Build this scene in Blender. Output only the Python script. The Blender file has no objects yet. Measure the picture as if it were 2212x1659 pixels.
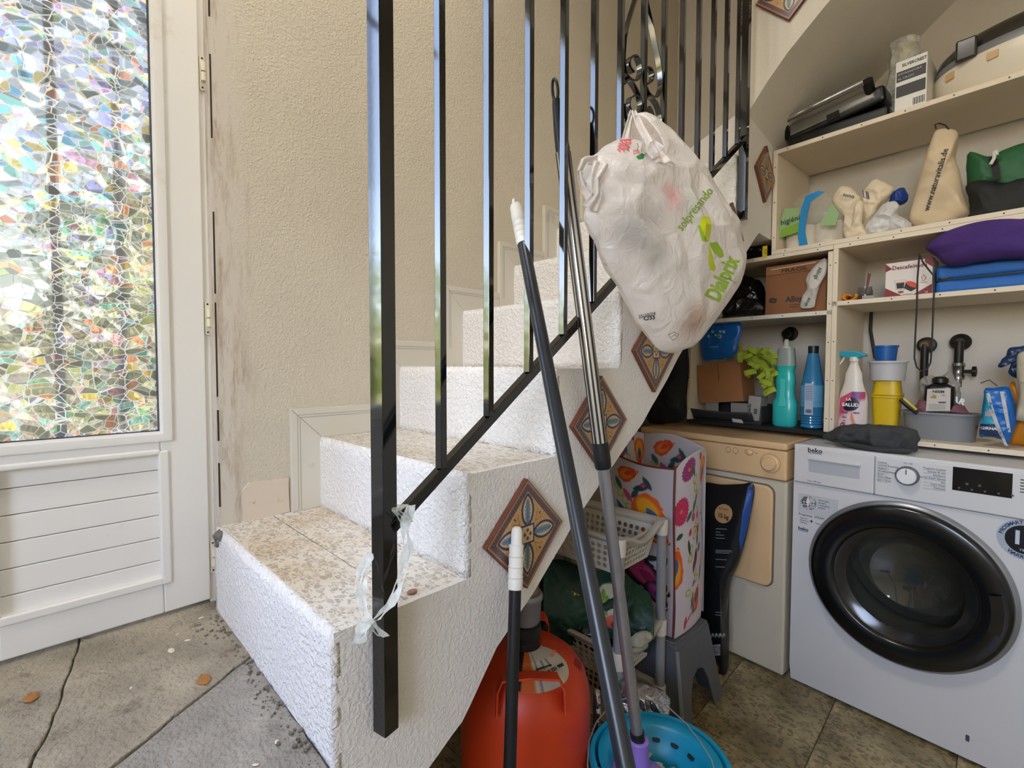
import bpy, bmesh, math, random
import numpy as np
from mathutils import Vector, Matrix, noise as mnoise
from mathutils.bvhtree import BVHTree
random.seed(7); np.random.seed(7)
SC = bpy.context.scene
COL = SC.collection
PI = math.pi
# ------------------------------------------------------------------ camera, sky, sun, openings, exposure
CAM = Vector((0, 0, 1.12)); FPX = 1026.3
cam = bpy.data.cameras.new('camera'); camo = bpy.data.objects.new('camera', cam); COL.objects.link(camo)
cam.sensor_fit = 'HORIZONTAL'; cam.sensor_width = 36; cam.lens = FPX/2212*36; cam.clip_start = .02
yaw, pit, roll = math.radians(45), math.radians(2.17), math.radians(-.1)
FW = Vector((-math.sin(yaw)*math.cos(pit), math.cos(yaw)*math.cos(pit), -math.sin(pit)))
RT = Vector((math.cos(yaw), math.sin(yaw), 0)); UP = RT.cross(FW)
camo.location = CAM
camo.rotation_euler = (Matrix(((RT.x, UP.x, -FW.x), (RT.y, UP.y, -FW.y), (RT.z, UP.z, -FW.z))) @ Matrix.Rotation(-roll, 3, 'Z')).to_euler()
SC.camera = camo
SC.view_settings.view_transform = 'Standard'; SC.view_settings.look = 'None'
SC.view_settings.gamma = 1; SC.view_settings.use_curve_mapping = False
SC.view_settings.exposure = 0.45
SC.cycles.use_denoising = True
SC.cycles.max_bounces = 10; SC.cycles.diffuse_bounces = 6; SC.cycles.transparent_max_bounces = 16
SC.cycles.sample_clamp_indirect = 4; SC.cycles.caustics_reflective = False; SC.cycles.caustics_refractive = True
w = bpy.data.worlds.new('world'); SC.world = w; w.use_nodes = True
nt = w.node_tree; nt.nodes.clear()
sky = nt.nodes.new('ShaderNodeTexSky'); sky.sky_type = 'NISHITA'; sky.sun_disc = False
sky.sun_elevation = math.radians(50); sky.sun_rotation = math.radians(60); sky.air_density = 1.0; sky.dust_density = 2.0
bg = nt.nodes.new('ShaderNodeBackground'); bg.inputs[1].default_value = 3.2
wo = nt.nodes.new('ShaderNodeOutputWorld')
tw_ = nt.nodes.new('ShaderNodeMix'); tw_.data_type = 'RGBA'; tw_.blend_type = 'MULTIPLY'; tw_.inputs[0].default_value = 1; tw_.inputs[7].default_value = (1.20, .97, .87, 1)
nt.links.new(sky.outputs[0], tw_.inputs[6]); nt.links.new(tw_.outputs[2], bg.inputs[0]); nt.links.new(bg.outputs[0], wo.inputs[0])
sun = bpy.data.lights.new('sun', 'SUN'); sun.energy = 24; sun.angle = .01; sun.color = (1, .95, .86)
suno = bpy.data.objects.new('sun', sun); COL.objects.link(suno)
suno.rotation_euler = Vector((.42, .2, 1.0)).to_track_quat('Z', 'Y').to_euler()
def area(name, loc, normal, sx, sy, energy=0, color=(1, 1, 1), portal=False):
    l = bpy.data.lights.new(name, 'AREA'); l.shape = 'RECTANGLE'; l.size = sx; l.size_y = sy
    l.energy = energy; l.color = color; l.cycles.is_portal = portal
    o = bpy.data.objects.new(name, l); COL.objects.link(o); o.location = loc
    o.rotation_euler = Vector(normal).to_track_quat('-Z', 'Z').to_euler(); return o
area('portal_door', (-1.42, -.40, 1.85), (1, 0, 0), 2.1, 2.1, portal=True)
area('portal_window', (.62, -2.32, 1.9), (0, 1, 0), 1.5, 1.5, portal=True)
area('ceiling_lamp_light', (-.55, .25, 3.25), (0, 0, -1), .4, .4, energy=16, color=(1, .94, .86))

# ------------------------------------------------------------------ helpers
def ray(px, py):
    x = px-1106; y = py-829.5; cr, sr = math.cos(roll), math.sin(roll)
    a = x*cr+y*sr; b = -x*sr+y*cr
    return FW+RT*(a/FPX)-UP*(b/FPX)
def onx(px, py, X): d = ray(px, py); return CAM+d*(X/d.x)
def ony(px, py, Y): d = ray(px, py); return CAM+d*(Y/d.y)
def onz(px, py, Z): d = ray(px, py); return CAM+d*((Z-CAM.z)/d.z)
def onD(px, py, D): return CAM+ray(px, py)*D
PSI = math.radians(5); NV = Vector((math.sin(PSI), math.cos(PSI), 0)); WV = Vector((math.cos(PSI), -math.sin(PSI), 0))
def S(a, b, z): return WV*a+NV*b+Vector((0, 0, z))       # a along the shelf wall, b towards the wall
def onn(px, py, nd): d = ray(px, py); return CAM+d*(nd/d.dot(NV))
def sp(px, py, nd):                                       # -> (a, z) on the upright plane at depth nd
    p = onn(px, py, nd); return p.dot(WV), p.z
def lin(h):
    h = h.lstrip('#'); r = []
    for i in (0, 2, 4):
        c = int(h[i:i+2], 16)/255; r.append(c/12.92 if c <= .04045 else ((c+.055)/1.055)**2.4)
    return r
MATS = {}
def P(name, hexc, rough=.5, metal=0, noise=None, bump=None, coat=0, spec=.5, trans=0, alpha=1, emit=0, ior=None, sss=0, dirt=None):
    if name in MATS: return MATS[name]
    m = bpy.data.materials.new(name); m.use_nodes = True; nt = m.node_tree; b = nt.nodes['Principled BSDF']
    N, L = nt.nodes.new, nt.links.new
    c = lin(hexc); b.inputs['Base Color'].default_value = (*c, 1)
    b.inputs['Roughness'].default_value = rough; b.inputs['Metallic'].default_value = metal
    b.inputs['Specular IOR Level'].default_value = spec; b.inputs['Coat Weight'].default_value = coat
    b.inputs['Coat Roughness'].default_value = .08
    b.inputs['Transmission Weight'].default_value = trans; b.inputs['Alpha'].default_value = alpha
    if ior: b.inputs['IOR'].default_value = ior
    if emit: b.inputs['Emission Color'].default_value = (*c, 1); b.inputs['Emission Strength'].default_value = emit
    if sss: b.inputs['Subsurface Weight'].default_value = sss; b.inputs['Subsurface Radius'].default_value = (.02, .02, .02)
    tc = N('ShaderNodeTexCoord')
    col = None
    if noise:
        t = N('ShaderNodeTexNoise'); t.inputs['Scale'].default_value = noise[0]; t.inputs['Detail'].default_value = 6
        L(tc.outputs['Object'], t.inputs['Vector'])
        r = N('ShaderNodeValToRGB'); a = noise[1]
        r.color_ramp.elements[0].position = .3; r.color_ramp.elements[1].position = .7
        r.color_ramp.elements[0].color = (*[max(0, x*(1-a)) for x in c], 1); r.color_ramp.elements[1].color = (*[min(1, x*(1+a)) for x in c], 1)
        L(t.outputs[0], r.inputs[0]); L(r.outputs[0], b.inputs['Base Color']); col = r.outputs[0]
    if dirt:                                              # (hex, scale, threshold)
        t = N('ShaderNodeTexNoise'); t.inputs['Scale'].default_value = dirt[1]; t.inputs['Detail'].default_value = 8
        t.inputs['Roughness'].default_value = .7
        L(tc.outputs['Object'], t.inputs['Vector'])
        r = N('ShaderNodeValToRGB'); r.color_ramp.elements[0].position = dirt[2]; r.color_ramp.elements[1].position = dirt[2]+.12
        L(t.outputs[0], r.inputs[0])
        x = N('ShaderNodeMix'); x.data_type = 'RGBA'; L(r.outputs[0], x.inputs[0])
        if col: L(col, x.inputs[6])
        else: x.inputs[6].default_value = (*c, 1)
        x.inputs[7].default_value = (*lin(dirt[0]), 1); L(x.outputs[2], b.inputs['Base Color'])
    if bump:
        t = N('ShaderNodeTexNoise'); t.inputs['Scale'].default_value = bump[0]; t.inputs['Detail'].default_value = 3
        L(tc.outputs['Object'], t.inputs['Vector'])
        bp = N('ShaderNodeBump'); bp.inputs['Strength'].default_value = bump[1]; bp.inputs['Distance'].default_value = bump[2] if len(bump) > 2 else .002
        L(t.outputs[0], bp.inputs['Height']); L(bp.outputs[0], b.inputs['Normal'])
    MATS[name] = m; return m
def print_mat(name, rough=.5, bump=None, coat=0, trans=0):
    m = P(name, 'ffffff', rough, bump=bump, coat=coat); nt = m.node_tree
    a = nt.nodes.new('ShaderNodeAttribute'); a.attribute_name = 'print'
    nt.links.new(a.outputs['Color'], nt.nodes['Principled BSDF'].inputs['Base Color']); return m

def frame(right, up, org=(0, 0, 0)):
    r = Vector(right).normalized(); u = Vector(up).normalized(); n = r.cross(u)
    m = Matrix((r, u, n)).transposed().to_4x4(); m.translation = Vector(org); return m
FRONT = lambda x, y, z: frame((1, 0, 0), (0, 0, 1), (x, y, z))   # reads from local -Y
def euler(rx=0, ry=0, rz=0): return Matrix.Rotation(rz, 4, 'Z') @ Matrix.Rotation(ry, 4, 'Y') @ Matrix.Rotation(rx, 4, 'X')

class MB:
    def __init__(s, M=None): s.v = []; s.f = []; s.M = M
    def add(s, vs, fs, M=None):
        o = len(s.v)
        for v in vs:
            v = Vector(v)
            if M is not None: v = M @ v
            if s.M is not None: v = s.M @ v
            s.v.append(v)
        s.f += [tuple(i+o for i in f) for f in fs]; return s
    def box(s, x0, y0, z0, x1, y1, z1, M=None):
        vs = [(x, y, z) for x in (x0, x1) for y in (y0, y1) for z in (z0, z1)]
        return s.add(vs, [(0, 1, 3, 2), (4, 6, 7, 5), (0, 4, 5, 1), (2, 3, 7, 6), (0, 2, 6, 4), (1, 5, 7, 3)], M)
    def tube(s, pts, r, n=12, close=False, flat=None, caps=True, M=None):
        pts = [Vector(p) for p in pts]; k = len(pts); rs = r if isinstance(r, (list, tuple)) else [r]*k
        vs = []; fs = []; prev = None
        for i, p in enumerate(pts):
            if close: t = pts[(i+1) % k]-pts[i-1]
            else: t = pts[min(i+1, k-1)]-pts[max(i-1, 0)]
            t.normalize()
            if prev is None:
                a = Vector((0, 0, 1)) if abs(t.z) < .9 else Vector((1, 0, 0)); u = t.cross(a).normalized()
            else: u = (prev-t*prev.dot(t)).normalized()
            prev = u; v = t.cross(u)
            for j in range(n):
                an = 2*PI*j/n; vs.append(p+(u*math.cos(an)+v*math.sin(an))*rs[i])
        m = k if close else k-1
        for i in range(m):
            for j in range(n):
                a = i*n+j; b = i*n+(j+1) % n; c = ((i+1) % k)*n+(j+1) % n; d = ((i+1) % k)*n+j
                fs.append((a, b, c, d))
        if caps and not close: fs.append(tuple(range(n-1, -1, -1))); fs.append(tuple((k-1)*n+j for j in range(n)))
        return s.add(vs, fs, M)
    def lathe(s, prof, n=32, M=None, sx=1, sy=1, cap=True, pw=2):
        vs = []; fs = []
        for r, z in prof:
            for j in range(n):
                an = 2*PI*j/n; c, q = math.cos(an), math.sin(an)
                if pw != 2: c = math.copysign(abs(c)**(2/pw), c); q = math.copysign(abs(q)**(2/pw), q)
                vs.append((r*c*sx, r*q*sy, z))
        for i in range(len(prof)-1):
            for j in range(n):
                fs.append((i*n+j, i*n+(j+1) % n, (i+1)*n+(j+1) % n, (i+1)*n+j))
        if cap:
            fs.append(tuple(range(n-1, -1, -1))); fs.append(tuple((len(prof)-1)*n+j for j in range(n)))
        return s.add(vs, fs, M)
    def prism(s, poly, d0, d1, M=None):                   # poly in local xy, extruded along local z
        k = len(poly); vs = [(x, y, d0) for x, y in poly]+[(x, y, d1) for x, y in poly]
        fs = [tuple(range(k-1, -1, -1)), tuple(range(k, 2*k))]+[(i, (i+1) % k, k+(i+1) % k, k+i) for i in range(k)]
        return s.add(vs, fs, M)
    def band(s, pts, side, w, th):                        # flat strip: path pts, width vector side, thickness th
        pts = [Vector(p) for p in pts]; k = len(pts); side = Vector(side).normalized(); vs = []; fs = []
        for i, p in enumerate(pts):
            t = (pts[min(i+1, k-1)]-pts[max(i-1, 0)]).normalized(); n = t.cross(side).normalized()
            ww = w[i] if isinstance(w, (list, tuple)) else w
            for a, b in ((-1, -1), (1, -1), (1, 1), (-1, 1)): vs.append(p+side*a*ww/2+n*b*th/2)
        for i in range(k-1):
            for j in range(4): fs.append((i*4+j, i*4+(j+1) % 4, (i+1)*4+(j+1) % 4, (i+1)*4+j))
        fs += [(3, 2, 1, 0), tuple((k-1)*4+j for j in range(4))]
        return s.add(vs, fs)
    def grid(s, nx, ny, fn, wrap=False):
        vs = [fn(i/nx, j/ny) for j in range(ny+1) for i in range(nx+(0 if wrap else 1))]; W = nx+(0 if wrap else 1); fs = []
        for j in range(ny):
            for i in range(nx):
                a = j*W+i; b = j*W+(i+1) % W if wrap else a+1
                fs.append((a, b, b+W, a+W))
        return s.add(vs, fs)
def rootM(p):
    m = Matrix.Identity(4)
    while p is not None: m = p.matrix_basis @ m; p = p.parent
    return m
def obj(name, mb, m, parent=None, smooth=False, bevel=0, world=False, fix=True, sub=0, props=None, seg=2, solid=0):
    me = bpy.data.meshes.new(name)
    vs = mb.v
    if world and parent is not None:
        I = rootM(parent).inverted(); vs = [I @ v for v in vs]
    me.from_pydata([tuple(v) for v in vs], [], mb.f); me.update()
    if fix:
        bm = bmesh.new(); bm.from_mesh(me); bmesh.ops.recalc_face_normals(bm, faces=bm.faces); bm.to_mesh(me); bm.free()
    for x in (m if isinstance(m, (list, tuple)) else [m]): me.materials.append(x)
    o = bpy.data.objects.new(name, me); COL.objects.link(o)
    if parent is not None: o.parent = parent
    if smooth:
        me.polygons.foreach_set('use_smooth', [True]*len(me.polygons))
        if smooth != 2: me.set_sharp_from_angle(angle=math.radians(42))
    if bevel:
        b = o.modifiers.new('bevel', 'BEVEL'); b.width = bevel; b.segments = seg; b.limit_method = 'ANGLE'; b.angle_limit = math.radians(35)
    if solid:
        b = o.modifiers.new('solid', 'SOLIDIFY'); b.thickness = solid; b.offset = 0
    if sub:
        b = o.modifiers.new('sub', 'SUBSURF'); b.levels = sub; b.render_levels = sub
    for k, v in (props or {}).items(): o[k] = v
    return o
def tag(o, label, cat, group=None, kind=None):
    o['label'] = label; o['category'] = cat
    if group: o['group'] = group
    if kind: o['kind'] = kind
    return o
def thing(name, label, cat, loc=(0, 0, 0), rz=0, group=None, rot=None):
    o = bpy.data.objects.new(name, None); COL.objects.link(o); o.empty_display_size = .05
    if rot is None: o.matrix_basis = Matrix.Translation(Vector(loc)) @ Matrix.Rotation(rz, 4, 'Z')
    else: o.matrix_basis = Matrix.Translation(Vector(loc)) @ rot
    return tag(o, label, cat, group)
def struct(name, mb, m, parent=None, **k):
    o = obj(name, mb, m, parent, **k)
    if parent is None: o['kind'] = 'structure'
    return o
def text(body, size, m, parent, M, name='lettering', sx=1, align='CENTER', ext=.0004, bold=0, onto=None, local=True, label=None, res=2):
    cu = bpy.data.curves.new('t', 'FONT'); cu.body = body; cu.size = size; cu.extrude = ext; cu.align_x = align; cu.align_y = 'CENTER'
    cu.resolution_u = res; cu.offset = bold; to = bpy.data.objects.new('t', cu); COL.objects.link(to)
    dg = bpy.context.evaluated_depsgraph_get(); me = bpy.data.meshes.new_from_object(to.evaluated_get(dg))
    bpy.data.objects.remove(to); me.name = name
    mb = MB()
    for v in me.vertices:
        q = M @ Vector((v.co.x*sx, v.co.y, v.co.z)); mb.v.append(q)
    mb.f = [tuple(p.vertices) for p in me.polygons]
    bpy.data.meshes.remove(me)
    if onto is not None: drape(mb, onto, onto[2] if len(onto) > 2 else .0024)
    o = obj(name, mb, m, parent, world=not local, fix=False)
    if label: o['label'] = label
    return o
def drape(mb, onto, off=.0009):                           # onto = (bvh, direction) : lay the print on a surface
    bvh = onto[0]
    for i, v in enumerate(mb.v):
        e = (Vector(v)-CAM).normalized(); hit = bvh.ray_cast(CAM, e)
        if hit[0] is not None: mb.v[i] = hit[0]-e*off
def bvh_of(mb): return BVHTree.FromPolygons([tuple(v) for v in mb.v], mb.f)
def painted(name, nx, ny, pos, colf, m, parent=None, world=False, smooth=2, wrap=False, solid=0):
    """a surface whose flat print is a colour per vertex: pos(u,v)->xyz, colf(U,V)->rgb 0..1 sRGB"""
    mb = MB().grid(nx, ny, pos, wrap)
    o = obj(name, mb, m, parent, smooth=smooth, world=world, fix=False, solid=solid)
    W = nx+(0 if wrap else 1)
    U, V = np.meshgrid(np.arange(W)/nx, np.arange(ny+1)/ny)
    c = colf(U.ravel(), V.ravel()); c = np.clip(c, 0, 1); c = np.where(c <= .04045, c/12.92, ((c+.055)/1.055)**2.4)
    at = o.data.color_attributes.new('print', 'FLOAT_COLOR', 'POINT')
    at.data.foreach_set('color', np.concatenate([c, np.ones((len(c), 1))], 1).astype(np.float32).ravel())
    return o
def rgb(h): return np.array([int(h[i:i+2], 16)/255 for i in (0, 2, 4)])
def over(c, m, col):
    m = np.clip(m, 0, 1)[:, None]; return c*(1-m)+(rgb(col) if isinstance(col, str) else col)*m
def soft(d, w): return np.clip(.5-d/w, 0, 1)             # signed distance -> mask
def vesica(x, y, L, Wd):                                  # leaf shape, |x|<L, |y|<Wd
    R = (L*L+Wd*Wd)/(2*Wd); return np.hypot(x, np.abs(y)+R-Wd)-R
def pillow(outl, thick, seed=0, wr=.006, freq=9, nr=26, na=96, front=None, back=True, flat=2.2, hook=None, sharp=1.0):
    """a soft closed bag from a planar outline of world points; wrinkles by noise, thickness on both sides"""
    outl = [Vector(p) for p in outl]; c = sum(outl, Vector())/len(outl)
    nrm = Vector()
    for i in range(len(outl)): nrm += (outl[i]-c).cross(outl[(i+1) % len(outl)]-c)
    nrm.normalize()
    if nrm.dot(CAM-c) < 0: nrm = -nrm
    L = [0]; k = len(outl)
    for i in range(k): L.append(L[-1]+(outl[(i+1) % k]-outl[i]).length)
    def rim(s):
        s = (s % 1)*L[-1]
        for i in range(k):
            if s <= L[i+1]: t = (s-L[i])/max(1e-9, L[i+1]-L[i]); break
        p0, p1, p2, p3 = outl[i-1], outl[i], outl[(i+1) % k], outl[(i+2) % k]
        a = .5*((2*p1)+(p2-p0)*t+(2*p0-5*p1+4*p2-p3)*t*t+(3*p1-p0-3*p2+p3)*t**3)
        return a
    rims = [rim(j/na) for j in range(na)]
    mb = MB(); vs = []; fs = []
    ex = Vector((seed*3.1, seed*1.7, seed*.9))
    sc0 = .42/max(.08, L[-1]/3.2); freq = freq*max(1, sc0)
    def wrk(p):
        pp = p*freq*.55+ex+mnoise.noise_vector(p*freq*.5)*.5; dd, _c = mnoise.voronoi(pp); a = mnoise.noise(p*freq*2.2+ex)*.35+.3; b = 1-min(1, (dd[1]-dd[0])*1.4); q = dd[0]*.5*sharp-.25
        if hook is not None:
            d = p-hook; an = math.atan2(d.dot(RT), -d.z); q = abs(math.sin(an*22+3*mnoise.noise(p*6)))*.6
        return (a*.8-(1-b)*.0+(b**2)*.7*sharp+q-.5)*wr*1.15
    for side in ((1, -1) if back else (1,)):
        base = len(vs)
        for i in range(nr+1):
            ro = 1-(i/nr)
            for j in range(na):
                p = c.lerp(rims[j], ro); h = thick*(max(0, 1-ro**flat))**.5
                q = p+nrm*(h+wrk(p+nrm*side)*(min(1, 4*(1-ro))+.0))*side
                if ro > .98: q = p+(rims[j]-c).normalized()*(mnoise.noise(p*freq*2+ex))*wr*.5
                vs.append(q)
        for i in range(nr):
            for j in range(na):
                a = base+i*na+j; b = base+i*na+(j+1) % na; f = (a, b, b+na, a+na)
                fs.append(f if side > 0 else f[::-1])
    mb.add(vs, fs); return mb
def pxs(pts, fn): return [fn(*p) for p in pts]
def decal(name, poly, m, parent, M, th=.0005):            # flat print as a thin polygon
    return obj(name, MB(M).prism(poly, 0, th), m, parent, fix=False)
def disc(r, n=28, sx=1, sy=1, cx=0, cy=0): return [(cx+r*sx*math.cos(2*PI*i/n), cy+r*sy*math.sin(2*PI*i/n)) for i in range(n)]
def rrect(w, h, r, n=4, cx=0, cy=0):
    o = []
    for sx, sy, a0 in ((1, 1, 0), (-1, 1, 90), (-1, -1, 180), (1, -1, 270)):
        for i in range(n+1):
            a = math.radians(a0+90*i/n); o.append((cx+sx*(w/2-r)+r*math.cos(a), cy+sy*(h/2-r)+r*math.sin(a)))
    return o
def clone(o, parent=None):
    c = o.copy(); COL.objects.link(c); c.parent = parent
    for ch in [x for x in bpy.data.objects if x.parent == o]: clone(ch, c)
    return c
# ------------------------------------------------------------------ special materials
def terrazzo(name, base, chips, scale, dens=.45, stain=None, rough=.4):
    m = bpy.data.materials.new(name); m.use_nodes = True; nt = m.node_tree; b = nt.nodes['Principled BSDF']; N, L = nt.nodes.new, nt.links.new
    b.inputs['Roughness'].default_value = rough
    tc = N('ShaderNodeTexCoord'); ns = N('ShaderNodeTexNoise'); ns.inputs['Scale'].default_value = scale*.8
    mx = N('ShaderNodeVectorMath'); mx.operation = 'MULTIPLY_ADD'; mx.inputs[1].default_value = (.5/scale,)*3
    L(tc.outputs['Object'], ns.inputs['Vector']); L(ns.outputs['Color'], mx.inputs[0]); L(tc.outputs['Object'], mx.inputs[2])
    col = None; first = True
    for sc, th in ((scale, 1-dens), (scale*1.9, 1-dens*.7)):
        vo = N('ShaderNodeTexVoronoi'); vo.inputs['Scale'].default_value = sc
        ve = N('ShaderNodeTexVoronoi'); ve.feature = 'DISTANCE_TO_EDGE'; ve.inputs['Scale'].default_value = sc
        mp = N('ShaderNodeMapping'); mp.inputs['Scale'].default_value = (1, 1.55, .6); L(mx.outputs[0], mp.inputs['Vector'])
        L(mp.outputs[0], vo.inputs['Vector']); L(mp.outputs[0], ve.inputs['Vector'])
        sep = N('ShaderNodeSeparateColor'); L(vo.outputs['Color'], sep.inputs[0])
        g = N('ShaderNodeMath'); g.operation = 'GREATER_THAN'; g.inputs[1].default_value = th; L(sep.outputs[0], g.inputs[0])
        e = N('ShaderNodeMath'); e.operation = 'GREATER_THAN'; e.inputs[1].default_value = .09; L(ve.outputs['Distance'], e.inputs[0])
        k = N('ShaderNodeMath'); k.operation = 'MULTIPLY'; L(g.outputs[0], k.inputs[0]); L(e.outputs[0], k.inputs[1])
        r = N('ShaderNodeValToRGB'); r.color_ramp.interpolation = 'CONSTANT'
        for i, c in enumerate(chips):
            el = r.color_ramp.elements[i] if i < 2 else r.color_ramp.elements.new(i/len(chips))
            el.position = i/len(chips); el.color = (*lin(c), 1)
        L(sep.outputs[1], r.inputs[0])
        x = N('ShaderNodeMix'); x.data_type = 'RGBA'; L(k.outputs[0], x.inputs[0]); L(r.outputs[0], x.inputs[7])
        if col is None: x.inputs[6].default_value = (*lin(base), 1)
        else: L(col, x.inputs[6])
        col = x.outputs[2]
    if stain:
        t = N('ShaderNodeTexNoise'); t.inputs['Scale'].default_value = 5; t.inputs['Detail'].default_value = 7; L(tc.outputs['Object'], t.inputs['Vector'])
        r = N('ShaderNodeValToRGB'); r.color_ramp.elements[0].position = .42; r.color_ramp.elements[1].position = .75; L(t.outputs[0], r.inputs[0])
        x = N('ShaderNodeMix'); x.data_type = 'RGBA'; x.blend_type = 'MULTIPLY'; L(r.outputs[0], x.inputs[0]); L(col, x.inputs[6]); x.inputs[7].default_value = (*lin(stain), 1)
        col = x.outputs[2]
    L(col, b.inputs['Base Color']); return m
def plaster(name, hexc, scale, strength, dist=.003, stain=None, blend=None):
    m = P(name, hexc, .85, noise=(2.5, .05), spec=.25); nt = m.node_tree; N, L = nt.nodes.new, nt.links.new; b = nt.nodes['Principled BSDF']
    tc = N('ShaderNodeTexCoord'); t = N('ShaderNodeTexNoise'); t.inputs['Scale'].default_value = scale; t.inputs['Detail'].default_value = 2.5; t.inputs['Distortion'].default_value = .6
    L(tc.outputs['Object'], t.inputs['Vector'])
    r = N('ShaderNodeValToRGB'); r.color_ramp.elements[0].position = .42; r.color_ramp.elements[1].position = .66; L(t.outputs[0], r.inputs[0])
    t2 = N('ShaderNodeTexNoise'); t2.inputs['Scale'].default_value = scale*3.2; L(tc.outputs['Object'], t2.inputs['Vector'])
    ad = N('ShaderNodeMath'); ad.operation = 'MULTIPLY_ADD'; ad.inputs[1].default_value = .3; L(t2.outputs[0], ad.inputs[0]); L(r.outputs[0], ad.inputs[2])
    bp = N('ShaderNodeBump'); bp.inputs['Strength'].default_value = strength; bp.inputs['Distance'].default_value = dist
    L(ad.outputs[0], bp.inputs['Height']); L(bp.outputs[0], b.inputs['Normal'])
    src = b.inputs['Base Color'].links[0].from_socket
    if blend:                                             # smooth repair strip beside the door: y limit, hex
        se = N('ShaderNodeSeparateXYZ'); L(tc.outputs['Object'], se.inputs[0])
        n3 = N('ShaderNodeTexNoise'); n3.inputs['Scale'].default_value = 6; n3.inputs['Detail'].default_value = 5; L(tc.outputs['Object'], n3.inputs['Vector'])
        a = N('ShaderNodeMath'); a.operation = 'MULTIPLY_ADD'; a.inputs[1].default_value = .10; L(n3.outputs[0], a.inputs[0]); L(se.outputs[1], a.inputs[2])
        c = N('ShaderNodeMath'); c.operation = 'LESS_THAN'; c.inputs[1].default_value = blend[0]+.05; L(a.outputs[0], c.inputs[0])
        lo = N('ShaderNodeMapRange'); lo.inputs['From Min'].default_value = blend[0]+.03; lo.inputs['From Max'].default_value = blend[0]+.08
        L(a.outputs[0], lo.inputs[0]); lo.inputs['To Min'].default_value = .12; lo.inputs['To Max'].default_value = strength; L(lo.outputs[0], bp.inputs['Strength'])
        x = N('ShaderNodeMix'); x.data_type = 'RGBA'; x.inputs[7].default_value = (*lin(blend[1]), 1)
        inv = N('ShaderNodeMapRange'); inv.inputs['From Min'].default_value = blend[0]+.03; inv.inputs['From Max'].default_value = blend[0]+.08; inv.inputs['To Min'].default_value = 1; inv.inputs['To Max'].default_value = 0
        L(a.outputs[0], inv.inputs[0]); L(inv.outputs[0], x.inputs[0]); L(src, x.inputs[6]); src = x.outputs[2]
        # dirt: brown streaks on the smooth strip, strongest low down
        mp = N('ShaderNodeMapping'); mp.inputs['Scale'].default_value = (30, 30, 5); L(tc.outputs['Object'], mp.inputs['Vector'])
        n4 = N('ShaderNodeTexNoise'); n4.inputs['Scale'].default_value = 1; n4.inputs['Detail'].default_value = 8; n4.inputs['Roughness'].default_value = .75; L(mp.outputs[0], n4.inputs['Vector'])
        r4 = N('ShaderNodeValToRGB'); r4.color_ramp.elements[0].position = .50; r4.color_ramp.elements[1].position = .72; L(n4.outputs[0], r4.inputs[0])
        k = N('ShaderNodeMath'); k.operation = 'MULTIPLY'; L(r4.outputs[0], k.inputs[0]); L(inv.outputs[0], k.inputs[1])
        y = N('ShaderNodeMix'); y.data_type = 'RGBA'; L(k.outputs[0], y.inputs[0]); L(src, y.inputs[6]); y.inputs[7].default_value = (*lin('8f7757'), 1); src = y.outputs[2]
    if stain:
        n5 = N('ShaderNodeTexNoise'); n5.inputs['Scale'].default_value = stain[1]; n5.inputs['Detail'].default_value = 9; n5.inputs['Roughness'].default_value = .72; L(tc.outputs['Object'], n5.inputs['Vector'])
        r5 = N('ShaderNodeValToRGB'); r5.color_ramp.elements[0].position = stain[2]; r5.color_ramp.elements[1].position = stain[2]+.1; L(n5.outputs[0], r5.inputs[0])
        y = N('ShaderNodeMix'); y.data_type = 'RGBA'; L(r5.outputs[0], y.inputs[0]); L(src, y.inputs[6]); y.inputs[7].default_value = (*lin(stain[0]), 1); src = y.outputs[2]
    L(src, b.inputs['Base Color']); return m
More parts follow.
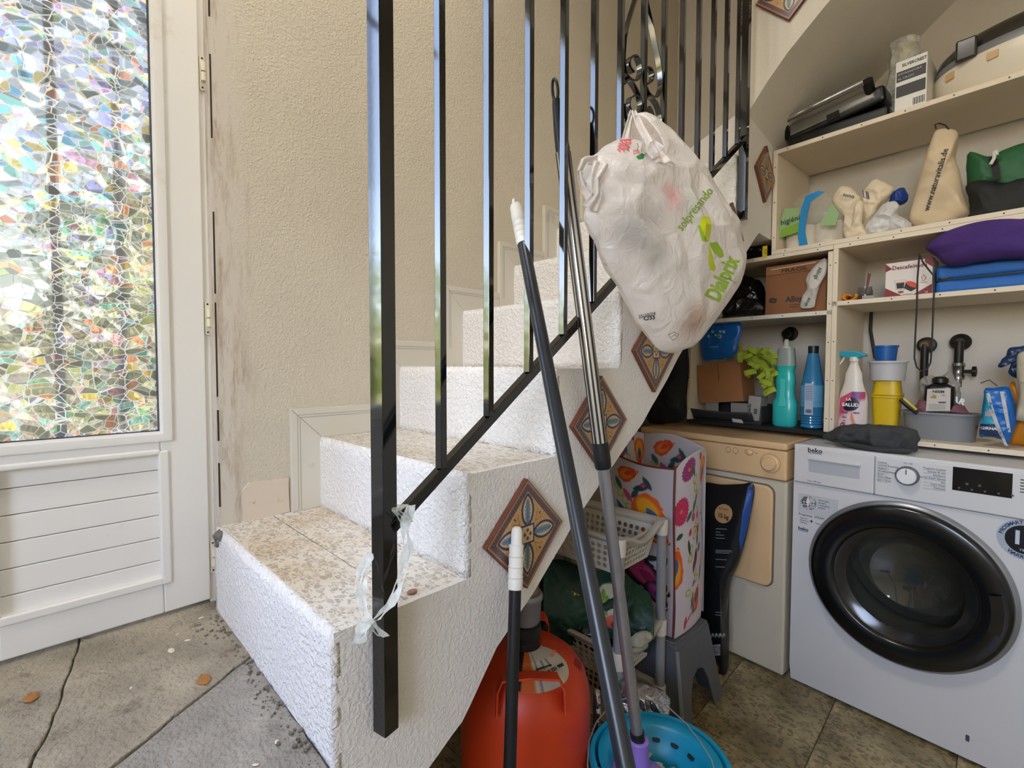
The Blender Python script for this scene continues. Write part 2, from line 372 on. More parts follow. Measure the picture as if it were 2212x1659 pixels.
def film_glass():
    m = bpy.data.materials.new('mosaic_film_glass'); m.use_nodes = True; nt = m.node_tree; nt.nodes.clear(); N, L = nt.nodes.new, nt.links.new
    out = N('ShaderNodeOutputMaterial'); tc = N('ShaderNodeTexCoord')
    ns = N('ShaderNodeTexNoise'); ns.inputs['Scale'].default_value = 11; ns.inputs['Detail'].default_value = 1
    L(tc.outputs['Object'], ns.inputs['Vector'])
    mx = N('ShaderNodeVectorMath'); mx.operation = 'MULTIPLY_ADD'; mx.inputs[1].default_value = (.035,)*3
    L(ns.outputs['Color'], mx.inputs[0]); L(tc.outputs['Object'], mx.inputs[2])
    mp = N('ShaderNodeMapping'); mp.inputs['Scale'].default_value = (0, 1, 1.15); L(mx.outputs[0], mp.inputs['Vector'])
    cells = []; edges = []
    for sc, rot in ((46, .5), (30, -.7)):
        mq = N('ShaderNodeMapping'); mq.inputs['Rotation'].default_value = (rot, 0, 0); mq.inputs['Scale'].default_value = (1, 1, 1.2); L(mp.outputs[0], mq.inputs['Vector'])
        vo = N('ShaderNodeTexVoronoi'); vo.inputs['Scale'].default_value = sc; L(mq.outputs[0], vo.inputs['Vector'])
        ve = N('ShaderNodeTexVoronoi'); ve.feature = 'DISTANCE_TO_EDGE'; ve.inputs['Scale'].default_value = sc; L(mq.outputs[0], ve.inputs['Vector'])
        e = N('ShaderNodeMath'); e.operation = 'LESS_THAN'; e.inputs[1].default_value = .022 if sc > 31 else .016; L(ve.outputs['Distance'], e.inputs[0])
        cells.append(vo.outputs['Color']); edges.append(e.outputs[0])
    ed = N('ShaderNodeMath'); ed.operation = 'MAXIMUM'; L(edges[0], ed.inputs[0]); L(edges[1], ed.inputs[1])
    av = N('ShaderNodeMix'); av.data_type = 'RGBA'; av.inputs[0].default_value = .5; L(cells[0], av.inputs[6]); L(cells[1], av.inputs[7])
    sep = N('ShaderNodeSeparateColor'); L(av.outputs[2], sep.inputs[0])
    # facet tint: mostly clear greys, some iridescent
    r = N('ShaderNodeValToRGB'); r.color_ramp.interpolation = 'CONSTANT'
    pal = ['c9ccc4', 'e8e6df', 'b9bcb2', 'ffffff', 'd9d4c8', 'ffd6bc', 'ffffff', 'c7ccc4', 'c8ecf4', 'eef4d0', 'ffffff', 'dcd8ee', 'f8d8e6', 'ffeeba', 'd0f4e2', 'ffffff']
    for i, c in enumerate(pal):
        el = r.color_ramp.elements[i] if i < 2 else r.color_ramp.elements.new(i/16)
        el.position = .22+.56*i/16; el.color = (*lin(c), 1)
    L(sep.outputs[0], r.inputs[0])
    br = N('ShaderNodeMapRange'); br.inputs['From Min'].default_value = .25; br.inputs['From Max'].default_value = .75; br.inputs['To Min'].default_value = FILM_T[0]; br.inputs['To Max'].default_value = FILM_T[1]; L(sep.outputs[1], br.inputs[0])
    vm = N('ShaderNodeVectorMath'); vm.operation = 'SCALE'; L(r.outputs[0], vm.inputs[0]); L(br.outputs[0], vm.inputs['Scale'])
    # facet slant
    geo = N('ShaderNodeNewGeometry'); sb = N('ShaderNodeVectorMath'); sb.operation = 'SUBTRACT'; sb.inputs[1].default_value = (.5, .5, .5); L(av.outputs[2], sb.inputs[0])
    sc_ = N('ShaderNodeVectorMath'); sc_.operation = 'SCALE'; sc_.inputs['Scale'].default_value = .16; L(sb.outputs[0], sc_.inputs[0])
    ad = N('ShaderNodeVectorMath'); ad.operation = 'ADD'; L(geo.outputs['Normal'], ad.inputs[0]); L(sc_.outputs[0], ad.inputs[1])
    nm = N('ShaderNodeVectorMath'); nm.operation = 'NORMALIZE'; L(ad.outputs[0], nm.inputs[0])
    rf = N('ShaderNodeBsdfRefraction'); rf.inputs['IOR'].default_value = 1.25; rf.inputs['Roughness'].default_value = 0; L(vm.outputs[0], rf.inputs['Color']); L(nm.outputs[0], rf.inputs['Normal'])
    tr = N('ShaderNodeBsdfTransparent'); L(vm.outputs[0], tr.inputs['Color'])
    m1 = N('ShaderNodeMixShader'); m1.inputs[0].default_value = .5; L(rf.outputs[0], m1.inputs[1]); L(tr.outputs[0], m1.inputs[2])
    tl = N('ShaderNodeBsdfTranslucent'); tl.inputs['Color'].default_value = (.5, .5, .48, 1)
    tv = N('ShaderNodeBsdfTranslucent'); tv.inputs['Color'].default_value = (.8, .8, .78, 1); mv = N('ShaderNodeMixShader'); mv.inputs[0].default_value = .08; L(m1.outputs[0], mv.inputs[1]); L(tv.outputs[0], mv.inputs[2])
    m2 = N('ShaderNodeMixShader'); L(ed.outputs[0], m2.inputs[0]); L(mv.outputs[0], m2.inputs[1]); L(tl.outputs[0], m2.inputs[2])
    gl = N('ShaderNodeBsdfGlossy'); gl.inputs['Roughness'].default_value = .1; m3 = N('ShaderNodeMixShader'); m3.inputs[0].default_value = .04
    L(m2.outputs[0], m3.inputs[1]); L(gl.outputs[0], m3.inputs[2]); L(m3.outputs[0], out.inputs[0]); return m
FILM_T = (.26, .46)
def clear_glass():
    m = bpy.data.materials.new('clear_glass'); m.use_nodes = True; nt = m.node_tree; nt.nodes.clear(); N, L = nt.nodes.new, nt.links.new
    out = N('ShaderNodeOutputMaterial'); t = N('ShaderNodeBsdfTransparent'); t.inputs[0].default_value = (.93, .95, .94, 1)
    g = N('ShaderNodeBsdfGlossy'); g.inputs['Roughness'].default_value = .01; x = N('ShaderNodeMixShader')
    x.inputs[0].default_value = .06; L(t.outputs[0], x.inputs[1]); L(g.outputs[0], x.inputs[2]); L(x.outputs[0], out.inputs[0]); return m
GOT = plaster('rough_beige_wall', 'cbc2b0', 150, .42, .0025, blend=(.335, 'cbc3b6'))
WPL = plaster('rough_white_plaster', 'ebe7e2', 150, .4, .0025, stain=('b59a7c', 26, .70))
WPR = plaster('coarse_white_plaster', 'f0edea', 110, .75, .004, stain=('a58a70', 22, .68))
SMO = plaster('smooth_cream_wall', 'ddd6c6', 140, .25, .002)
GREY = plaster('dim_plaster', 'd9d3c8', 150, .3, .002)
CEIL = P('ceiling_paint', 'e8e2d6', .9)
TREAD = terrazzo('cream_terrazzo', 'e4dfd6', ['b3ada2', 'c2bbb0', 'cdc6bb', 'b9b1a3', 'd8d1c5'], 66, .60, stain='e8dac4')
FLOORT = terrazzo('olive_terrazzo', 'a99b74', ['83785a', '766c52', '958763', '8a7558', 'b3a680'], 44, .55, stain='8c7f66', rough=.35)
CONC = P('worn_concrete', '9c9382', .9, noise=(9, .28), bump=(110, 1.0, .008), dirt=('7b6f60', 14, .56))
CONC2 = P('worn_grey_concrete', '97928a', .9, noise=(11, .25), bump=(120, 1.0, .008), dirt=('7a7266', 12, .57))
PVC = P('white_pvc', 'e4e2dc', .35, spec=.4, dirt=('cfc6b4', 4, .62))
PVCG = P('pvc_groove', 'a89a86', .6)
HINGE = P('ivory_hinge', 'ddd6bf', .4)
SEAL = P('door_seal', '3a4656', .6)
MARB = P('grey_marble', 'cfcabd', .3, noise=(3, .04), dirt=('8f948c', 3.2, .60))
FILM = film_glass(); CLEAR = clear_glass()
BLK = P('black_enamel', '08090b', .07, spec=.8, bump=(90, .03, .0006))
BLK.node_tree.nodes['Principled BSDF'].inputs['IOR'].default_value = 1.5

# ------------------------------------------------------------------ room shell
XL, XS, XR, YB = -1.22, -.62, 1.7, -2.3; ZL, ZT = .568, 3.4
T1, TR, Z1, RI = .279, .2357, .7566, .18
yr = lambda k: T1+TR*(k-1)            # riser plane of step k
zt = lambda k: Z1+RI*(k-1)            # top of step k
def wall_end_y(x): return (2.36-x*NV.x)/NV.y
struct('wall_left', MB().box(-1.40, .284, -.05, XL, 2.62, ZT).box(-1.40, YB-.1, -.05, XL, -1.06, ZT).box(-1.40, -1.06, 2.86, XL, .284, ZT).box(-1.40, -1.06, -.05, -1.27, .284, ZL-.01), GOT)
struct('wall_back', MB().box(-1.40, YB-.12, -.05, -.05, YB, ZT).box(1.30, YB-.12, -.05, XR, YB, ZT).box(-.05, YB-.12, -.05, 1.30, YB, 1.2).box(-.05, YB-.12, 2.6, 1.30, YB, ZT), SMO)
struct('wall_right', MB().box(XR, YB-.12, -.05, XR+.12, 2.7, ZT), SMO)
wf = MB(); wf.prism([(-1.4, wall_end_y(-1.4)), (-1.4, 2.75), (XR+.12, 2.75), (XR+.12, wall_end_y(XR+.12))], -.05, ZT); struct('wall_front', wf, GREY)
struct('ceiling', MB().box(-1.42, YB-.14, ZT, XR+.14, 2.8, ZT+.12), CEIL)
# laundry floor: terrazzo tiles with recessed joints
fl = struct('floor', MB().box(-1.40, YB-.1, -.06, XR, 2.7, -.006), P('floor_grout', '6f6348', .8))
tm = None; ts = .30
for i in range(-5, 6):
    for j in range(-8, 9):
        cx, cy = .12+i*ts, .08+j*ts
        if cx-ts/2 > XR-.1 or cx < -1.15 or cy < YB+.1 or cy > 2.4: continue
        if tm is None:
            tm = obj('tile', MB().box(-ts/2+.0012, -ts/2+.0012, -.008, ts/2-.0012, ts/2-.0012, 0), FLOORT, fl, bevel=.0006, seg=1); t = tm
        else: t = tm.copy(); COL.objects.link(t); t.parent = fl
        t.location = (cx, cy, -random.random()*.0006)
# landing of worn concrete slabs in front of the door
ld = struct('landing', MB().box(-1.36, -1.35, .30, XS, .283, ZL-.012), P('concrete_bed', '5a5348', .95))
ld['label'] = 'raised worn concrete landing inside the white glazed door'
def slab(poly, m, dz=0):
    mb = MB(); n = 14; k = len(poly); c = (sum(p[0] for p in poly)/k, sum(p[1] for p in poly)/k); rimp = []
    for i in range(k):
        for t in range(n):
            a = Vector(poly[i]).lerp(Vector(poly[(i+1) % k]), t/n); q = Vector((a.x, a.y, 0)); q += Vector((mnoise.noise(q*23), mnoise.noise(q*23+Vector((9, 0, 0))), 0))*.004; rimp.append((q.x, q.y))
    mb.prism(rimp, ZL-.03, ZL+dz); obj('slab', mb, m, ld, bevel=.003)
slab([(-1.355, -.35), (-1.355, .06), (-1.0, .0), (-.625, -.10), (-.625, -.42)], CONC)
slab([(-1.355, .063), (-1.355, .282), (-1.26, .282), (-.98, .276), (-.80, .0), (-.738, -.060), (-1.0, .003)], CONC, .001)
slab([(-.977, .276), (-.628, .270), (-.625, -.09), (-.735, -.057), (-.797, .003)], CONC2, -.001)
slab([(-1.355, -.36), (-.625, -.43), (-.625, -.88), (-1.355, -.84)], CONC2)
slab([(-1.355, -.85), (-.625, -.89), (-.625, -1.34), (-1.355, -1.34)], CONC)
# plaster debris by the riser
for i, (x, y, r) in enumerate([(-1.10, .17, .007), (-1.12, .20, .004), (-1.16, .19, .003), (-.72, .235, .004), (-.70, .20, .003), (-1.20, .24, .004), (-1.02, .10, .003)]):
    mb = MB()
    mb.lathe([(r*.7, 0), (r, r*.25), (r*.5, r*.5)], 7, M=Matrix.Translation((x, y, ZL)) @ euler(rz=i) @ Matrix.Diagonal((1.5, .8, 1, 1)))
    tag(obj('plaster_crumb', mb, P('crumb', 'd8d2c4', .9), smooth=False), 'small chip of fallen plaster on the concrete landing', 'debris', 'plaster crumbs on the landing')
gv = MB(); rg = random.Random(12)
for i in range(300):
    t = rg.random(); x = XL+.01+t*(XS-XL-.03); y = T1-.010-abs(rg.gauss(0, .012)); r = .001+rg.random()**4*.0038
    if rg.random() < .25: x, y = -1.19+rg.random()*.12, T1-.01-rg.random()*.06
    gv.lathe([(r*.6, -r*.4), (r, .1*r), (r*.6, r*.6)], 5, M=Matrix.Translation((x, y, ZL+r*.3)) @ euler(rg.random()*3, rg.random()*3, rg.random()*6))
tag(obj('gravel', gv, P('grit', '6f675b', .95, noise=(40, .4))), 'loose dark grit and cement crumbs along the foot of the first riser', 'gravel', kind='stuff')
lf = P('dry_leaf', '9c6a34', .7)  # rust stains on the concrete, modelled as thin leaf-shaped flakes
for i, (px, py, s) in enumerate([(443, 1470, .014), (70, 1510, .012)]):
    p = onz(px, py, ZL+.003); mb = MB()
    mb.grid(8, 6, lambda u, v: (p.x+(u-.5)*s*2.6, p.y+(v-.5)*s*1.6*math.sin(PI*max(.02, min(.98, u))), p.z+.003*math.cos(u*5)*abs(v-.5)))
    tag(obj('dry_leaf', mb, lf, smooth=True, solid=.0008), ['larger brown dry leaf lying on the grey slab', 'brown dry leaf near the left edge below the door'][i], 'leaf')

# ------------------------------------------------------------------ staircase
def soft_poly(poly, step=.018, amp=.0022, seed=0):
    o = []; k = len(poly)
    for i in range(k):
        a, b = Vector(poly[i]), Vector(poly[(i+1) % k]); n = max(1, int((b-a).length/step))
        for t in range(n):
            q = a.lerp(b, t/n); o.append((q.x+mnoise.noise(Vector((q.x*18, q.y*18, seed)))*amp, q.y+mnoise.noise(Vector((q.x*18, q.y*18, seed+7)))*amp))
    return o
prof = [(T1, ZL-.16)]
for k in range(1, 8):
    prof += [(yr(k), zt(k)-.010)] if k > 1 else [(T1, zt(1)-.010)]
    prof += [(yr(k+1) if k < 7 else 2.5, zt(k)-.010)]
prof = prof[:1]+prof[1:]
under = [(2.5, 1.62), (1.93, 1.62), (1.85, 1.565), (1.732, 1.473), (1.521, 1.325), (1.335, 1.187), (1.219, 1.082), (1.097, .978), (.911, .854), (.808, .782), (.689, .68), (.582, .605), (.5, .51), (.432, .471), (.35, .40)]
poly = prof+under+[(T1, .35)]
def extrude_x(poly, x0, x1, nx=1, amp=0):
    mb = MB(); k = len(poly)
    for i in range(nx+1):
        x = x0+(x1-x0)*i/nx
        for (y, z) in poly: mb.v.append(Vector((x, y+(mnoise.noise(Vector((x*16, y*16, z*16)))*amp), z+(mnoise.noise(Vector((x*16+5, y*16, z*16)))*amp))))
    for i in range(nx):
        for j in range(k): mb.f.append((i*k+j, i*k+(j+1) % k, (i+1)*k+(j+1) % k, (i+1)*k+j))
    mb.f += [tuple(range(k-1, -1, -1)), tuple(nx*k+j for j in range(k))]
    return mb
sc_ = struct('staircase', extrude_x(soft_poly(poly, .02, .0012), -1.225, XS, 24, .0022), WPL, smooth=True)
sc_['label'] = 'white plastered concrete staircase with terrazzo treads rising from the landing'
# coarse riser faces and thin terrazzo treads
for k in range(1, 8):
    z0 = (zt(k)-RI) if k > 1 else ZL-.02
    mb = MB().grid(40, 12, lambda u, v: (XL+(XS-XL)*u+(.0015*mnoise.noise(Vector((v*30, k, 2))) if u > .98 else 0), yr(k)+.0010-.0025*abs(mnoise.noise(Vector((u*14, v*5, k))))+(.004 if v > .99 else 0), z0+(zt(k)-z0+(.001 if v < .99 else 0))*v+(.0012*mnoise.noise(Vector((u*40, 3, k))))))
    mb.v = [Vector(v) for v in mb.v]
    obj('riser', mb, WPR, sc_, smooth=2, solid=.012)
    y1 = yr(k+1)+.002 if k < 7 else 2.4
    if k == 1:
        a, b = T1+.004, T1+.118
        for q, (ya, yb) in enumerate(((a, b-.0008), (b+.0008, y1))):
            pl = soft_poly([(XL+.001, ya+(.0 if q else .004)), (XS-.006, ya-(.035 if q else 0)*0), (XS-.006, yb), (XL+.001, yb)], .02, .0012, q)
            obj('tread', MB().prism(pl, zt(k)-.014, zt(k)), TREAD, sc_, bevel=.0015, seg=1)
    else:
        obj('tread', MB().prism(soft_poly([(XL+.001, yr(k)+.002), (XS-.006, yr(k)+.002), (XS-.006, y1), (XL+.001, y1)], .02, .001, k), zt(k)-.014, zt(k)), TREAD, sc_, bevel=.0015, seg=1)
for k in range(1, 8):
    mb = MB(); n_ = 16; ya_, yb_ = yr(k)-.002, (yr(k+1)+.002 if k < 7 else 1.80)
    for i in range(n_+1):
        y_ = ya_+(yb_-ya_)*i/n_; q = mnoise.noise(Vector((y_*30, k, 0)))*.0012
        mb.v += [Vector((XS-.0075+q, y_, zt(k)-.016)), Vector((XS+.0002, y_, zt(k)-.016)), Vector((XS+.0002, y_, zt(k)-.0015+q)), Vector((XS-.0075+q, y_, zt(k)+.0006))]
    for i in range(n_):
        for j in range(4): mb.f.append((i*4+j, i*4+(j+1) % 4, (i+1)*4+(j+1) % 4, (i+1)*4+j))
    obj('plaster_edge', mb, WPL, sc_)
# broken corner with exposed cement at the wall end of the first step
mb = MB()
for i in range(16):
    x = -1.212+random.random()*.045; z = .722+random.random()*.028; r = .004+random.random()*.007
    mb.lathe([(r*.6, -r*.6), (r, 0), (r*.7, r*.6)], 6, M=Matrix.Translation((x, .272+random.random()*.006, z)) @ euler(i, i*2, i))
obj('broken_cement', mb, P('cement_grey', '6e6c66', .95, bump=(120, .8, .003)), sc_, smooth=False)
# winder steps turning right at the top
def winder(poly, z0, z1): obj('winder_step', MB().prism(poly, z0, z1), WPL, sc_, bevel=.003)
winder([(XS, 1.76), (XL, 2.12), (XL, 2.48), (XS, 2.43)], zt(7), zt(8))
winder([(XS, 1.80), (-1.0, 2.46), (XS, 2.43)], zt(8), zt(9))
# upper flight crossing over the shelves
up = [(-.622, 1.99), (-.617, 2.024), (-.56, 2.10), (-.5, 2.169), (-.396, 2.265), (-.2, 2.425), (0, 2.585), (.3, 2.82), (.9, 3.29), (1.0, 3.40), (.45, 3.40), (-.1, 2.98), (-.622, 2.56)]
mb = MB(); k = len(up)
for (y, dz) in ((1.80, 0), (2.06, -.02), (2.5, -.06)):
    for i, (x, z) in enumerate(up): mb.v.append(Vector((x, y, z+(dz if i < 10 else 0))))
for r in range(2):
    for j in range(k): mb.f.append((r*k+j, r*k+(j+1) % k, (r+1)*k+(j+1) % k, (r+1)*k+j))
mb.f += [tuple(range(k-1, -1, -1)), tuple(2*k+j for j in range(k))]
uf = struct('upper_flight', mb, GREY); uf['label'] = 'plastered side and sloping underside of the upper stair flight above the shelves'
# side wall block above the soffit, up to the upper flight
obj('side_block', MB().box(-.66, 1.80, 1.62, XS-.0005, 2.45, 2.05), WPL, sc_)

# marble skirting zigzag on the stair wall, and the scored patch
bs = struct('baseboard_left', MB().prism([(yr(2)-.077, zt(1)), (yr(2), zt(1)), (yr(2), zt(2)), (yr(2)-.077, zt(2)+.077)], 0, .014, M=frame((0, 1, 0), (0, 0, 1), (XL, 0, 0))), MARB, bevel=.0015)
for k in range(1, 7):
    FM = frame((0, 1, 0), (0, 0, 1), (XL, 0, 0)); y0 = yr(k+1)-.077
    if k > 1: obj('skirting_piece', MB(FM).prism([(y0+.0006, zt(k)), (yr(k+1), zt(k)), (yr(k+1), zt(k+1)), (y0+.0006, zt(k+1)+.0764)], 0, .014), MARB, bs, bevel=.0015)
    y2 = yr(k+2)-.078
    obj('skirting_piece', MB(FM).prism([(y0+.0006, zt(k+1)+.077), (yr(k+1)+.0006, zt(k+1)), (y2, zt(k+1)), (y2, zt(k+1)+.077)], 0, .013), MARB, bs, bevel=.0015)
GRV = P('moulding_groove', '9b978c', .5)
for k in range(1, 6):
    FM = frame((0, 1, 0), (0, 0, 1), (XL, 0, 0)); y0 = yr(k+1)-.077
    for q in (.016, .022):
        obj('groove', MB(FM).prism([(y0+q, zt(k)+(.002 if k == 1 else .06)), (y0+q+.0012, zt(k)+(.002 if k == 1 else .06)), (y0+q+.0012, zt(k+1)+.077-q-.0012), (y0+q, zt(k+1)+.077-q)], .0139, .0144), GRV, bs)
        obj('groove', MB(FM).prism([(y0+q, zt(k+1)+.077-q), (y0+q+.001, zt(k+1)+.077-q-.0012), (yr(k+2)-.078, zt(k+1)+.077-q-.0012), (yr(k+2)-.078, zt(k+1)+.077-q)], .0129, .0134), GRV, bs)
pt = MB(frame((0, 1, 0), (0, 0, 1), (XL, 0, 0))).prism(soft_poly([(.330, .757), (.434, .757), (.434, .842), (.345, .846), (.331, .83)], .01, .002), 0, .006)
for i in range(13):
    a = .335+i*.0105
    pt.tube([(XL+.006, max(.335, a-.05), .762+max(0, .335-(a-.05))*.7), (XL+.006, min(a+.03, .43), .762+.05+min(.03, .43-a)*.6)], .0016, 4)
obj('scored_patch', pt, P('patch_plaster', 'd3c6b4', .9, dirt=('b98a4e', 26, .58)), bs)

# ------------------------------------------------------------------ door: leaf with mosaic film, unseen clear glass leaf added for daylight
def leaf(name, y0, y1, glass, label=None, hinges=None):
    xf, xb = -1.262, -1.302; g0, g1 = y0+.088, y1-.088; zb, zg, ztop = .577, .977, 2.82; zp0, zp1 = .655, .935
    fr = MB().box(xb, y0, zb, xf, g0, ztop).box(xb, g1, zb, xf, y1, ztop).box(xb, g0, 2.73, xf, g1, ztop).box(xb, g0, zb, xf, g1, zp0-.004).box(xb, g0, zp1, xf, g1, zg-.006)
    d = struct(name, fr, PVC, bevel=.003)
    if label: d['label'] = label
    obj('glass_pane', MB().box(-1.284, g0-.008, zg-.012, -1.280, g1+.008, 2.74), glass, d)
    for a, b in (((g0, zg), (g1, zg)), ((g1, zg), (g1, 2.73)), ((g1, 2.73), (g0, 2.73)), ((g0, 2.73), (g0, zg))):
        h = a[1] == b[1]; mb = MB()
        if h:
            s = 1 if a[1] < 2 else -1
            pf = [(0, 0), (.001, .006), (.0, .016), (-.006, .021), (-.018, .021), (-.018, 0)]
            mb.v = [Vector((xf+px_*1.0, y, a[1]+s*(-.021+pz_) )) for (y, e) in ((g0-.02, 0), (g1+.02, 0)) for (px_, pz_) in [(p[0]+.006, p[1]) for p in pf]]
        else:
            s = 1 if a[0] > (g0+g1)/2 else -1
            pf = [(0, 0), (.001, .006), (.0, .016), (-.006, .021), (-.018, .021), (-.018, 0)]
            mb.v = [Vector((xf+px_, a[0]+s*(.021-py_), z)) for z in (zg-.02, 2.75) for (px_, py_) in [(p[0]+.006, p[1]) for p in pf]]
        mb.f = [tuple(range(6)), tuple(range(11, 5, -1))]+[(i, (i+1) % 6, 6+(i+1) % 6, 6+i) for i in range(6)]
        obj('glazing_bead', mb, PVC, d, smooth=True)
    obj('rubber_seal', MB().box(-1.2795, g0-.0015, zg-.0015, -1.276, g0+.0015, 2.73).box(-1.2795, g1-.0015, zg-.0015, -1.276, g1+.0015, 2.73).box(-1.2795, g0, zg-.0015, -1.276, g1, zg+.002), SEAL, d)
    obj('panel_back', MB().box(-1.296, g0-.004, zp0-.004, -1.284, g1+.004, zp1+.004), PVCG, d)
    z = zp1-.002; hs = [.042, .050, .050, .050, .050, .040]
    for h in hs:
        mb = MB().box(-1.286, g0-.002, z-h+.0012, -1.274, g1+.002, z); obj('slat', mb, PVC, d, bevel=.0018); z -= h
    bd = MB().box(-1.284, g1-.004, zp0-.014, -1.257, g1+.015, zp1).box(-1.284, g0-.015, zp0-.014, -1.257, g0+.004, zp1)
    bd.box(-1.284, g0, zp0-.014, -1.257, g1, zp0+.004).box(-1.284, g0, zp1-.008, -1.257, g1, zp1+.004)
    obj('panel_bead', bd, PVC, d, bevel=.004, seg=3)
    for z in hinges or []:
        h = obj('hinge', MB().prism(rrect(.0105, .078, .005, cx=.2795, cy=z), 0, .0035, M=frame((0, 1, 0), (0, 0, 1), (-1.268, 0, 0))), HINGE, d)
        pn = MB()
        for s in (-1, 1): pn.tube([(-1.2585, .2815, z+s*.0015), (-1.2585, .2815, z+s*.020)], .0058, 14)
        obj('hinge_barrel', pn, HINGE, h, smooth=True)
        obj('hinge_screw', MB().prism(disc(.002, 10, cx=.2795, cy=z-.032), .0034, .0042, M=frame((0, 1, 0), (0, 0, 1), (-1.268, 0, 0))).prism(disc(.002, 10, cx=.2795, cy=z+.032), .0034, .0042, M=frame((0, 1, 0), (0, 0, 1), (-1.268, 0, 0))), P('screw', '4a4238', .4, metal=.8), h)
    return d
d1 = leaf('door_1', -.150, .273, FILM, 'white door leaf with mosaic film glass over a slatted lower panel', [1.776, 1.228, .675])
d2 = leaf('door_2', -1.03, -.1503, CLEAR, 'second white door leaf with clear glass, left of the mosaic one')  # added out of view: lights the risers and shows in the bars
jm = MB().box(-1.36, .274, ZL-.01, -1.2685, .2855, 2.86).box(-1.36, .250, ZL-.01, -1.305, .2855, 2.86).box(-1.36, -1.06, 2.822, -1.27, .284, 2.86).box(-1.36, -1.06, ZL-.01, -1.27, -1.032, 2.86).box(-1.34, -1.03, ZL-.01, -1.29, .274, ZL+.004)
struct('trim_1', jm, PVC)
# dark crack between frame and plaster
cr = MB()
for (za, zb_) in ((1.88, 1.95), (1.62, 1.80), (1.28, 1.46), (1.05, 1.26), (.95, 1.02), (.80, .90)):
    cr.box(-1.2215, .2838, za, XL+.0006, .2866+random.random()*.0008, zb_)
obj('gap_crack', cr, P('crack_dark', '3a2f26', 1), bpy.data.objects['trim_1'])

# ------------------------------------------------------------------ outdoors seen through the glass
gr = struct('outdoor_ground', MB().box(-14, -9, ZL-.30, -1.41, 9, ZL-.12), P('sunlit_paving', 'cfc39d', .9, noise=(2, .1)))
IRON = P('grille_iron', '101820', .5)
g = thing('door_grille', 'dark wrought iron grille of upright bars outside the glazed door', 'grille', (-1.60, 0, ZL-.1))
for y in (-.92, -.80, -.68, -.56, -.44, -.32, -.20, -.08, .04, .16, .28): obj('upright_bar', MB().box(-.009, y-.009, .03, .009, y+.009, 2.4), IRON, g)
for z in (.06, 2.2): obj('cross_bar', MB().box(-.006, -1.0, z, .006, .4, z+.03), IRON, g)
for s, c in ((1, -.36), (1, .06)):
    obj('scroll', MB().band([(0, c+.21*math.cos(a), 1.40+.075*math.sin(a)) for a in [i*PI/16 for i in range(17)]], (1, 0, 0), .014, .014), IRON, g)
for y0_, y1_ in ((-.04, .0), (.04, .16)):
    obj('scroll', MB().band([(0, y0_+(y1_-y0_)*t/10, 1.36-.05*t/10+.06*math.sin(t/10*PI)) for t in range(11)], (1, 0, 0), .014, .012), IRON, g)
def foliage(name, label, cx, cy, cz, sx, sy, sz, n, hexs, cat='shrub', seed=1, leafs=.05):
    rnd = random.Random(seed); root = thing(name, label, cat, (cx, cy, ZL-.12))
    m = P('leaf_'+hexs, hexs, .6, noise=(7, .4)); mb = MB()
    for i in range(n):
        th = rnd.random()*2*PI; ph = math.acos(2*rnd.random()-1); r = rnd.random()**.35
        p = Vector((math.sin(ph)*math.cos(th)*sx*r, math.sin(ph)*math.sin(th)*sy*r, cz-(ZL-.12)+math.cos(ph)*sz*r))
        M = Matrix.Translation(p) @ euler(rnd.random()*6, rnd.random()*6, rnd.random()*6); s = leafs*(.6+rnd.random()*.8)
        mb.add([(-s, 0, 0), (0, s*.45, .2*s), (s, 0, 0), (0, -s*.45, .2*s)], [(0, 1, 2), (0, 2, 3)], M)
    o = obj('leaves', mb, m, root, fix=False); o['kind'] = 'stuff'
    st = MB()
    for k in range(5):
        a = k*1.3; st.tube([(0, 0, 0), (.1*math.cos(a), .1*math.sin(a), (cz-ZL)*.5), (.5*sx*math.cos(a), .5*sy*math.sin(a), cz-ZL+.12)], [.05, .035, .012], 7)
    obj('stem', st, P('bark', '5a4a38', .9), root)
foliage('hedge_shrub', 'dense green shrub outside the door, right half of the view', -4.2, 3.3, 1.15, .9, 1.2, .95, 2600, '8fa35c', seed=2)
foliage('hedge_shrub', 'olive green shrub outside, straight through the mosaic glass', -4.6, .8, 1.0, .9, 1.2, .85, 2600, '9aa36c', seed=3)
foliage('hedge_shrub', 'dark green shrub outside, seen at the left glass edge', -4.3, -3.4, 1.35, 1.9, .8, 1.15, 5200, '93a84e', seed=4)  # stands where the turned bars mirror it, greening their lower part
foliage('garden_tree', 'airy garden tree outside behind the shrubs', -7.0, 1.2, 2.6, 1.4, 1.4, 1.2, 1800, '8a9a5a', 'tree', 5, .07)
bw = thing('garden_house', 'terracotta coloured house across the garden, beyond the shrubs', 'building', (-10, 3.6, ZL-.12))
obj('house_wall', MB().box(-1, -2.2, 0, 1, 2.2, 3.4), P('terracotta_wall', 'd99e72', .9), bw)
obj('roof', MB().prism([(-1.2, 3.4), (1.2, 3.4), (0, 4.2)], -2.4, 2.4, M=frame((1, 0, 0), (0, 0, 1))), P('roof_tile', 'a8593a', .8), bw)
obj('window', MB().box(.99, -1, 1.2, 1.02, -.2, 2.2), P('far_window', '33404c', .2), bw)
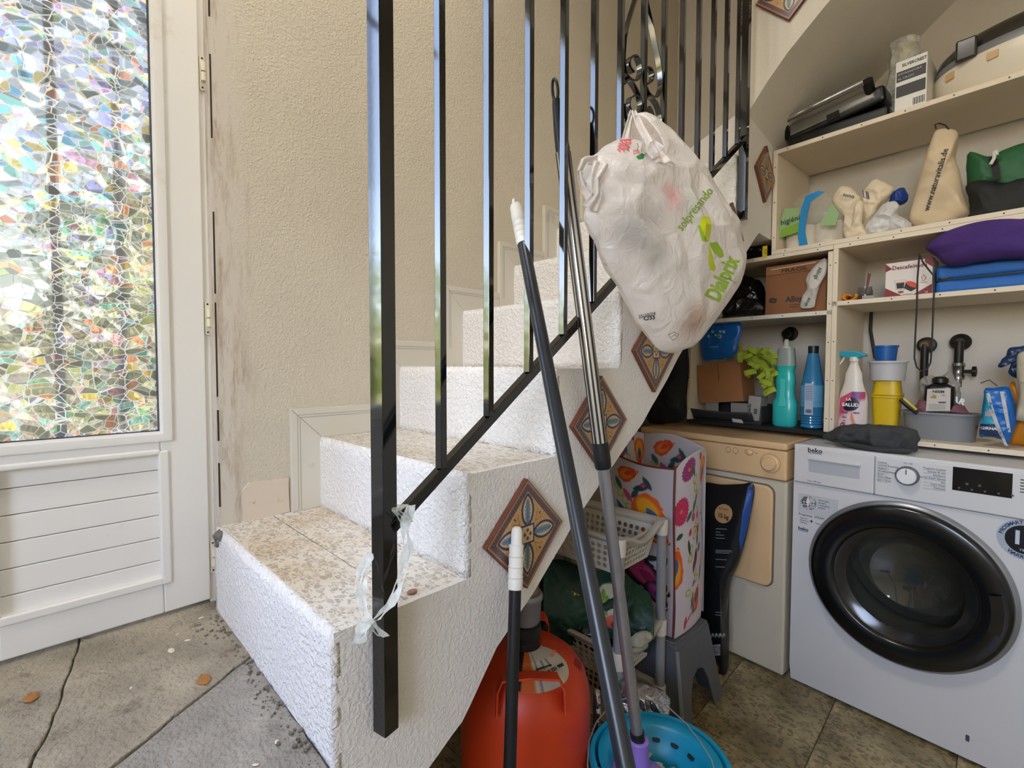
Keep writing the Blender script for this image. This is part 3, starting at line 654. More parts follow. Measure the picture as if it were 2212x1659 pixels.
# ------------------------------------------------------------------ stair railing
XB = -.595
zr = lambda y: .906+(y-.37)*.7405                       # axis of the lower rail
rl = thing('stair_railing', 'black enamelled iron stair railing with square balusters and scrolls', 'railing', (XB, .34, .60))
RZ = math.radians(6)
def bar_turn(x, y):                                       # bars turned on purpose so their near faces mirror the bright clear glass
    if y > 1.0: return 0
    d = Vector((x, y, 0)).normalized(); r = (Vector((-1.26, -.52, 0))-Vector((x, y, 0))).normalized(); n = (r-d).normalized()
    return max(0, math.atan2(n.x, -n.y))
def bar(y, z0, z1, s, name='baluster', x=XB):
    RZ = bar_turn(x, y)
    return obj(name, MB().box(-s/2, -s/2, z0, s/2, s/2, z1, M=Matrix.Translation((x, y, 0)) @ Matrix.Rotation(RZ, 4, 'Z')), BLK, rl, world=True, bevel=.0009)
HR = 1.02
bar(.3455, .592, zr(.345)+HR, .0255, 'newel_post', x=XB-.008)
for k in range(13):
    y = .440+k*.099
    if k == 6: y += .0005
    bar(y, zr(y)+.004, zr(y)+HR, .0128)
bar(1.7085, 1.618, zr(1.7)+HR, .025, 'end_post', x=XB-.008)
sl = math.atan(.7405)
def rail(y0, y1, dz, s, name, m=BLK):
    L = math.hypot(y1-y0, (y1-y0)*.7405)
    return obj(name, MB().box(-s/2, 0, -s/2, s/2, L, s/2, M=Matrix.Translation((XB-.003, y0, zr(y0)+dz)) @ Matrix.Rotation(sl, 4, 'X')), m, rl, world=True, bevel=.001)
rail(.352, 1.70, -.004, .0165, 'lower_rail'); rail(.33, 1.72, HR+.01, .03, 'handrail')
def scroll(px, name='scroll', wd=.013):
    pts = [onx(x, y, XB) for x, y in px]; out = []
    for i in range(len(pts)-1):
        p0, p1, p2, p3 = pts[max(i-1, 0)], pts[i], pts[i+1], pts[min(i+2, len(pts)-1)]
        for t in (0, .25, .5, .75): out.append(.5*((2*p1)+(p2-p0)*t+(2*p0-5*p1+4*p2-p3)*t*t+(3*p1-p0-3*p2+p3)*t**3))
    out.append(pts[-1])
    obj(name, MB().band(out, (1, 0, 0), wd, .0036), BLK, rl, world=True, smooth=True)
scroll([(1374, -20), (1366, 8), (1356, 40), (1347, 75), (1344, 110), (1344, 138), (1350, 163), (1361, 174), (1371, 174), (1378, 162), (1379, 146), (1374, 127), (1367, 121), (1358, 124), (1354, 136), (1357, 148), (1364, 156)])
scroll([(1344, 182), (1350, 173), (1359, 176), (1370, 193), (1378, 214), (1380, 232), (1375, 244)])
scroll([(1376, 211), (1367, 208), (1358, 211), (1354, 223), (1357, 238), (1366, 244)])
scroll([(1389, -20), (1394, 8), (1402, 45), (1411, 90), (1420, 135), (1424, 170), (1422, 195), (1415, 209), (1405, 209), (1396, 200), (1390, 186)])
scroll([(1388, 150), (1395, 146), (1403, 152), (1406, 165), (1402, 176), (1393, 182)])
scroll([(1390, 214), (1396, 208), (1406, 213), (1416, 228), (1422, 250), (1424, 275)])
scroll([(1391, 240), (1396, 231), (1402, 238), (1407, 252)])
scroll([(1343, 225), (1347, 250), (1352, 280), (1357, 305), (1360, 340)])
# cling film strip knotted round the newel
CLG = bpy.data.materials.new('clear_plastic'); CLG.use_nodes = True
def clear_plastic(m, a=.45, col='e8ece8', rough=.25):
    nt = m.node_tree; b = nt.nodes['Principled BSDF']; b.inputs['Base Color'].default_value = (*lin(col), 1); b.inputs['Roughness'].default_value = rough
    N, L = nt.nodes.new, nt.links.new; t = N('ShaderNodeBsdfTransparent'); t.inputs[0].default_value = (.97, .97, .96, 1)
    x = N('ShaderNodeMixShader'); ns = N('ShaderNodeTexNoise'); ns.inputs['Scale'].default_value = 40; tc = N('ShaderNodeTexCoord'); L(tc.outputs['Object'], ns.inputs[0])
    mr = N('ShaderNodeMapRange'); mr.inputs['To Min'].default_value = a*.45; mr.inputs['To Max'].default_value = min(1, a*1.5); mr.inputs['From Min'].default_value = .3; mr.inputs['From Max'].default_value = .7
    L(ns.outputs[0], mr.inputs[0]); L(mr.outputs[0], x.inputs[0]); L(t.outputs[0], x.inputs[1]); L(b.outputs[0], x.inputs[2])
    L(x.outputs[0], nt.nodes['Material Output'].inputs[0])
clear_plastic(CLG, .55)
pl = thing('plastic_strip', 'clear twisted plastic strip knotted around the newel post', 'plastic strip', (XB, .35, .8))
def tw(pts, wd, name):
    out = []
    for i in range(len(pts)-1):
        for t in (0, .25, .5, .75): out.append(Vector(pts[i]).lerp(Vector(pts[i+1]), t))
    out.append(Vector(pts[-1])); k = len(out)
    for s in (-1, 0, 1):
        mb = MB(); o2 = [p+Vector((mnoise.noise(p*50+Vector((s, 0, 0)))*.004+s*.003, mnoise.noise(p*40+Vector((0, s, 5)))*.004+s*wd*.3, 0)) for p in out]
        mb.band(o2, (.6, .7, .2*s), [wd*(.6+.4*math.sin(i*.9+s)) for i in range(k)], .0006)
        obj(name, mb, CLG, pl, world=True, smooth=True)
tw([onx(885, 1092, -.575), onx(878, 1150, -.58), onx(883, 1190, -.58), onx(868, 1250, -.578), onx(845, 1310, -.573), onx(815, 1340, -.572), onx(790, 1345, -.578)], .008, 'strip')
tw([onx(872, 1090, -.60), onx(858, 1105, -.575), onx(880, 1130, -.58)], .010, 'strip')
tw([onx(800, 1195, -.615), onx(785, 1235, -.615), onx(780, 1285, -.612), onx(788, 1325, -.60), onx(795, 1345, -.59)], .009, 'strip')
tw([onx(793, 1345, -.575), onx(785, 1365, -.572), onx(775, 1390, -.575)], .013, 'strip')
tw([onx(795, 1345, -.573), onx(812, 1355, -.571), onx(828, 1375, -.572)], .010, 'strip')
p = onx(891, 1193, XS-.02); p.z = zt(1)
tag(obj('pebble', MB().lathe([(.003, 0), (.0065, .002), (.006, .0045), (.003, .006)], 9, M=Matrix.Translation(p) @ Matrix.Diagonal((1, 1.4, 1, 1))), P('pebble_red', '9c7a70', .8), smooth=True), 'small reddish pebble on the first tread', 'pebble')

# ------------------------------------------------------------------ painted ceramic tiles set as diamonds
TPM = print_mat('glazed_tile_print', .28, coat=.3)
def tile_print(U, V):
    x = (U-.5)*2; y = (V-.5)*2; n = len(x); c = np.tile(rgb('b9945f'), (n, 1))
    nz = np.sin(x*37+np.sin(y*23)*2)*np.sin(y*31+np.sin(x*19)*2)*.03; c = c+nz[:, None]
    m = np.maximum(np.abs(x), np.abs(y))
    # border: pale lip, brown-violet band with dark vine
    c = over(c, soft(.80-m, .02), '6e5550')
    t = np.where(np.abs(x) > np.abs(y), y, x); o = m-.865
    vine = np.abs(o-.028*np.sin(t*PI*12))-.011
    c = over(c, soft(vine, .01)*(m > .80), '2f2c40')
    q = (t*12) % 1-.5; lf = np.hypot(q/12*1.0*6, (np.abs(o)-.036)*3.2)-.085
    c = over(c, soft(lf, .03)*(m > .81)*(m < .92), '34304a')
    c = over(c, soft(np.abs(m-.80)-.012, .01), '5e3528')
    c = over(c, soft(np.abs(m-.775)-.008, .01), 'b98a62')
    c = over(c, soft(.945-m, .01), 'a87e60'); c = over(c, soft(.985-m, .01), '6e3f2c')
    # four petals towards the corners, diamond centre
    for sx, sy in ((1, 1), (-1, 1), (1, -1), (-1, -1)):
        a = (x*sx+y*sy)/2**.5; b = (x*sx-y*sy)/2**.5; r = a-.62
        d = vesica(r, b, .45, .235)
        c = over(c, soft(d, .012), '232a4e'); c = over(c, soft(d+.062, .012), 'c9ae84')
        ed = .105*np.clip(1-((a-.58)/.36)**2, 0, 1)**.5*(.80+.20*np.sin(a*62))
        c = over(c, soft(np.abs(b)-ed, .012)*(a > .22)*(a < .92), '6b5235')
        c = over(c, soft(np.abs(b)-ed+.022, .014)*(a > .25)*(a < .90), '5c93b5')
        c = over(c, soft(np.abs(np.abs(b)-.30*np.abs((a*9) % 1-.5)*.25)-.007, .008)*(a > .3)*(a < .86)*(np.abs(b) < ed-.03), '2f5f8c')
        c = over(c, soft(np.abs(b)-.008, .008)*(a > .25)*(a < .88), '2b5682')
    dd = (np.abs(x)+np.abs(y))/2**.5-.205
    rot = (np.abs(x)+np.abs(y))*0+m
    c = over(c, soft(dd-.045, .01), '232a4e'); c = over(c, soft(dd+.0, .01), 'd0b48a')
    for ax, ay in ((.075, .075), (-.075, .075), (.075, -.075), (-.075, -.075)):
        an = np.arctan2(y-ay, x-ax); r_ = np.hypot(x-ax, y-ay); c = over(c, soft(r_-.048-.014*np.cos(an*5), .01), '5a2c33')
    # ochre sprigs at the edge middles
    for k in range(4):
        ca, sa = math.cos(k*PI/2), math.sin(k*PI/2); a = x*ca+y*sa; b = -x*sa+y*ca
        for s in (1, -1):
            c = over(c, soft(np.abs(np.hypot(a-.40, b-s*.0)-.0)-.0, .01), 'a8601f')
            c = over(c, soft(np.hypot((a-.64)/1.0, (b-s*.12)/1.0)-.045, .01), 'a8601f')
            c = over(c, soft(np.hypot((a-.64), (b-s*.12))-.028, .01), 'd99a3c')
            st = np.abs(b-s*(.12*((a-.42)/.2)**1*np.clip(1, 0, 1)))-.013
            c = over(c, soft(st, .01)*(a > .42)*(a < .62), 'a8601f')
        c = over(c, soft(vesica(a-.66, b, .06, .022), .01), '3a2440')
        c = over(c, soft(np.hypot(a-.40, b)-.022, .01), 'b0682a')
    return c
def ceramic(loc, M, label, clone_of=None):
    root = thing('ceramic_tile', label, 'ceramic tile', loc, group='painted ceramic tiles on the stair sides', rot=M)
    if clone_of is None:
        h = .075
        b = obj('tile_body', MB().box(-h, -h, 0, h, h, .011), P('tile_clay', '6b3d28', .7, noise=(30, .15)), root, bevel=.0012)
        painted('glazed_face', 170, 170, lambda u, v: ((u-.5)*2*(h-.0012), (v-.5)*2*(h-.0012), .0114), tile_print, TPM, root)
    else:
        for ch in clone_of.children: q = ch.copy(); COL.objects.link(q); q.parent = root
    return root
SM = frame((0, 1, 0), (0, 0, 1)) @ Matrix.Rotation(PI/4, 4, 'Z')
def tl(y, z): return (XS+.0005, y, z)
c0 = ceramic(tl(.651, .801), SM, 'nearest painted diamond tile, beside the lowest stair step')
ceramic(tl(.894, .993), SM, 'painted diamond tile behind the striped metal pole', c0)
ceramic(tl(1.137, 1.158), SM, 'painted diamond tile just below the hanging carrier bag', c0)
ceramic(tl(1.640, 1.556), SM, 'painted diamond tile half hidden by the right edge of the carrier bag', c0)
ceramic(tl(1.964, 1.845), SM, 'narrow seen painted diamond tile left of the shelf top', c0)
ceramic((-.497, 1.799, 2.371), frame((1, 0, 0), (0, 0, 1)) @ Matrix.Rotation(PI/4, 4, 'Z'), 'painted diamond tile on the upper flight, cut by the top of the picture', c0)

# ------------------------------------------------------------------ poles leaning on the stair
DPL = P('dark_blue_black_pole', '1c2129', .3, spec=.6, noise=(18, .15)); BPL = P('black_pole', '17181a', .4, spec=.4); WGR = P('white_grip', 'e6e3dc', .5, bump=(90, .15, .001))
GPL = P('grey_metal_pole', '9b9ba0', .32, metal=.75, noise=(40, .06))
def axisM(a, b):                                          # local z runs a->b
    d = (Vector(b)-Vector(a)).normalized(); return Matrix.Translation(a) @ d.to_track_quat('Z', 'Y').to_matrix().to_4x4()
M_ = onx(1163, 785, -.571); B_ = onD(1340, 1659, .57); dr = (M_-B_).normalized()
T_ = M_+dr*.235; 
Tt = onx(1112, 440, -.655); T_ = M_+(Tt-M_)*1.0; B0 = B_+(B_-M_).normalized()*((B_.z-.0)/abs((M_-B_).normalized().z))
# one straight axis through the top and the rail contact, kept in the sight plane of the picture line
pb = thing('broom_handle', 'dark broom handle with white moulded grip, leaning through the railing', 'broom handle', B0, rot=Matrix.Identity(4))
axp = (Tt-B0).normalized(); Ltot = (Tt-B0).length
MM = axisM(B0, Tt)
obj('pole', MB(MM).lathe([(.0112, .0), (.0112, Ltot-.105)], 20), DPL, pb, world=True, smooth=True)
gp = [(.0118, -.105), (.0125, -.10)]
for i in range(4): z = -.095+i*.014; gp += [(.0126, z), (.0112, z+.002), (.0126, z+.004)]
gp += [(.0128, -.036), (.0128, -.030), (.0119, -.029), (.0122, -.012), (.0095, -.004), (.005, .0)]
obj('grip', MB(MM @ Matrix.Translation((0, 0, Ltot))).lathe(gp, 22), WGR, pb, world=True, smooth=True)
ey = MB(MM @ Matrix.Translation((0, 0, Ltot-.008))); ey.tube([(0, .0095*math.cos(a), .016*math.sin(a)) for a in [2*PI*i/18 for i in range(18)]], .0032, 8, close=True, M=Matrix.Rotation(-.7, 4, 'Z'))
obj('hanging_eye', ey, WGR, pb, world=True, smooth=True)
bh = MB(axisM(B0, Tt)); 
# mop with striped telescopic handle
TT = onx(1196, 188, -.638); BB = onD(1381, 1600, 1.0)
mp = thing('mop', 'purple headed mop on a striped chrome and grey telescopic pole', 'mop', BB, rot=Matrix.Identity(4))
def onseg(px, py):                                        # point of the TT-BB line at picture height py
    lo, hi = 0, 1
    for _ in range(30):
        t = (lo+hi)/2; q = TT.lerp(BB, t); d = q-CAM; y = 829.5-FPX*d.dot(UP)/d.dot(FW)
        if y < py: lo = t
        else: hi = t
    return TT.lerp(BB, lo)
a = onseg(0, 330); b = onseg(0, 957); c = onseg(0, 1012); Mx = axisM(b, a); L1 = (a-b).length
fl_ = MB(Mx).lathe([(.0145, -.01), (.0145, L1)], 28, sx=1)
st = obj('striped_tube', fl_, P('stripe_chrome', 'd8d4cc', .22, metal=.6), mp, world=True, smooth=True)
dk = MB(Mx)
for i in range(9):
    an = 2*PI*i/9; cx, cy = .0137*math.cos(an), .0137*math.sin(an)
    dk.box(-.0022, -.0018, 0, .0022, .0018, L1, M=Matrix.Translation((cx, cy, 0)) @ Matrix.Rotation(an+PI/2, 4, 'Z'))
obj('dark_stripe', dk, P('stripe_dark', '26201e', .3), st, world=False) if False else obj('dark_stripes', dk, P('stripe_dark', '26201e', .3), st, world=True)
bpy.data.objects['dark_stripes'].name = 'stripe_inlay'
obj('collar', MB(axisM(c, b)).lathe([(.0155, 0), (.017, .004), (.0178, .02), (.017, (b-c).length), (.0148, (b-c).length+.001)], 24), BPL, mp, world=True, smooth=True)
e_ = onseg(0, 1580); Mg = axisM(e_, c)
obj('lower_tube', MB(Mg).lathe([(.0125, -.01), (.0125, (c-e_).length+.004)], 24), GPL, mp, world=True, smooth=True)
obj('sleeve', MB(axisM(BB, e_)).lathe([(.0135, -.03), (.0150, 0), (.0150, (e_-BB).length)], 20), BPL, mp, world=True, smooth=True)
hk = MB(axisM(a, TT)); Lh = (TT-a).length
hk.lathe([(.0140, -.004), (.0146, .01), (.0132, Lh*.35), (.0100, Lh*.7), (.0085, Lh-.026)], 20)
gr_ = obj('hook_grip', hk, BPL, mp, world=True, smooth=True)
rg = MB(axisM(a, TT)); rg.tube([(0+.0105*math.cos(t), 0, Lh-.006+.022*math.sin(t)) for t in [2*PI*i/22 for i in range(22)]], .0030, 9, close=True, M=Matrix.Rotation(.5, 4, 'Z'))
obj('hanging_eye', rg, BPL, mp, world=True, smooth=True)
PUR = P('purple_plastic', '8a6fc4', .4)
hd = MB(Matrix.Translation(BB-Vector((0, 0, .015))))
hd.lathe([(.070, -.085), (.068, -.07), (.045, -.05), (.025, -.035), (.021, -.01), (.022, .018), (.0185, .020)], 26)
for s in (-1, 1): hd.lathe([(.012, -.060), (.012, -.03), (.006, -.026)], 12, M=Matrix.Translation((s*.038, s*-.02, 0)))
obj('mop_socket', hd, PUR, mp, world=True, smooth=True)
ys = MB(); rnd = random.Random(4)
for i in range(110):
    an = rnd.random()*2*PI; r = .03+rnd.random()*.03; p0 = BB+Vector((r*math.cos(an), r*math.sin(an), -.085)); R2 = .075+rnd.random()*.035
    ys.tube([p0, BB+Vector((R2*math.cos(an), R2*math.sin(an), -.10)), BB+Vector((R2*1.05*math.cos(an+.2), R2*1.05*math.sin(an+.2), -.19))], .004, 5, caps=False)
o = obj('mop_strands', ys, P('mop_yarn', 'b9b2a6', .9), mp, world=True, smooth=True); o['kind'] = 'stuff'
# short stick with white grip
TA = onx(1118, 1137, -.600); TB = onD(1104, 1659, .80); TB = TB+(TB-TA)*(TB.z/(TA.z-TB.z)); 
sk = thing('squeegee_handle', 'short black handle with white ribbed grip in front of the nearest tile', 'broom handle', TB, rot=Matrix.Identity(4))
Ms = axisM(TB, TA); Ls = (TA-TB).length; zt_ = Ls
obj('pole', MB(Ms).lathe([(.0110, 0), (.0110, Ls-.095)], 20), BPL, sk, world=True, smooth=True)
gp = [(.0130, -.108), (.0135, -.104)]
for z in (-.092, -.074, -.056): gp += [(.0136, z), (.0128, z+.002), (.0140, z+.005), (.0128, z+.008)]
gp += [(.0136, -.035), (.0136, -.032), (.0105, -.0315), (.0105, -.010), (.0085, -.003), (.004, .0)]
obj('grip', MB(Ms @ Matrix.Translation((0, 0, zt_))).lathe(gp, 24), WGR, sk, world=True, smooth=True)
obj('floor_blade', MB(Matrix.Translation(TB)).box(-.13, -.015, 0, .13, .015, .03), BPL, sk, world=True, bevel=.003)
obj('broom_head', MB(Matrix.Translation(B0)).box(-.12, -.02, 0, .12, .02, .06), BPL, pb, world=True, bevel=.005)

# ------------------------------------------------------------------ hanging supermarket carrier bag
BAGM = bpy.data.materials.new('thin_white_film'); BAGM.use_nodes = True
def thin_film(m, col, tl=.45, rough=.3, bump=None, tint=None):
    nt = m.node_tree; b = nt.nodes['Principled BSDF']; N, L = nt.nodes.new, nt.links.new
    b.inputs['Base Color'].default_value = (*lin(col), 1); b.inputs['Roughness'].default_value = .24; b.inputs['Specular IOR Level'].default_value = .7
    t = N('ShaderNodeBsdfTranslucent'); t.inputs[0].default_value = (*lin(col), 1); x = N('ShaderNodeMixShader'); x.inputs[0].default_value = tl
    tc = N('ShaderNodeTexCoord'); n = N('ShaderNodeTexNoise'); n.inputs['Scale'].default_value = 20; n.inputs['Detail'].default_value = 5; n.inputs['Distortion'].default_value = 2.5
    L(tc.outputs['Object'], n.inputs[0]); bp = N('ShaderNodeBump'); bp.inputs['Strength'].default_value = .5; bp.inputs['Distance'].default_value = .014
    L(n.outputs[0], bp.inputs['Height']); L(bp.outputs[0], b.inputs['Normal'])
    if tint:                                              # soft dim colours of what is inside, showing through
        src = None
        for i, (pos, r, h, k) in enumerate(tint):
            d = N('ShaderNodeVectorMath'); d.operation = 'DISTANCE'; d.inputs[1].default_value = pos; L(tc.outputs['Object'], d.inputs[0])
            mr = N('ShaderNodeMapRange'); mr.inputs['From Min'].default_value = 0; mr.inputs['From Max'].default_value = r; mr.inputs['To Min'].default_value = k; mr.inputs['To Max'].default_value = 0; mr.interpolation_type = 'SMOOTHSTEP'
            L(d.outputs['Value'], mr.inputs[0]); q = N('ShaderNodeMix'); q.data_type = 'RGBA'; L(mr.outputs[0], q.inputs[0])
            if src: L(src, q.inputs[6])
            else: q.inputs[6].default_value = (*lin(col), 1)
            q.inputs[7].default_value = (*lin(h), 1); src = q.outputs[2]
        L(src, b.inputs['Base Color']); L(src, t.inputs[0])
    L(b.outputs[0], x.inputs[1]); L(t.outputs[0], x.inputs[2]); L(x.outputs[0], nt.nodes['Material Output'].inputs[0])
bagD = lambda px, py: onD(px, py, .86+(px-1245)/355*.27+.035)
hook = bagD(1368, 246)
body = [(1268, 352), (1300, 318), (1333, 300), (1362, 303), (1398, 322), (1408, 322), (1395, 290), (1378, 262), (1368, 247), (1385, 243), (1412, 262), (1440, 283), (1475, 322), (1500, 352), (1528, 395), (1550, 432), (1578, 470), (1588, 498), (1596, 530), (1603, 562), (1592, 610), (1572, 645), (1548, 680), (1522, 715), (1500, 742), (1472, 756), (1440, 762), (1424, 752), (1400, 722), (1383, 700), (1366, 664), (1348, 632), (1338, 612), (1322, 590), (1305, 560), (1290, 520), (1278, 500), (1265, 462), (1272, 430), (1262, 395)]
BAGR = .22
root = thing('carrier_bag', 'full white supermarket carrier bag with green print hanging on the railing scroll', 'bag', hook, rot=Matrix.Identity(4))
tint = [((bagD(1420, 455)-hook), .035, 'f0a0a6', .85), ((bagD(1350, 525)-hook), .045, 'a8a8b0', .6), ((bagD(1395, 570)-hook), .04, 'a0a49c', .6), ((bagD(1480, 700)-hook), .05, 'b08a6c', .75), ((bagD(1460, 480)-hook), .05, 'c9dcd0', .6), ((bagD(1380, 500)-hook), .05, 'b9b6b4', .5)]
thin_film(BAGM, 'f7f3f0', .45, tint=[(tuple(p-FW*.062), r*1.35, h, k) for p, r, h, k in tint])
bm_ = pillow(pxs(body, bagD), .062, seed=3, wr=.011, freq=12, nr=44, na=220, hook=hook, flat=2.0, sharp=1.3)
obj('bag_body', bm_, BAGM, root, world=True, smooth=2)
bb = bvh_of(bm_); VD = (bb, FW, .0042)
def ribbon(px, wds, D0, name='handle', mat=BAGM, parent=root, side=RT):
    pts = []
    for i in range(len(px)-1):
        for t in (0, .25, .5, .75):
            x = px[i][0]*(1-t)+px[i+1][0]*t; y = px[i][1]*(1-t)+px[i+1][1]*t; d = px[i][2]*(1-t)+px[i+1][2]*t; pts.append((onD(x, y, d), wds[i]*(1-t)+wds[i+1]*t))
    pts.append((onD(*px[-1]), wds[-1])); mb = MB(); k = len(pts)
    def fn(u, v):
        j = v*(k-1); i = min(int(j), k-2); t = j-i; p = pts[i][0].lerp(pts[i+1][0], t); w_ = pts[i][1]*(1-t)+pts[i+1][1]*t
        tn = (pts[i+1][0]-pts[i][0]).normalized(); sd = (side-tn*side.dot(tn)).normalized()
        return p+sd*(u-.5)*w_-FW*(.006*math.sin(u*PI*3+v*4)+.003*mnoise.noise(p*60+Vector((u*3, 0, 0))))
    mb.grid(10, 40, fn); return obj(name, mb, mat, parent, world=True, smooth=2, fix=False, solid=.0008)
ribbon([(1362, 240, 1.0), (1355, 275, .98), (1352, 320, .955)], [.008, .014, .03], 1)
ribbon([(1366, 240, .995), (1380, 270, .975), (1410, 320, .955), (1425, 350, .93)], [.010, .022, .03, .04], 1)
ribbon([(1290, 345, .90), (1262, 347, .88), (1250, 372, .875), (1258, 400, .88), (1280, 432, .89)], [.02, .018, .012, .02, .03], 1, side=UP)
ribbon([(1296, 352, .885), (1284, 385, .87), (1288, 420, .875), (1272, 450, .89)], [.03, .018, .02, .03], 1)
ribbon([(1385, 330, .93), (1400, 310, .92), (1420, 330, .92)], [.02, .035, .03], 1)
GRN = P('green_ink', '8fb81e', .4); YGR = P('lime_ink', 'c6cf17', .4); DGR = P('dark_green_ink', '7a9a22', .4); BKI = P('black_ink', '24242a', .5); REDI = P('red_ink', 'd8434e', .5)
def bagM(px, py, ang):                                    # print frame facing the camera, rotated by ang (deg)
    c = bagD(px, py); a = math.radians(ang); r = RT*math.cos(a)+UP*math.sin(a); u = -RT*math.sin(a)+UP*math.cos(a); return frame(r, u, c)
text('Dialprix', .056, GRN, root, bagM(1561, 600, 64), 'printed_name', onto=VD, local=False, bold=.0012, sx=.62, res=3)
text('solpresando', .030, DGR, root, bagM(1500, 450, 52), 'printed_word', onto=VD, local=False, sx=.8)
text('25/10/24', .0105, BKI, root, bagM(1397, 680, 12), 'printed_date', onto=VD, local=False)
text('C/33', .0125, BKI, root, bagM(1402, 686, 8), 'printed_date', onto=VD, local=False, bold=.0003)
def pdec(px, m, name='printed_leaf', sub=8):              # print given as picture outline, draped
    o = []
    for i in range(len(px)):
        for t in range(sub): a, b = px[i], px[(i+1) % len(px)]; o.append(bagD(a[0]+(b[0]-a[0])*t/sub, a[1]+(b[1]-a[1])*t/sub))
    c = sum(o, Vector())/len(o); mb = MB(); n = len(o); R = 6
    for r in range(R):
        for p in o: mb.v.append(c.lerp(p, 1-r/R))
    mb.v.append(c)
    for r in range(R-1):
        for i in range(n): mb.f.append((r*n+i, r*n+(i+1) % n, (r+1)*n+(i+1) % n, (r+1)*n+i))
    for i in range(n): mb.f.append(((R-1)*n+i, (R-1)*n+(i+1) % n, R*n))
    drape(mb, VD, .001); obj(name, mb, m, root, world=True, fix=False)
pdec([(1512, 470), (1522, 464), (1532, 468), (1536, 480), (1534, 505), (1529, 522), (1520, 505), (1512, 485)], YGR)
pdec([(1506, 485), (1511, 484), (1520, 503), (1528, 521), (1516, 519)], GRN)
pdec([(1531, 523), (1548, 521), (1560, 540), (1563, 552), (1555, 556), (1543, 546), (1534, 532)], GRN)
pdec([(1530, 525), (1535, 540), (1546, 578), (1542, 584), (1533, 582), (1529, 560)], YGR)
pdec([(1372, 338), (1384, 330), (1392, 332), (1388, 342), (1378, 343)], P('bag_green', '1f7a3c', .5), 'green_patch')
def pline(px, m, wd=.0011, name='printed_line'):
    mb = MB(); pts = [bagD(x, y) for x, y in px]
    mb.band(pts, RT if abs(px[0][0]-px[-1][0]) < abs(px[0][1]-px[-1][1]) else UP, wd, .0003); drape(mb, VD, .001); obj(name, mb, m, root, world=True, fix=False)
for l in ([(1444, 722), (1456, 716), (1466, 722), (1459, 730), (1452, 734), (1444, 722)], [(1450, 727), (1457, 721), (1462, 726)]): pline(l, BKI)
for i in range(3): text('ANA', .013, REDI, root, bagM(1339+i*9, 313-i*1, 75), 'printed_word', onto=VD, local=False)
for l in ([(1348, 310), (1354, 318), (1358, 326)], [(1374, 308), (1378, 316), (1374, 324)], [(1382, 310), (1387, 318), (1384, 326)]): pline(l, P('thin_green_ink', '3c7a4a', .5))
text('DE', .011, REDI, root, bagM(1373, 327, 10), 'printed_word', onto=VD, local=False)
text('COR', .011, REDI, root, bagM(1394, 326, -20), 'printed_word', onto=VD, local=False)
# ------------------------------------------------------------------ washing machine and dryer
def Sroot(name, label, cat, a, n, z, rz=0, group=None): return thing(name, label, cat, S(a, n, z), -PSI+rz, group)
def fdec(m, polyxz, parent, y=0, th=.0006, name='print_mark'):     # thin print on a local front plane y
    return obj(name, MB(FRONT(0, y, 0)).prism(polyxz, 0, th), m, parent, fix=True)
def ft(body, size, m, parent, x, z, y=0, sx=1, ang=0, align='CENTER', bold=0, name='lettering'):
    return text(body, size, m, parent, FRONT(x, y-.0004, z) @ Matrix.Rotation(math.radians(ang), 4, 'Z'), name, sx=sx, align=align, bold=bold)
WHM = P('white_appliance', 'd2d2d3', .32, spec=.5, noise=(3, .02)); GLB = P('dark_gloss', '101113', .12, spec=.8); DGY = P('dark_grey_plastic', '2b2c2e', .35)
INK = P('grey_ink', '4c4f58', .5); INKD = P('dark_ink', '1b1c20', .5); NAVY = P('navy_ink', '1f3560', .5); CHR = P('chrome', 'c8c8c8', .18, metal=1)
WN = 1.82; WA = -.632
wm = Sroot('washing_machine', 'white front loading washing machine with dark round door', 'washing machine', WA, WN, 0)
def wl(px, py): a, z = sp(px, py, WN); return a-WA, z
Wd = .60
cab = MB().box(0, .012, .012, .006, .52, .85).box(Wd-.006, .012, .012, Wd, .52, .85).box(0, .012, .842, Wd, .52, .85).box(0, .51, .012, Wd, .52, .85).box(0, .012, .012, Wd, .52, .02)
obj('cabinet', cab, WHM, wm, bevel=.002)
def front_plate(cx, cz, r):
    mb = MB(); n = 96; zt0, zb0 = .85, .012
    for i in range(n):
        an = 2*PI*i/n; mb.v.append(Vector((cx+r*math.cos(an), .006, cz+r*math.sin(an))))
    for i in range(n):
        an = 2*PI*i/n; c, s = math.cos(an), math.sin(an); ts = []
        if c > 1e-6: ts.append((Wd-cx)/c)
        if c < -1e-6: ts.append((0-cx)/c)
        if s > 1e-6: ts.append((zt0-cz)/s)
        if s < -1e-6: ts.append((zb0-cz)/s)
        t = min(ts); mb.v.append(Vector((cx+t*c, .006, cz+t*s)))
    for i in range(n): j = (i+1) % n; mb.f.append((i, j, n+j, n+i))
    for (x_, z_) in ((0, zb0), (0, zt0), (Wd, zb0), (Wd, zt0)):
        k = sorted(range(n), key=lambda q: (mb.v[n+q]-Vector((x_, .006, z_))).length)[:2]; mb.v.append(Vector((x_, .006, z_)))
        if abs(k[0]-k[1]) in (1, n-1): mb.f.append((n+k[0], n+k[1], len(mb.v)-1))
    return mb
zpan = wl(1716, 1037)[1]; xs_ = wl(1890, 1020)[0]
obj('drawer_front', MB().box(.002, -.004, zpan+.001, xs_-.0008, .01, .842), WHM, wm, bevel=.004)
obj('control_panel', MB().box(xs_+.0008, -.004, zpan+.001, Wd-.002, .01, .842), WHM, wm, bevel=.004)
obj('panel_joint', MB().box(.004, .0045, zpan-.0012, Wd-.004, .0055, zpan+.0012), DGY, wm)
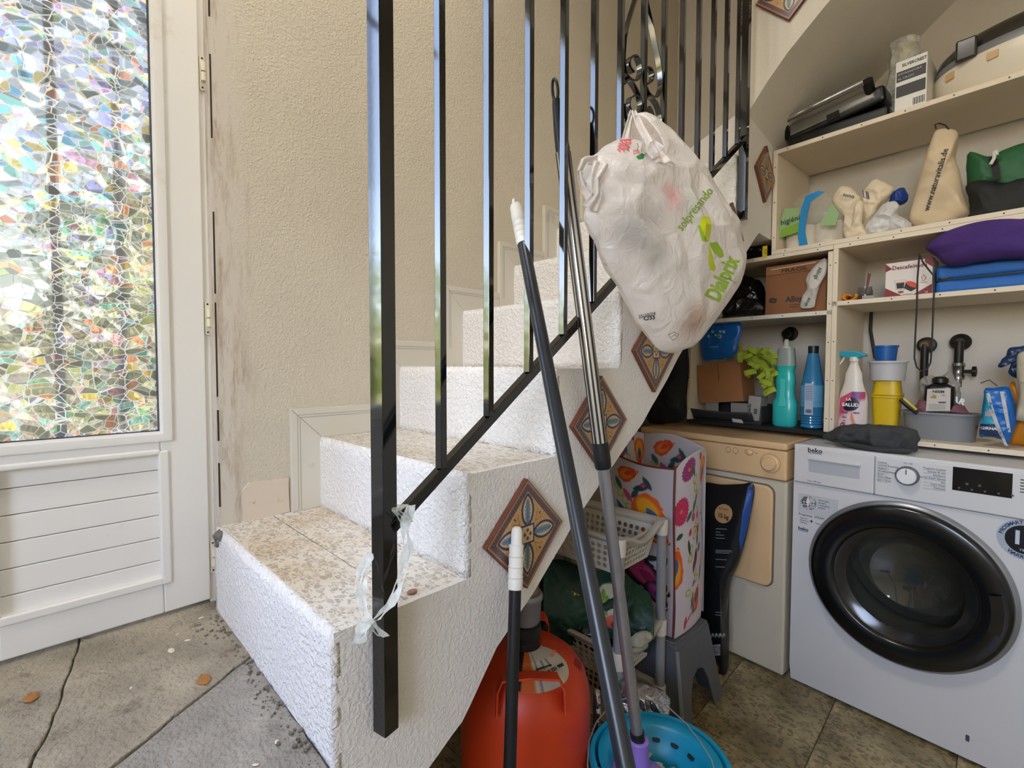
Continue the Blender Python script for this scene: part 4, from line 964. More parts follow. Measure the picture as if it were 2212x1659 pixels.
for fx_, fy_ in ((.05, .06), (.55, .06), (.05, .46), (.55, .46)): obj('levelling_foot', MB().lathe([(.02, 0), (.02, .014)], 12, M=Matrix.Translation((fx_, fy_, 0))), DGY, wm)
if False: obj('feet', MB().lathe([(.02, 0), (.02, .014)], 12, M=Matrix.Translation((.05, .06, 0))).lathe([(.02, 0), (.02, .014)], 12, M=Matrix.Translation((.55, .06, 0))).lathe([(.02, 0), (.02, .014)], 12, M=Matrix.Translation((.05, .46, 0))).lathe([(.02, 0), (.02, .014)], 12, M=Matrix.Translation((.55, .46, 0))), DGY, wm)
(hx0, hz1), (hx1, hz0) = wl(1749, 988), wl(1858, 1030)
dh = obj('drawer_handle', MB(FRONT(0, -.004, 0)).prism(rrect(hx1-hx0, .052, .004, cx=(hx0+hx1)/2, cz=0) if False else rrect(hx1-hx0, .050, .004, cx=(hx0+hx1)/2, cy=(hz0+hz1)/2+.002), 0, .0012), P('handle_recess', 'b4b7bd', .4), wm, bevel=.0005)
obj('handle_lip', MB().box(hx0-.003, -.012, (hz0+hz1)/2+.018, hx1+.003, -.003, (hz0+hz1)/2+.027), WHM, dh, bevel=.002)
kx, kz = wl(1962, 1024)
kb = obj('programme_knob', MB(FRONT(kx, -.004, kz)).lathe([(.0285, 0), (.0285, .010), (.0265, .015), (.024, .016)], 40), P('knob_ring', '5b5d62', .35), wm, smooth=True)
obj('knob_cap', MB(FRONT(kx, -.004, kz)).lathe([(.0235, .0155), (.0235, .020), (.021, .0225)], 40), P('knob_white', 'e3e4e6', .3), kb, smooth=True)
obj('knob_pointer', MB(FRONT(kx, -.0268, kz)).prism([(-.001, .006), (.001, .006), (.001, .021), (-.001, .021)], 0, .0008), INKD, kb)
(dx0, dz1), (dx1, dz0) = wl(2060, 1004), wl(2187, 1070)
dz0 = wl(2060, 1054)[1]
dp = obj('display', MB(FRONT(0, -.0042, 0)).prism([(dx0, dz0), (dx1, dz0), (dx1, dz1), (dx0, dz1)], 0, .001), GLB, wm)
for i in range(5): obj('display_icon', MB(FRONT(0, -.0054, 0)).prism(disc(.0028, 10, cx=dx0+.014+i*.026, cy=dz0+.008), 0, .0003), INK, dp)
for i, q in enumerate((.03, .055)): obj('display_icon', MB(FRONT(0, -.0054, 0)).prism(disc(.0034, 12, cx=dx0+q, cy=dz0+.022), 0, .0003), INK, dp)
for i in range(5): obj('level_mark', MB(FRONT(0, -.0042, 0)).prism([(dx1+.014, dz1-.012-i*.008), (dx1+.034, dz1-.012-i*.008), (dx1+.034, dz1-.0145-i*.008), (dx1+.014, dz1-.0145-i*.008)], 0, .0006), INKD, wm)
ft('Hoja', .006, INK, wm, dx1+.022, dz1+.0, -.004) if False else None
ft('▶II', .008, INK, wm, dx1+.018, dz0-.008, -.004) if False else None
x, z = wl(1762, 971); ft('beko', .022, INKD, wm, x, z, -.004, bold=.0004); fdec(INKD, [(x-.020, z-.0105), (x+.020, z-.0105), (x+.020, z-.0090), (x-.020, z-.0090)], wm, -.004)
x, z = wl(1760, 1040); ft('9 kg | 1400 rpm', .0065, INK, wm, x, z+.004, -.004)
lefts = ['Cottons', 'Cottons Economy', 'Hygiene +', 'Woollens/Hand', 'Sport', 'Down Wear', 'Spin + Drain']; rights = ['Programs Custom', 'Xpress 45 min', 'Synthetics', 'Xpress Super Xpress', 'Mix', 'Dark Wash', 'Delicates']
for i in range(7):
    x, z = wl(1895, 986+i*9.6); z = kz+.030-i*.0092
    ft(lefts[i], .0068, INK, wm, xs_+.008, z, -.004, align='LEFT'); fdec(INK, [(xs_+.008, z-.0052), (kx-.046, z-.0052), (kx-.046, z-.0047), (xs_+.008, z-.0047)], wm, -.004)
    ft(rights[i], .0068, INK, wm, kx+.085, z, -.004, align='RIGHT'); fdec(INK, [(kx+.036, z-.0052), (kx+.085, z-.0052), (kx+.085, z-.0047), (kx+.036, z-.0047)], wm, -.004)
ft('On / Off', .006, INK, wm, kx, kz+.036, -.004)
# round door
l = wl(1755, 1200); r = wl(2199, 1335); ccx, ccz = (l[0]+r[0])/2, .0
b_ = wl(2040, 1453); t_ = wl(1900, 1088); ccz = (b_[1]+t_[1])/2; R = (r[0]-l[0])/2*.992
obj('front_plate', front_plate(ccx, ccz, R-.045), WHM, wm, solid=.0015)
DM = FRONT(ccx, .006, ccz)
dr_ = obj('door_ring', MB(DM).lathe([(R+.010, -.002), (R+.010, .010), (R+.004, .016), (R-.001, .018), (R-.002, .010)], 96, cap=False), P('ring_silver', '8f9196', .3, metal=.5), wm, smooth=True)
obj('door_rim', MB(DM).lathe([(R, .008), (R, .024), (R-.004, .031), (R-.012, .034), (R-.060, .037), (R-.064, .034), (R-.070, .024)], 96, cap=False), P('rim_black', '0b0c0d', .22, spec=.7), dr_, smooth=True)
obj('glass_surround', MB(DM).lathe([(R-.069, .026), (R-.080, .022), (R-.098, .012)], 96, cap=False), P('surround_black', '1c1d1e', .15, spec=.7), dr_, smooth=True)
TG = bpy.data.materials.new('smoked_glass'); TG.use_nodes = True; nt = TG.node_tree; nt.nodes.clear(); t_n = nt.nodes.new('ShaderNodeBsdfTransparent'); t_n.inputs[0].default_value = (.42, .43, .41, 1)
g_n = nt.nodes.new('ShaderNodeBsdfGlossy'); g_n.inputs['Roughness'].default_value = .05; x_n = nt.nodes.new('ShaderNodeMixShader'); x_n.inputs[0].default_value = .10; o_n = nt.nodes.new('ShaderNodeOutputMaterial')
nt.links.new(t_n.outputs[0], x_n.inputs[1]); nt.links.new(g_n.outputs[0], x_n.inputs[2]); nt.links.new(x_n.outputs[0], o_n.inputs[0])
obj('door_glass', MB(DM).lathe([(R-.098, .012), (R-.112, -.01), (R-.125, -.05), (R-.140, -.085), (.062, -.098), (.03, -.103), (.0, -.104)], 96, cap=False), TG, dr_, smooth=True)
DRM = P('drum_steel', 'b5b2a8', .4, metal=.6)
dm = obj('drum', MB(DM).lathe([(R-.072, -.004), (R-.06, -.02), (R-.05, -.22), (R-.07, -.24), (0, -.245)], 72, cap=False), DRM, wm, smooth=True)
hol = MB(DM)
for row in range(5):
    for i in range(26):
        an = PI+.25+i*(PI-.5)/25; rr = R-.057+row*.002
        hol.lathe([(.0032, 0), (.0032, .001)], 8, M=Matrix.Translation((rr*math.cos(an)*.99, rr*math.sin(an)*.99, -.05-row*.026)) @ Vector((-math.cos(an), -math.sin(an), 0)).to_track_quat('Z', 'Y').to_matrix().to_4x4())
obj('drum_hole', hol, INKD, dm)['kind'] = 'stuff'
obj('door_handle', MB(DM).lathe([(.0, .0), (.001, .0)], 4) if False else MB(DM).prism([( (R-.018)*math.cos(a), (R-.018)*math.sin(a)) for a in [-.25+i*.05 for i in range(11)]]+[((R-.045)*math.cos(a), (R-.045)*math.sin(a)) for a in [.25-i*.05 for i in range(11)]], .0442, .048), GLB, dr_, bevel=.001)
# stickers and prints
x, z = wl(1756, 1080); st1 = obj('paper_sticker', MB(FRONT(0, .0055, 0)).prism([(x-.045, z+.018), (x+.075, z+.018), (x+.07, z-.050), (x-.045, z-.050)], 0, .0003), P('clear_sticker', 'c3c6cb', .25), wm)
def wash_pic(U, V):
    x = (U-.5)*2; y = (V-.5)*2; c = np.tile(rgb('8a8c90'), (len(x), 1)); n = np.sin(x*9+np.sin(y*7)*2)*np.sin(y*8+1+np.sin(x*6)*2)
    c = over(c, soft(.1-n, .3), 'c9cacc'); c = over(c, soft(.35+n, .3), '3c3d40'); c = over(c, soft(np.abs(x+.05)-.16-.05*np.sin(y*6), .1)*(y > -.5), 'e6e6e6'); return c
painted('globe_picture', 60, 60, lambda u, v: ((x-.014)+(u-.5)*2*.024*math.sqrt(max(0, 1-((v-.5)*2)**2)), .0045, z-.010+(v-.5)*2*.024), wash_pic, print_mat('sticker_print', .3), st1)
for i, s in enumerate(['ahorra agua,', 'energia y', 'y detergente', 'siempre']): ft(s, .0065, P('green_text', '4f6e52', .5), wm, x+.016, z+.006-i*.0085, .005, align='LEFT')
x, z = wl(1725, 1108); ft('Programas  STEAM', .010, INKD, wm, x, z, .0055, align='LEFT')
for i, s in enumerate(['Algodon', 'Sinteticos', 'Camisas']): ft(s, .007, INK, wm, x+.004, z-.012-i*.008, .0055, align='LEFT')
ft('+', .018, INKD, wm, x+.040, z-.018, .0055, bold=.0006); ft('Vapor', .007, INK, wm, x+.06, z-.020, .0055)
x, z = wl(1735, 1141); ft('beko', .016, NAVY, wm, x, z, .0055, bold=.0004); fdec(NAVY, [(x-.015, z-.0085), (x+.015, z-.0085), (x+.015, z-.0072), (x-.015, z-.0072)], wm, .0055)
x, z = wl(2117, 1097); ft('STEAM', .010, INK, wm, x, z, .0055); obj('steam_emblem', MB(FRONT(0, .0055, 0)).tube([(x+.030+.008*math.cos(t), z+.008*math.sin(t), 0) for t in [2*PI*i/20 for i in range(20)]], .0006, 5, close=True), INK, wm)
x, z = wl(2156, 1106); ft('ProSmartInverter', .0095, INK, wm, x, z, .0055, align='LEFT')
x, z = wl(2216, 1164); bdg = obj('round_badge', MB(FRONT(0, .006, 0)).prism(disc(.056, 48, cx=x, cy=z), 0, .0006), NAVY, wm)
obj('badge_band', MB(FRONT(0, .0053, 0)).prism(disc(.0535, 48, cx=x, cy=z), 0, .0006), P('badge_silver', 'b9c4d4', .3, metal=.3), bdg); obj('badge_centre', MB(FRONT(0, .0045, 0)).prism(disc(.038, 48, cx=x, cy=z), 0, .0006), P('badge_black', '14161c', .3), bdg)
ft('10', .05, P('badge_light', 'c2cbdc', .3), bdg, x-.002, z+.002, .0038, bold=.0015); ft('YEAR', .009, P('badge_light', 'c2cbdc', .3), bdg, x, z-.028, .0038)
for i, chx in enumerate('PROSMART INVERTER'):
    an = math.radians(168-i*9.6); ft(chx, .0125, NAVY, bdg, x+.0455*math.cos(an), z+.0455*math.sin(an), .0045, ang=math.degrees(an)-90, bold=.0003) if chx != ' ' else None
for i, chx in enumerate('WARRANTY'):
    an = math.radians(235+i*9.6); ft(chx, .0125, NAVY, bdg, x+.0455*math.cos(an), z+.0455*math.sin(an), .0045, ang=math.degrees(an)+90, bold=.0003)
x, z = wl(2092, 1593); (fx, fz) = wl(2078, 1560)
obj('filter_flap', MB(FRONT(0, .0057, 0)).prism([(fx, .03), (fx+.14, .03), (fx+.14, fz), (fx, fz)], 0, .0006), WHM, wm)
obj('flap_catch', MB(FRONT(0, .0052, 0)).prism(rrect(.008, .018, .002, cx=x, cy=z), 0, .0012), INK, wm)

DN = 1.80; DA = -1.247
dy = Sroot('tumble_dryer', 'old cream tumble dryer with yellowed panel under the left shelf', 'tumble dryer', DA, DN, 0)
def dl(px, py): a, z = sp(px, py, DN); return a-DA, z
CRM = P('yellowed_plastic', 'dcb98c', .42, noise=(4, .05)); CRB = P('cream_enamel', 'c9c0ac', .4, noise=(3, .03))
zq = dl(1707, 1040)[1]
obj('cabinet', MB().box(.0, .008, .012, .60, .52, zq-.004), CRB, dy, bevel=.008, seg=3)
pn = obj('control_panel', MB().box(.0, -.002, zq, .60, .52, .822), CRM, dy, bevel=.007, seg=3)
obj('top_cover', MB().box(-.001, -.006, .824, .601, .525, .850), CRM, dy, bevel=.008, seg=3)
kx, kz = dl(1665, 999)
kb = obj('timer_knob', MB(FRONT(kx, -.002, kz)).lathe([(.030, 0), (.030, .004), (.024, .006), (.0235, .020), (.021, .023), (0, .024)], 44, cap=False), CRM, pn, smooth=True)
obj('dial_scale', MB(FRONT(kx, -.0021, kz)).tube([(.034*math.cos(t), .034*math.sin(t), 0) for t in [2*PI*i/40 for i in range(40)]], .0007, 5, close=True), P('brown_ink', '8a6c48', .6), kb)
for px, py, rx in ((1574, 970, .0085), (1590, 972, .0085), (1619, 975, .0135)):
    x, z = dl(px, py); q = obj('push_button', MB(FRONT(x, -.002, z)).lathe([(.0100, 0), (.0100, .003), (.008, .005), (0, .0055)], 28, sx=rx/.010, cap=False), CRM, pn, smooth=True)
    obj('button_ring', MB(FRONT(x, -.0021, z)).tube([(rx*1.12*math.cos(t), .0112*math.sin(t), 0) for t in [2*PI*i/24 for i in range(24)]], .0006, 5, close=True), P('brown_ink', '8a6c48', .6), q)
x, z = dl(1635, 977); fdec(INKD, disc(.002, 10, cx=x, cy=z), pn, -.002)
# door panel
(x1, zt1) = dl(1671, 1062); zb1 = dl(1660, 1266)[1]; zt1 = dl(1560, 1030)[1]-.0
obj('door_panel', MB(FRONT(0, .009, 0)).prism(rrect(.48, zt1-zb1, .03, 6, cx=x1-.24, cy=(zt1+zb1)/2), 0, .014), CRM, dy, bevel=.006, seg=3)
obj('door_gap', MB(FRONT(0, .0085, 0)).prism(rrect(.49, zt1-zb1+.010, .034, 6, cx=x1-.24, cy=(zt1+zb1)/2), 0, .0012), P('gap_dark', '6e675c', .8), dy)

# ------------------------------------------------------------------ shelving of cream boards
BRD = P('cream_board', 'ddd0ba', .55, noise=(5, .03)); BRI = P('white_board', 'd8d4ca', .6); NAILC = P('nail_hole', '3a3026', .9)
SN = 2.0; SD = .335
def shelf_unit(label, a0, a1, boards, ups, group=None):
    root = Sroot('shelf_unit', label, 'shelving', (a0+a1)/2, SN, boards[0][0]); o = (a0+a1)/2; zb = boards[0][0]
    for (z, nm, m) in boards:
        obj(nm, MB().box(a0-o, 0, z-zb, a1-o, SD, z-zb+.016), m, root, bevel=.0008, seg=1)
        e = MB(FRONT(0, 0, 0)); k = max(3, int((a1-a0)/.11))
        for i in range(k): e.prism(disc(.0022, 8, cx=a0-o+.05+(a1-a0-.1)*i/(k-1), cy=z-zb+.008), 0, .0004)
        h = obj('nail_hole', e, NAILC, root); h['kind'] = 'stuff'
    for (a, z0, z1) in ups:
        u = obj('side_panel', MB().box(a-o, 0, z0-zb, a-o+.016, SD, z1-zb), BRD, root, bevel=.0008, seg=1)
        e = MB(FRONT(0, 0, 0)); k = max(3, int((z1-z0)/.12))
        for i in range(k): e.prism(disc(.0022, 8, cx=a-o+.008, cy=z0-zb+.05+(z1-z0-.1)*i/(k-1)), 0, .0004)
        obj('nail_hole', e, NAILC, root)['kind'] = 'stuff'
    return root
aL = sp(1667, 450, SN)[0]; zT = sp(1667, 334, SN)[1]; zM = sp(1817, 533, SN)[1]; a45 = sp(1797, 620, SN)[0]
zR = sp(1812, 648, SN)[1]; zLm = sp(1785, 668, SN)[1]; aLL = sp(1485, 800, SN)[0]
shelf_unit('upper cream shelf box on top, holding bags and appliances', aL, .25, [(zM+.0165+.0, 'bottom_board', BRD), (zT, 'top_board', BRD)], [(aL, zM+.033, zT), (.234, zM+.033, zT)])
shelf_unit('lower right cream shelf unit above the washing machine', a45+.0008, .25, [(.862, 'bottom_board', BRD), (zR-.016, 'middle_board', BRD), (zM, 'top_board', BRD)], [(a45+.0008, .878, zM), (.234, .878, zM)])
shelf_unit('lower left cream shelf unit above the dryer, mostly under the stairs', aLL, a45, [(.8645, 'bottom_board', P('black_board', '141414', .5)), (zLm-.016, 'middle_board', BRI), (sp(1785, 536, SN)[1]-.004, 'top_board', BRD)], [(aLL, .88, zM-.006), (a45-.016, .88, zM-.006)])
ZU, ZRm, ZLm_, ZRb, ZLb, ZTT = zM+.0325, zR, zLm, .878, .8805, zT+.016
def at(px, py, n, z): return sp(px, py, n)[0]

# top shelf: contact grill
a0, _ = sp(1690, 290, 2.03); a1, _ = sp(1920, 220, 2.03); gx = (a0+a1)/2; GW = a1-a0
gr_ = Sroot('contact_grill', 'black contact grill with bright steel handle bar on the top shelf', 'grill', gx, 2.03, ZTT)
GM = Matrix.Identity(4)
obj('lower_housing', MB().box(-GW/2+.015, .02, .0, GW/2-.006, .27, .055), P('grill_black', '141414', .35), gr_, bevel=.012, seg=3)
TL = Matrix.Translation((0, .02, .045)) @ Matrix.Rotation(math.radians(-7), 4, 'Y')
obj('upper_housing', MB(TL).box(-GW/2+.01, .0, .012, GW/2-.012, .24, .07), P('grill_black', '141414', .35), gr_, bevel=.014, seg=3)
obj('steel_lid', MB(TL).box(-GW/2+.02, -.003, .030, GW/2-.04, .20, .074), P('grill_steel', '8a8880', .35, metal=.7), gr_, bevel=.006)
obj('handle_bar', MB(TL).tube([(-GW/2+.02, -.035, .085), (GW/2-.06, -.035, .085)], .0125, 20), CHR, gr_, smooth=True)
for s in (-GW/2, GW/2-.06): obj('handle_arm', MB(TL).tube([(s+.01, -.035, .085), (s+.008, -.01, .07), (s+.004, .03, .045)], [.016, .016, .014], 12), P('grill_black', '141414', .35), gr_, smooth=True)
obj('rubber_foot', MB().box(-GW/2+.03, .03, -.0, -GW/2+.06, .06, .006), GLB, gr_); obj('latch', MB(TL).box(-.02, -.006, .02, .02, .0, .045), GLB, gr_, bevel=.002)
# vacuum sealer box
a0, _ = sp(1930, 240, 2.02); a1, _ = sp(1998, 232, 2.02); bw_ = a1-a0; zt2 = sp(1963, 122, 2.02)[1]; bh_ = zt2-ZTT
bx = Sroot('appliance_box', 'small white printed cardboard box standing on the top shelf', 'box', (a0+a1)/2, 2.02, ZTT)
obj('carton', MB().box(-bw_/2, 0, 0, bw_/2, .16, bh_), P('white_carton', 'dcdad4', .5), bx, bevel=.001)
BK2 = P('print_charcoal', '2a2b2d', .5)
fdec(BK2, [(-bw_/2+.003, bh_*.60), (bw_/2-.003, bh_*.60), (bw_/2-.003, bh_*.80), (-bw_/2+.003, bh_*.80)], bx); fdec(BK2, [(-bw_/2+.003, bh_*.30), (bw_/2-.003, bh_*.30), (bw_/2-.003, bh_*.52), (-bw_/2+.003, bh_*.52)], bx)
ft('SILVERCREST', .0135, INKD, bx, bw_/2-.002, bh_*.90, 0, align='RIGHT', bold=.0003, sx=.8); ft('ENVASADORA', .0095, P('print_pale', 'b9b9b9', .5), bx, -bw_/2+.006, bh_*.74, -.001, align='LEFT'); ft('AL VACIO', .0095, P('print_pale', 'b9b9b9', .5), bx, -bw_/2+.006, bh_*.65, -.001, align='LEFT')
for i in range(14): fdec(INKD, [(bw_/2-.034+i*.0022, .012), (bw_/2-.034+i*.0022+(.0014 if i % 3 else .0007), .012), (bw_/2-.034+i*.0022+(.0014 if i % 3 else .0007), .034), (bw_/2-.034+i*.0022, .034)], bx, name='barcode_bar')
# cups in a clear bag
a, z = sp(1950, 95, 2.16)
cu = Sroot('cup_stack', 'stack of pale plastic cups in a clear bag behind the white box', 'cups', a, 2.17, ZTT)
H = z-ZTT
for i in range(6): obj('cup', MB(Matrix.Translation((0, 0, H-.03-i*.016)) @ euler(.25, .1, 0)).lathe([(.024, -.06), (.0355, .026), (.037, .027), (.037, .029), (.034, .028), (.023, -.057)], 28, cap=False), P('cup_ivory', 'd9cfae', .5), cu, smooth=True)
obj('clear_wrap', MB().grid(36, 14, lambda u, v: ((.043+.014*mnoise.noise(Vector((math.cos(u*2*PI)*2, math.sin(u*2*PI)*2, v*5))))*math.cos(u*2*PI)*(1.0+.5*(1-v)*(1-v)), (.043+.01*mnoise.noise(Vector((math.cos(u*2*PI)*2, math.sin(u*2*PI)*2+9, v*5))))*math.sin(u*2*PI), H*1.05*v), wrap=True), CLG, cu, smooth=True)
# oval cooker
a, z = sp(2003, 200, 2.15); rx = .27
ck = Sroot('oval_cooker', 'large oval white cooker with dark lid at the right end of the top shelf', 'cooker', a+rx, 2.18, ZTT)
CW = P('cooker_white', 'd9d0be', .35)
obj('base', MB(Matrix.Translation((0, 0, 0))).lathe([(.225, .0), (.24, .004), (.25, .02), (.262, .05), (.268, .085), (.262, .11)], 64, sy=.62), CW, ck, smooth=True)
obj('grey_band', MB().lathe([(.263, .110), (.262, .126), (.255, .135)], 64, sy=.62, cap=False), P('band_grey', '75767a', .4), ck, smooth=True)
obj('lid', MB().lathe([(.256, .135), (.250, .16), (.225, .185), (.17, .205), (.08, .215), (0, .217)], 64, sy=.62, cap=False), P('lid_smoke', '2b2823', .15, spec=.7), ck, smooth=True)
def ckat(ang, z, r=.266): an = math.radians(ang); return Matrix.Translation((r*math.cos(an), r*.62*math.sin(an), z)) @ Vector((math.cos(an)*.62, math.sin(an), 0)).to_track_quat('Z', 'Y').to_matrix().to_4x4()
hb = obj('lid_handle', MB(frame((1, 0, 0), (0, 0, 1), (-.165, -.1335, .125))).box(-.025, -.02, -.0, .025, .045, .012), P('lid_smoke', '2b2823', .15), ck, bevel=.006)
for cx in (-.205, -.105):
    yy = -.62*.268*math.sqrt(max(0, 1-(cx/.268)**2)); obj('button', MB(FRONT(cx, yy-.0005, .085) @ Matrix.Rotation(math.radians(35 if cx < -.15 else 12)*-1, 4, 'Y')).prism(rrect(.026, .022, .003), -.002, .003), P('cooker_button', 'c9a77c', .4), ck, bevel=.001)

# ------------------------------------------------------------------ upper compartment
CLR2 = bpy.data.materials.new('pack_film'); CLR2.use_nodes = True; clear_plastic(CLR2, .12, 'dfe4d6', .15)
def soft_bag(name, label, px, n, thick, mat, seed=0, wr=.008, z=None, cat='bag', freq=11, nr=22, na=110, sharp=1.2, D=None, flat=2.2, **k):
    fn = (lambda x, y: onn(x, y, n)) if D is None else (lambda x, y: onD(x, y, D))
    pts = pxs(px, fn); c = sum(pts, Vector())/len(pts); c.z = min(p.z for p in pts)
    root = thing(name, label, cat, c, rot=Matrix.Identity(4)); mb = pillow(pts, thick, seed=seed, wr=wr, freq=freq, nr=nr, na=na, sharp=sharp, flat=flat)
    if z is not None:
        for v in mb.v: v.z = max(v.z, z+.0005)
    obj('bag_body' if cat == 'bag' else 'body', mb, mat, root, world=True, smooth=2); root['_'] = 0; del root['_']
    return root, mb
a0 = sp(1686, 520, 2.06)[0]; a1 = sp(1822, 510, 2.06)[0]
tp = Sroot('toilet_paper_pack', 'clear pack of white toilet rolls with green print on the upper shelf', 'toilet paper', (a0+a1)/2, 2.10, ZU); w2 = (a1-a0)/2
for i, (x, y) in enumerate(((-w2+.055, 0), (w2-.062, .02))):
    obj('roll', MB(Matrix.Translation((x, y+.01, 0))).lathe([(.02, .001), (.052, .001), (.053, .05), (.052, .094), (.02, .094), (.02, .001)], 40, cap=False), P('tissue', 'e2d9cc', .95), tp, smooth=True)
def tpp(u, v):
    x = (u-.5)*2; an = u*2*PI; r = 1+.08*mnoise.noise(Vector((math.cos(an)*3, math.sin(an)*3, v*4)))
    sh = 1-.55*max(0, (v-.55)/.45); return ((w2+.002)*math.copysign(abs(math.cos(an))**.6, math.cos(an))*r*sh-(.03*max(0, v-.5)), .068*math.copysign(abs(math.sin(an))**.6, math.sin(an))*r*sh+.01, .002+.215*v)
obj('clear_film', MB().grid(60, 22, tpp, wrap=True), CLR2, tp, smooth=True)
GP = P('pack_green', '8fb07a', .5); GP2 = P('pack_green_deep', '7da634', .5); BLT = P('pack_blue', '1f86c4', .4)
obj('blue_tape', MB(FRONT(0, -.067, 0)).prism([(-.030, .003), (.000, .0), (-.012, .06), (-.006, .12), (.004, .165), (.05, .19), (.03, .20), (-.012, .192), (-.026, .15), (-.034, .09), (-.036, .05)], 0, .003), BLT, tp)
obj('green_print', MB(FRONT(0, -.064, 0)).prism([(-w2+.004, .055), (-.036, .07), (-.034, .155), (-w2+.02, .165), (-w2+.006, .12)], 0, .0012), GP, tp); obj('green_print', MB(FRONT(0, -.0653, 0)).prism([(-w2+.004, .052), (-.036, .062), (-.034, .10), (-w2+.01, .085)], 0, .0012), GP2, tp)
obj('green_print', MB(FRONT(0, -.066, 0)).prism([(.035, .07), (w2-.02, .06), (w2-.01, .10), (.075, .145), (.05, .10)], 0, .0012), GP, tp)
text('higiénico', .030, P('pack_text', '24343c', .5), tp, FRONT(-.052, -.0685, .115) @ Matrix.Rotation(.10, 4, 'Z'), 'printed_word', sx=.9)
CB1 = P('cream_bag_film', 'd9caae', .45, sss=.0, bump=(30, .3, .004)); CB2 = P('white_bag_film', 'c9c7c6', .4, bump=(30, .3, .004))
r1, m1 = soft_bag('folded_bag', 'cream folded plastic bag leaning left, beside the toilet rolls', [(1797, 425), (1812, 402), (1830, 400), (1850, 415), (1858, 430), (1852, 470), (1856, 512), (1838, 518), (1822, 505), (1832, 482), (1815, 460), (1800, 440)], 2.08, .022, CB1, 11, .007, ZU)
text('tomis', .018, NAVY, r1, frame(WV, (0, 0, 1), onn(1832, 420, 2.08)) @ Matrix.Rotation(-.5, 4, 'Z'), 'printed_word', onto=(bvh_of(m1), FW), local=False)
r2, m2 = soft_bag('folded_bag', 'larger cream folded bag with a blue emblem, in the middle of the upper shelf', [(1862, 415), (1886, 385), (1912, 390), (1930, 405), (1915, 430), (1900, 450), (1888, 480), (1876, 505), (1862, 512), (1852, 480), (1862, 440)], 2.10, .028, CB1, 12, .008, ZU)
for i in range(3): decal('emblem', [(1, 1)], NAVY, r2, Matrix.Identity(4)) if False else None
em = MB()
for i in range(4):
    x0, y0 = 1861+i*3.6, 408+i*1
    a_, b_, c_, d_ = [onn(*q, 2.08) for q in ((x0, y0), (x0+2.2, y0+.5), (x0+5.2, y0+17), (x0+3, y0+17))]; em.v += [a_, b_, c_, d_]; em.f.append(tuple(range(i*4, i*4+4)))
drape(em, (bvh_of(m2), FW), .001); obj('emblem', em, NAVY, r2, world=True, fix=False)
soft_bag('folded_bag', 'rumpled white plastic bag lying in front on the upper shelf edge', [(1866, 490), (1885, 465), (1905, 440), (1925, 432), (1943, 440), (1938, 462), (1955, 470), (1968, 480), (1970, 500), (1950, 506), (1915, 512), (1890, 516), (1872, 508)], 2.05, .030, CB2, 13, .010, ZU)
soft_bag('folded_bag', 'deep blue crumpled bag corner behind the white bag', [(1918, 440), (1930, 412), (1948, 402), (1958, 412), (1960, 428), (1945, 440)], 2.12, .02, P('deep_blue_film', '1f3f8c', .35), 14, .006)
soft_bag('folded_bag', 'narrow cream bag folds hanging over the shelf edge below the emblem bag', [(1822, 500), (1838, 485), (1846, 440), (1858, 430), (1866, 445), (1862, 480), (1878, 510), (1866, 518), (1850, 520), (1830, 516)], 2.035, .016, CB1, 15, .006)
r3, m3 = soft_bag('cloth_tote', 'tall cream cloth tote bag standing with a black cord loop', [(2022, 277), (2050, 274), (2068, 285), (2066, 310), (2062, 335), (2072, 365), (2078, 400), (2085, 430), (2093, 458), (2075, 470), (2060, 478), (2030, 495), (2010, 500), (1985, 492), (1966, 485), (1963, 465), (1975, 420), (1985, 380), (1996, 340), (2010, 300)], 2.08, .040, P('tote_cloth', 'cdb99a', .9, noise=(14, .10), bump=(60, .3, .003)), 16, .009, ZU)
text('www.naturavitalis.de', .0225, INKD, r3, frame(WV, (0, 0, 1), onn(2020, 386, 2.04)) @ Matrix.Rotation(math.radians(77), 4, 'Z'), 'printed_word', onto=(bvh_of(m3), FW), local=False, bold=.0002)
p0 = onn(2020, 275, 2.07); p1 = onn(2048, 276, 2.07)
obj('cord_loop', MB().tube([p0, onn(2018, 266, 2.07), onn(2026, 263, 2.07), onn(2040, 267, 2.07), p1], .0022, 8), BKI, r3, world=True, smooth=True)
GB = P('green_nylon', '1f5a34', .6, bump=(30, .3, .003)); BB2 = P('black_nylon', '0f1110', .7, bump=(30, .3, .003))
bp, _ = soft_bag('backpack', 'green and black fabric backpack at the right end of the upper shelf', [(2088, 332), (2100, 326), (2135, 336), (2165, 322), (2212, 305), (2260, 300), (2290, 340), (2290, 470), (2212, 500), (2150, 500), (2090, 495), (2092, 440), (2085, 380)], 2.12, .06, GB, 17, .008, ZU)
mbk = pillow(pxs([(2085, 400), (2120, 385), (2170, 390), (2212, 380), (2290, 380), (2290, 495), (2212, 500), (2120, 500), (2060, 498), (2095, 455)], lambda x, y: onn(x, y, 2.08)), .05, seed=18, wr=.008, nr=20, na=90)
for v in mbk.v: v.z = max(v.z, ZU+.0005)
obj('black_pocket', mbk, BB2, bp, world=True, smooth=2)
obj('strap', MB().band([onn(2142, 335, 2.06), onn(2148, 355, 2.04), onn(2152, 385, 2.03)], WV, .016, .003), BB2, bp, world=True); obj('white_tie', MB().tube([onn(2138, 352, 2.03), onn(2146, 338, 2.035), onn(2145, 325, 2.05), onn(2150, 322, 2.05), onn(2152, 332, 2.05)], .0045, 8), P('tie_white', 'c9c9c4', .7), bp, world=True, smooth=True)
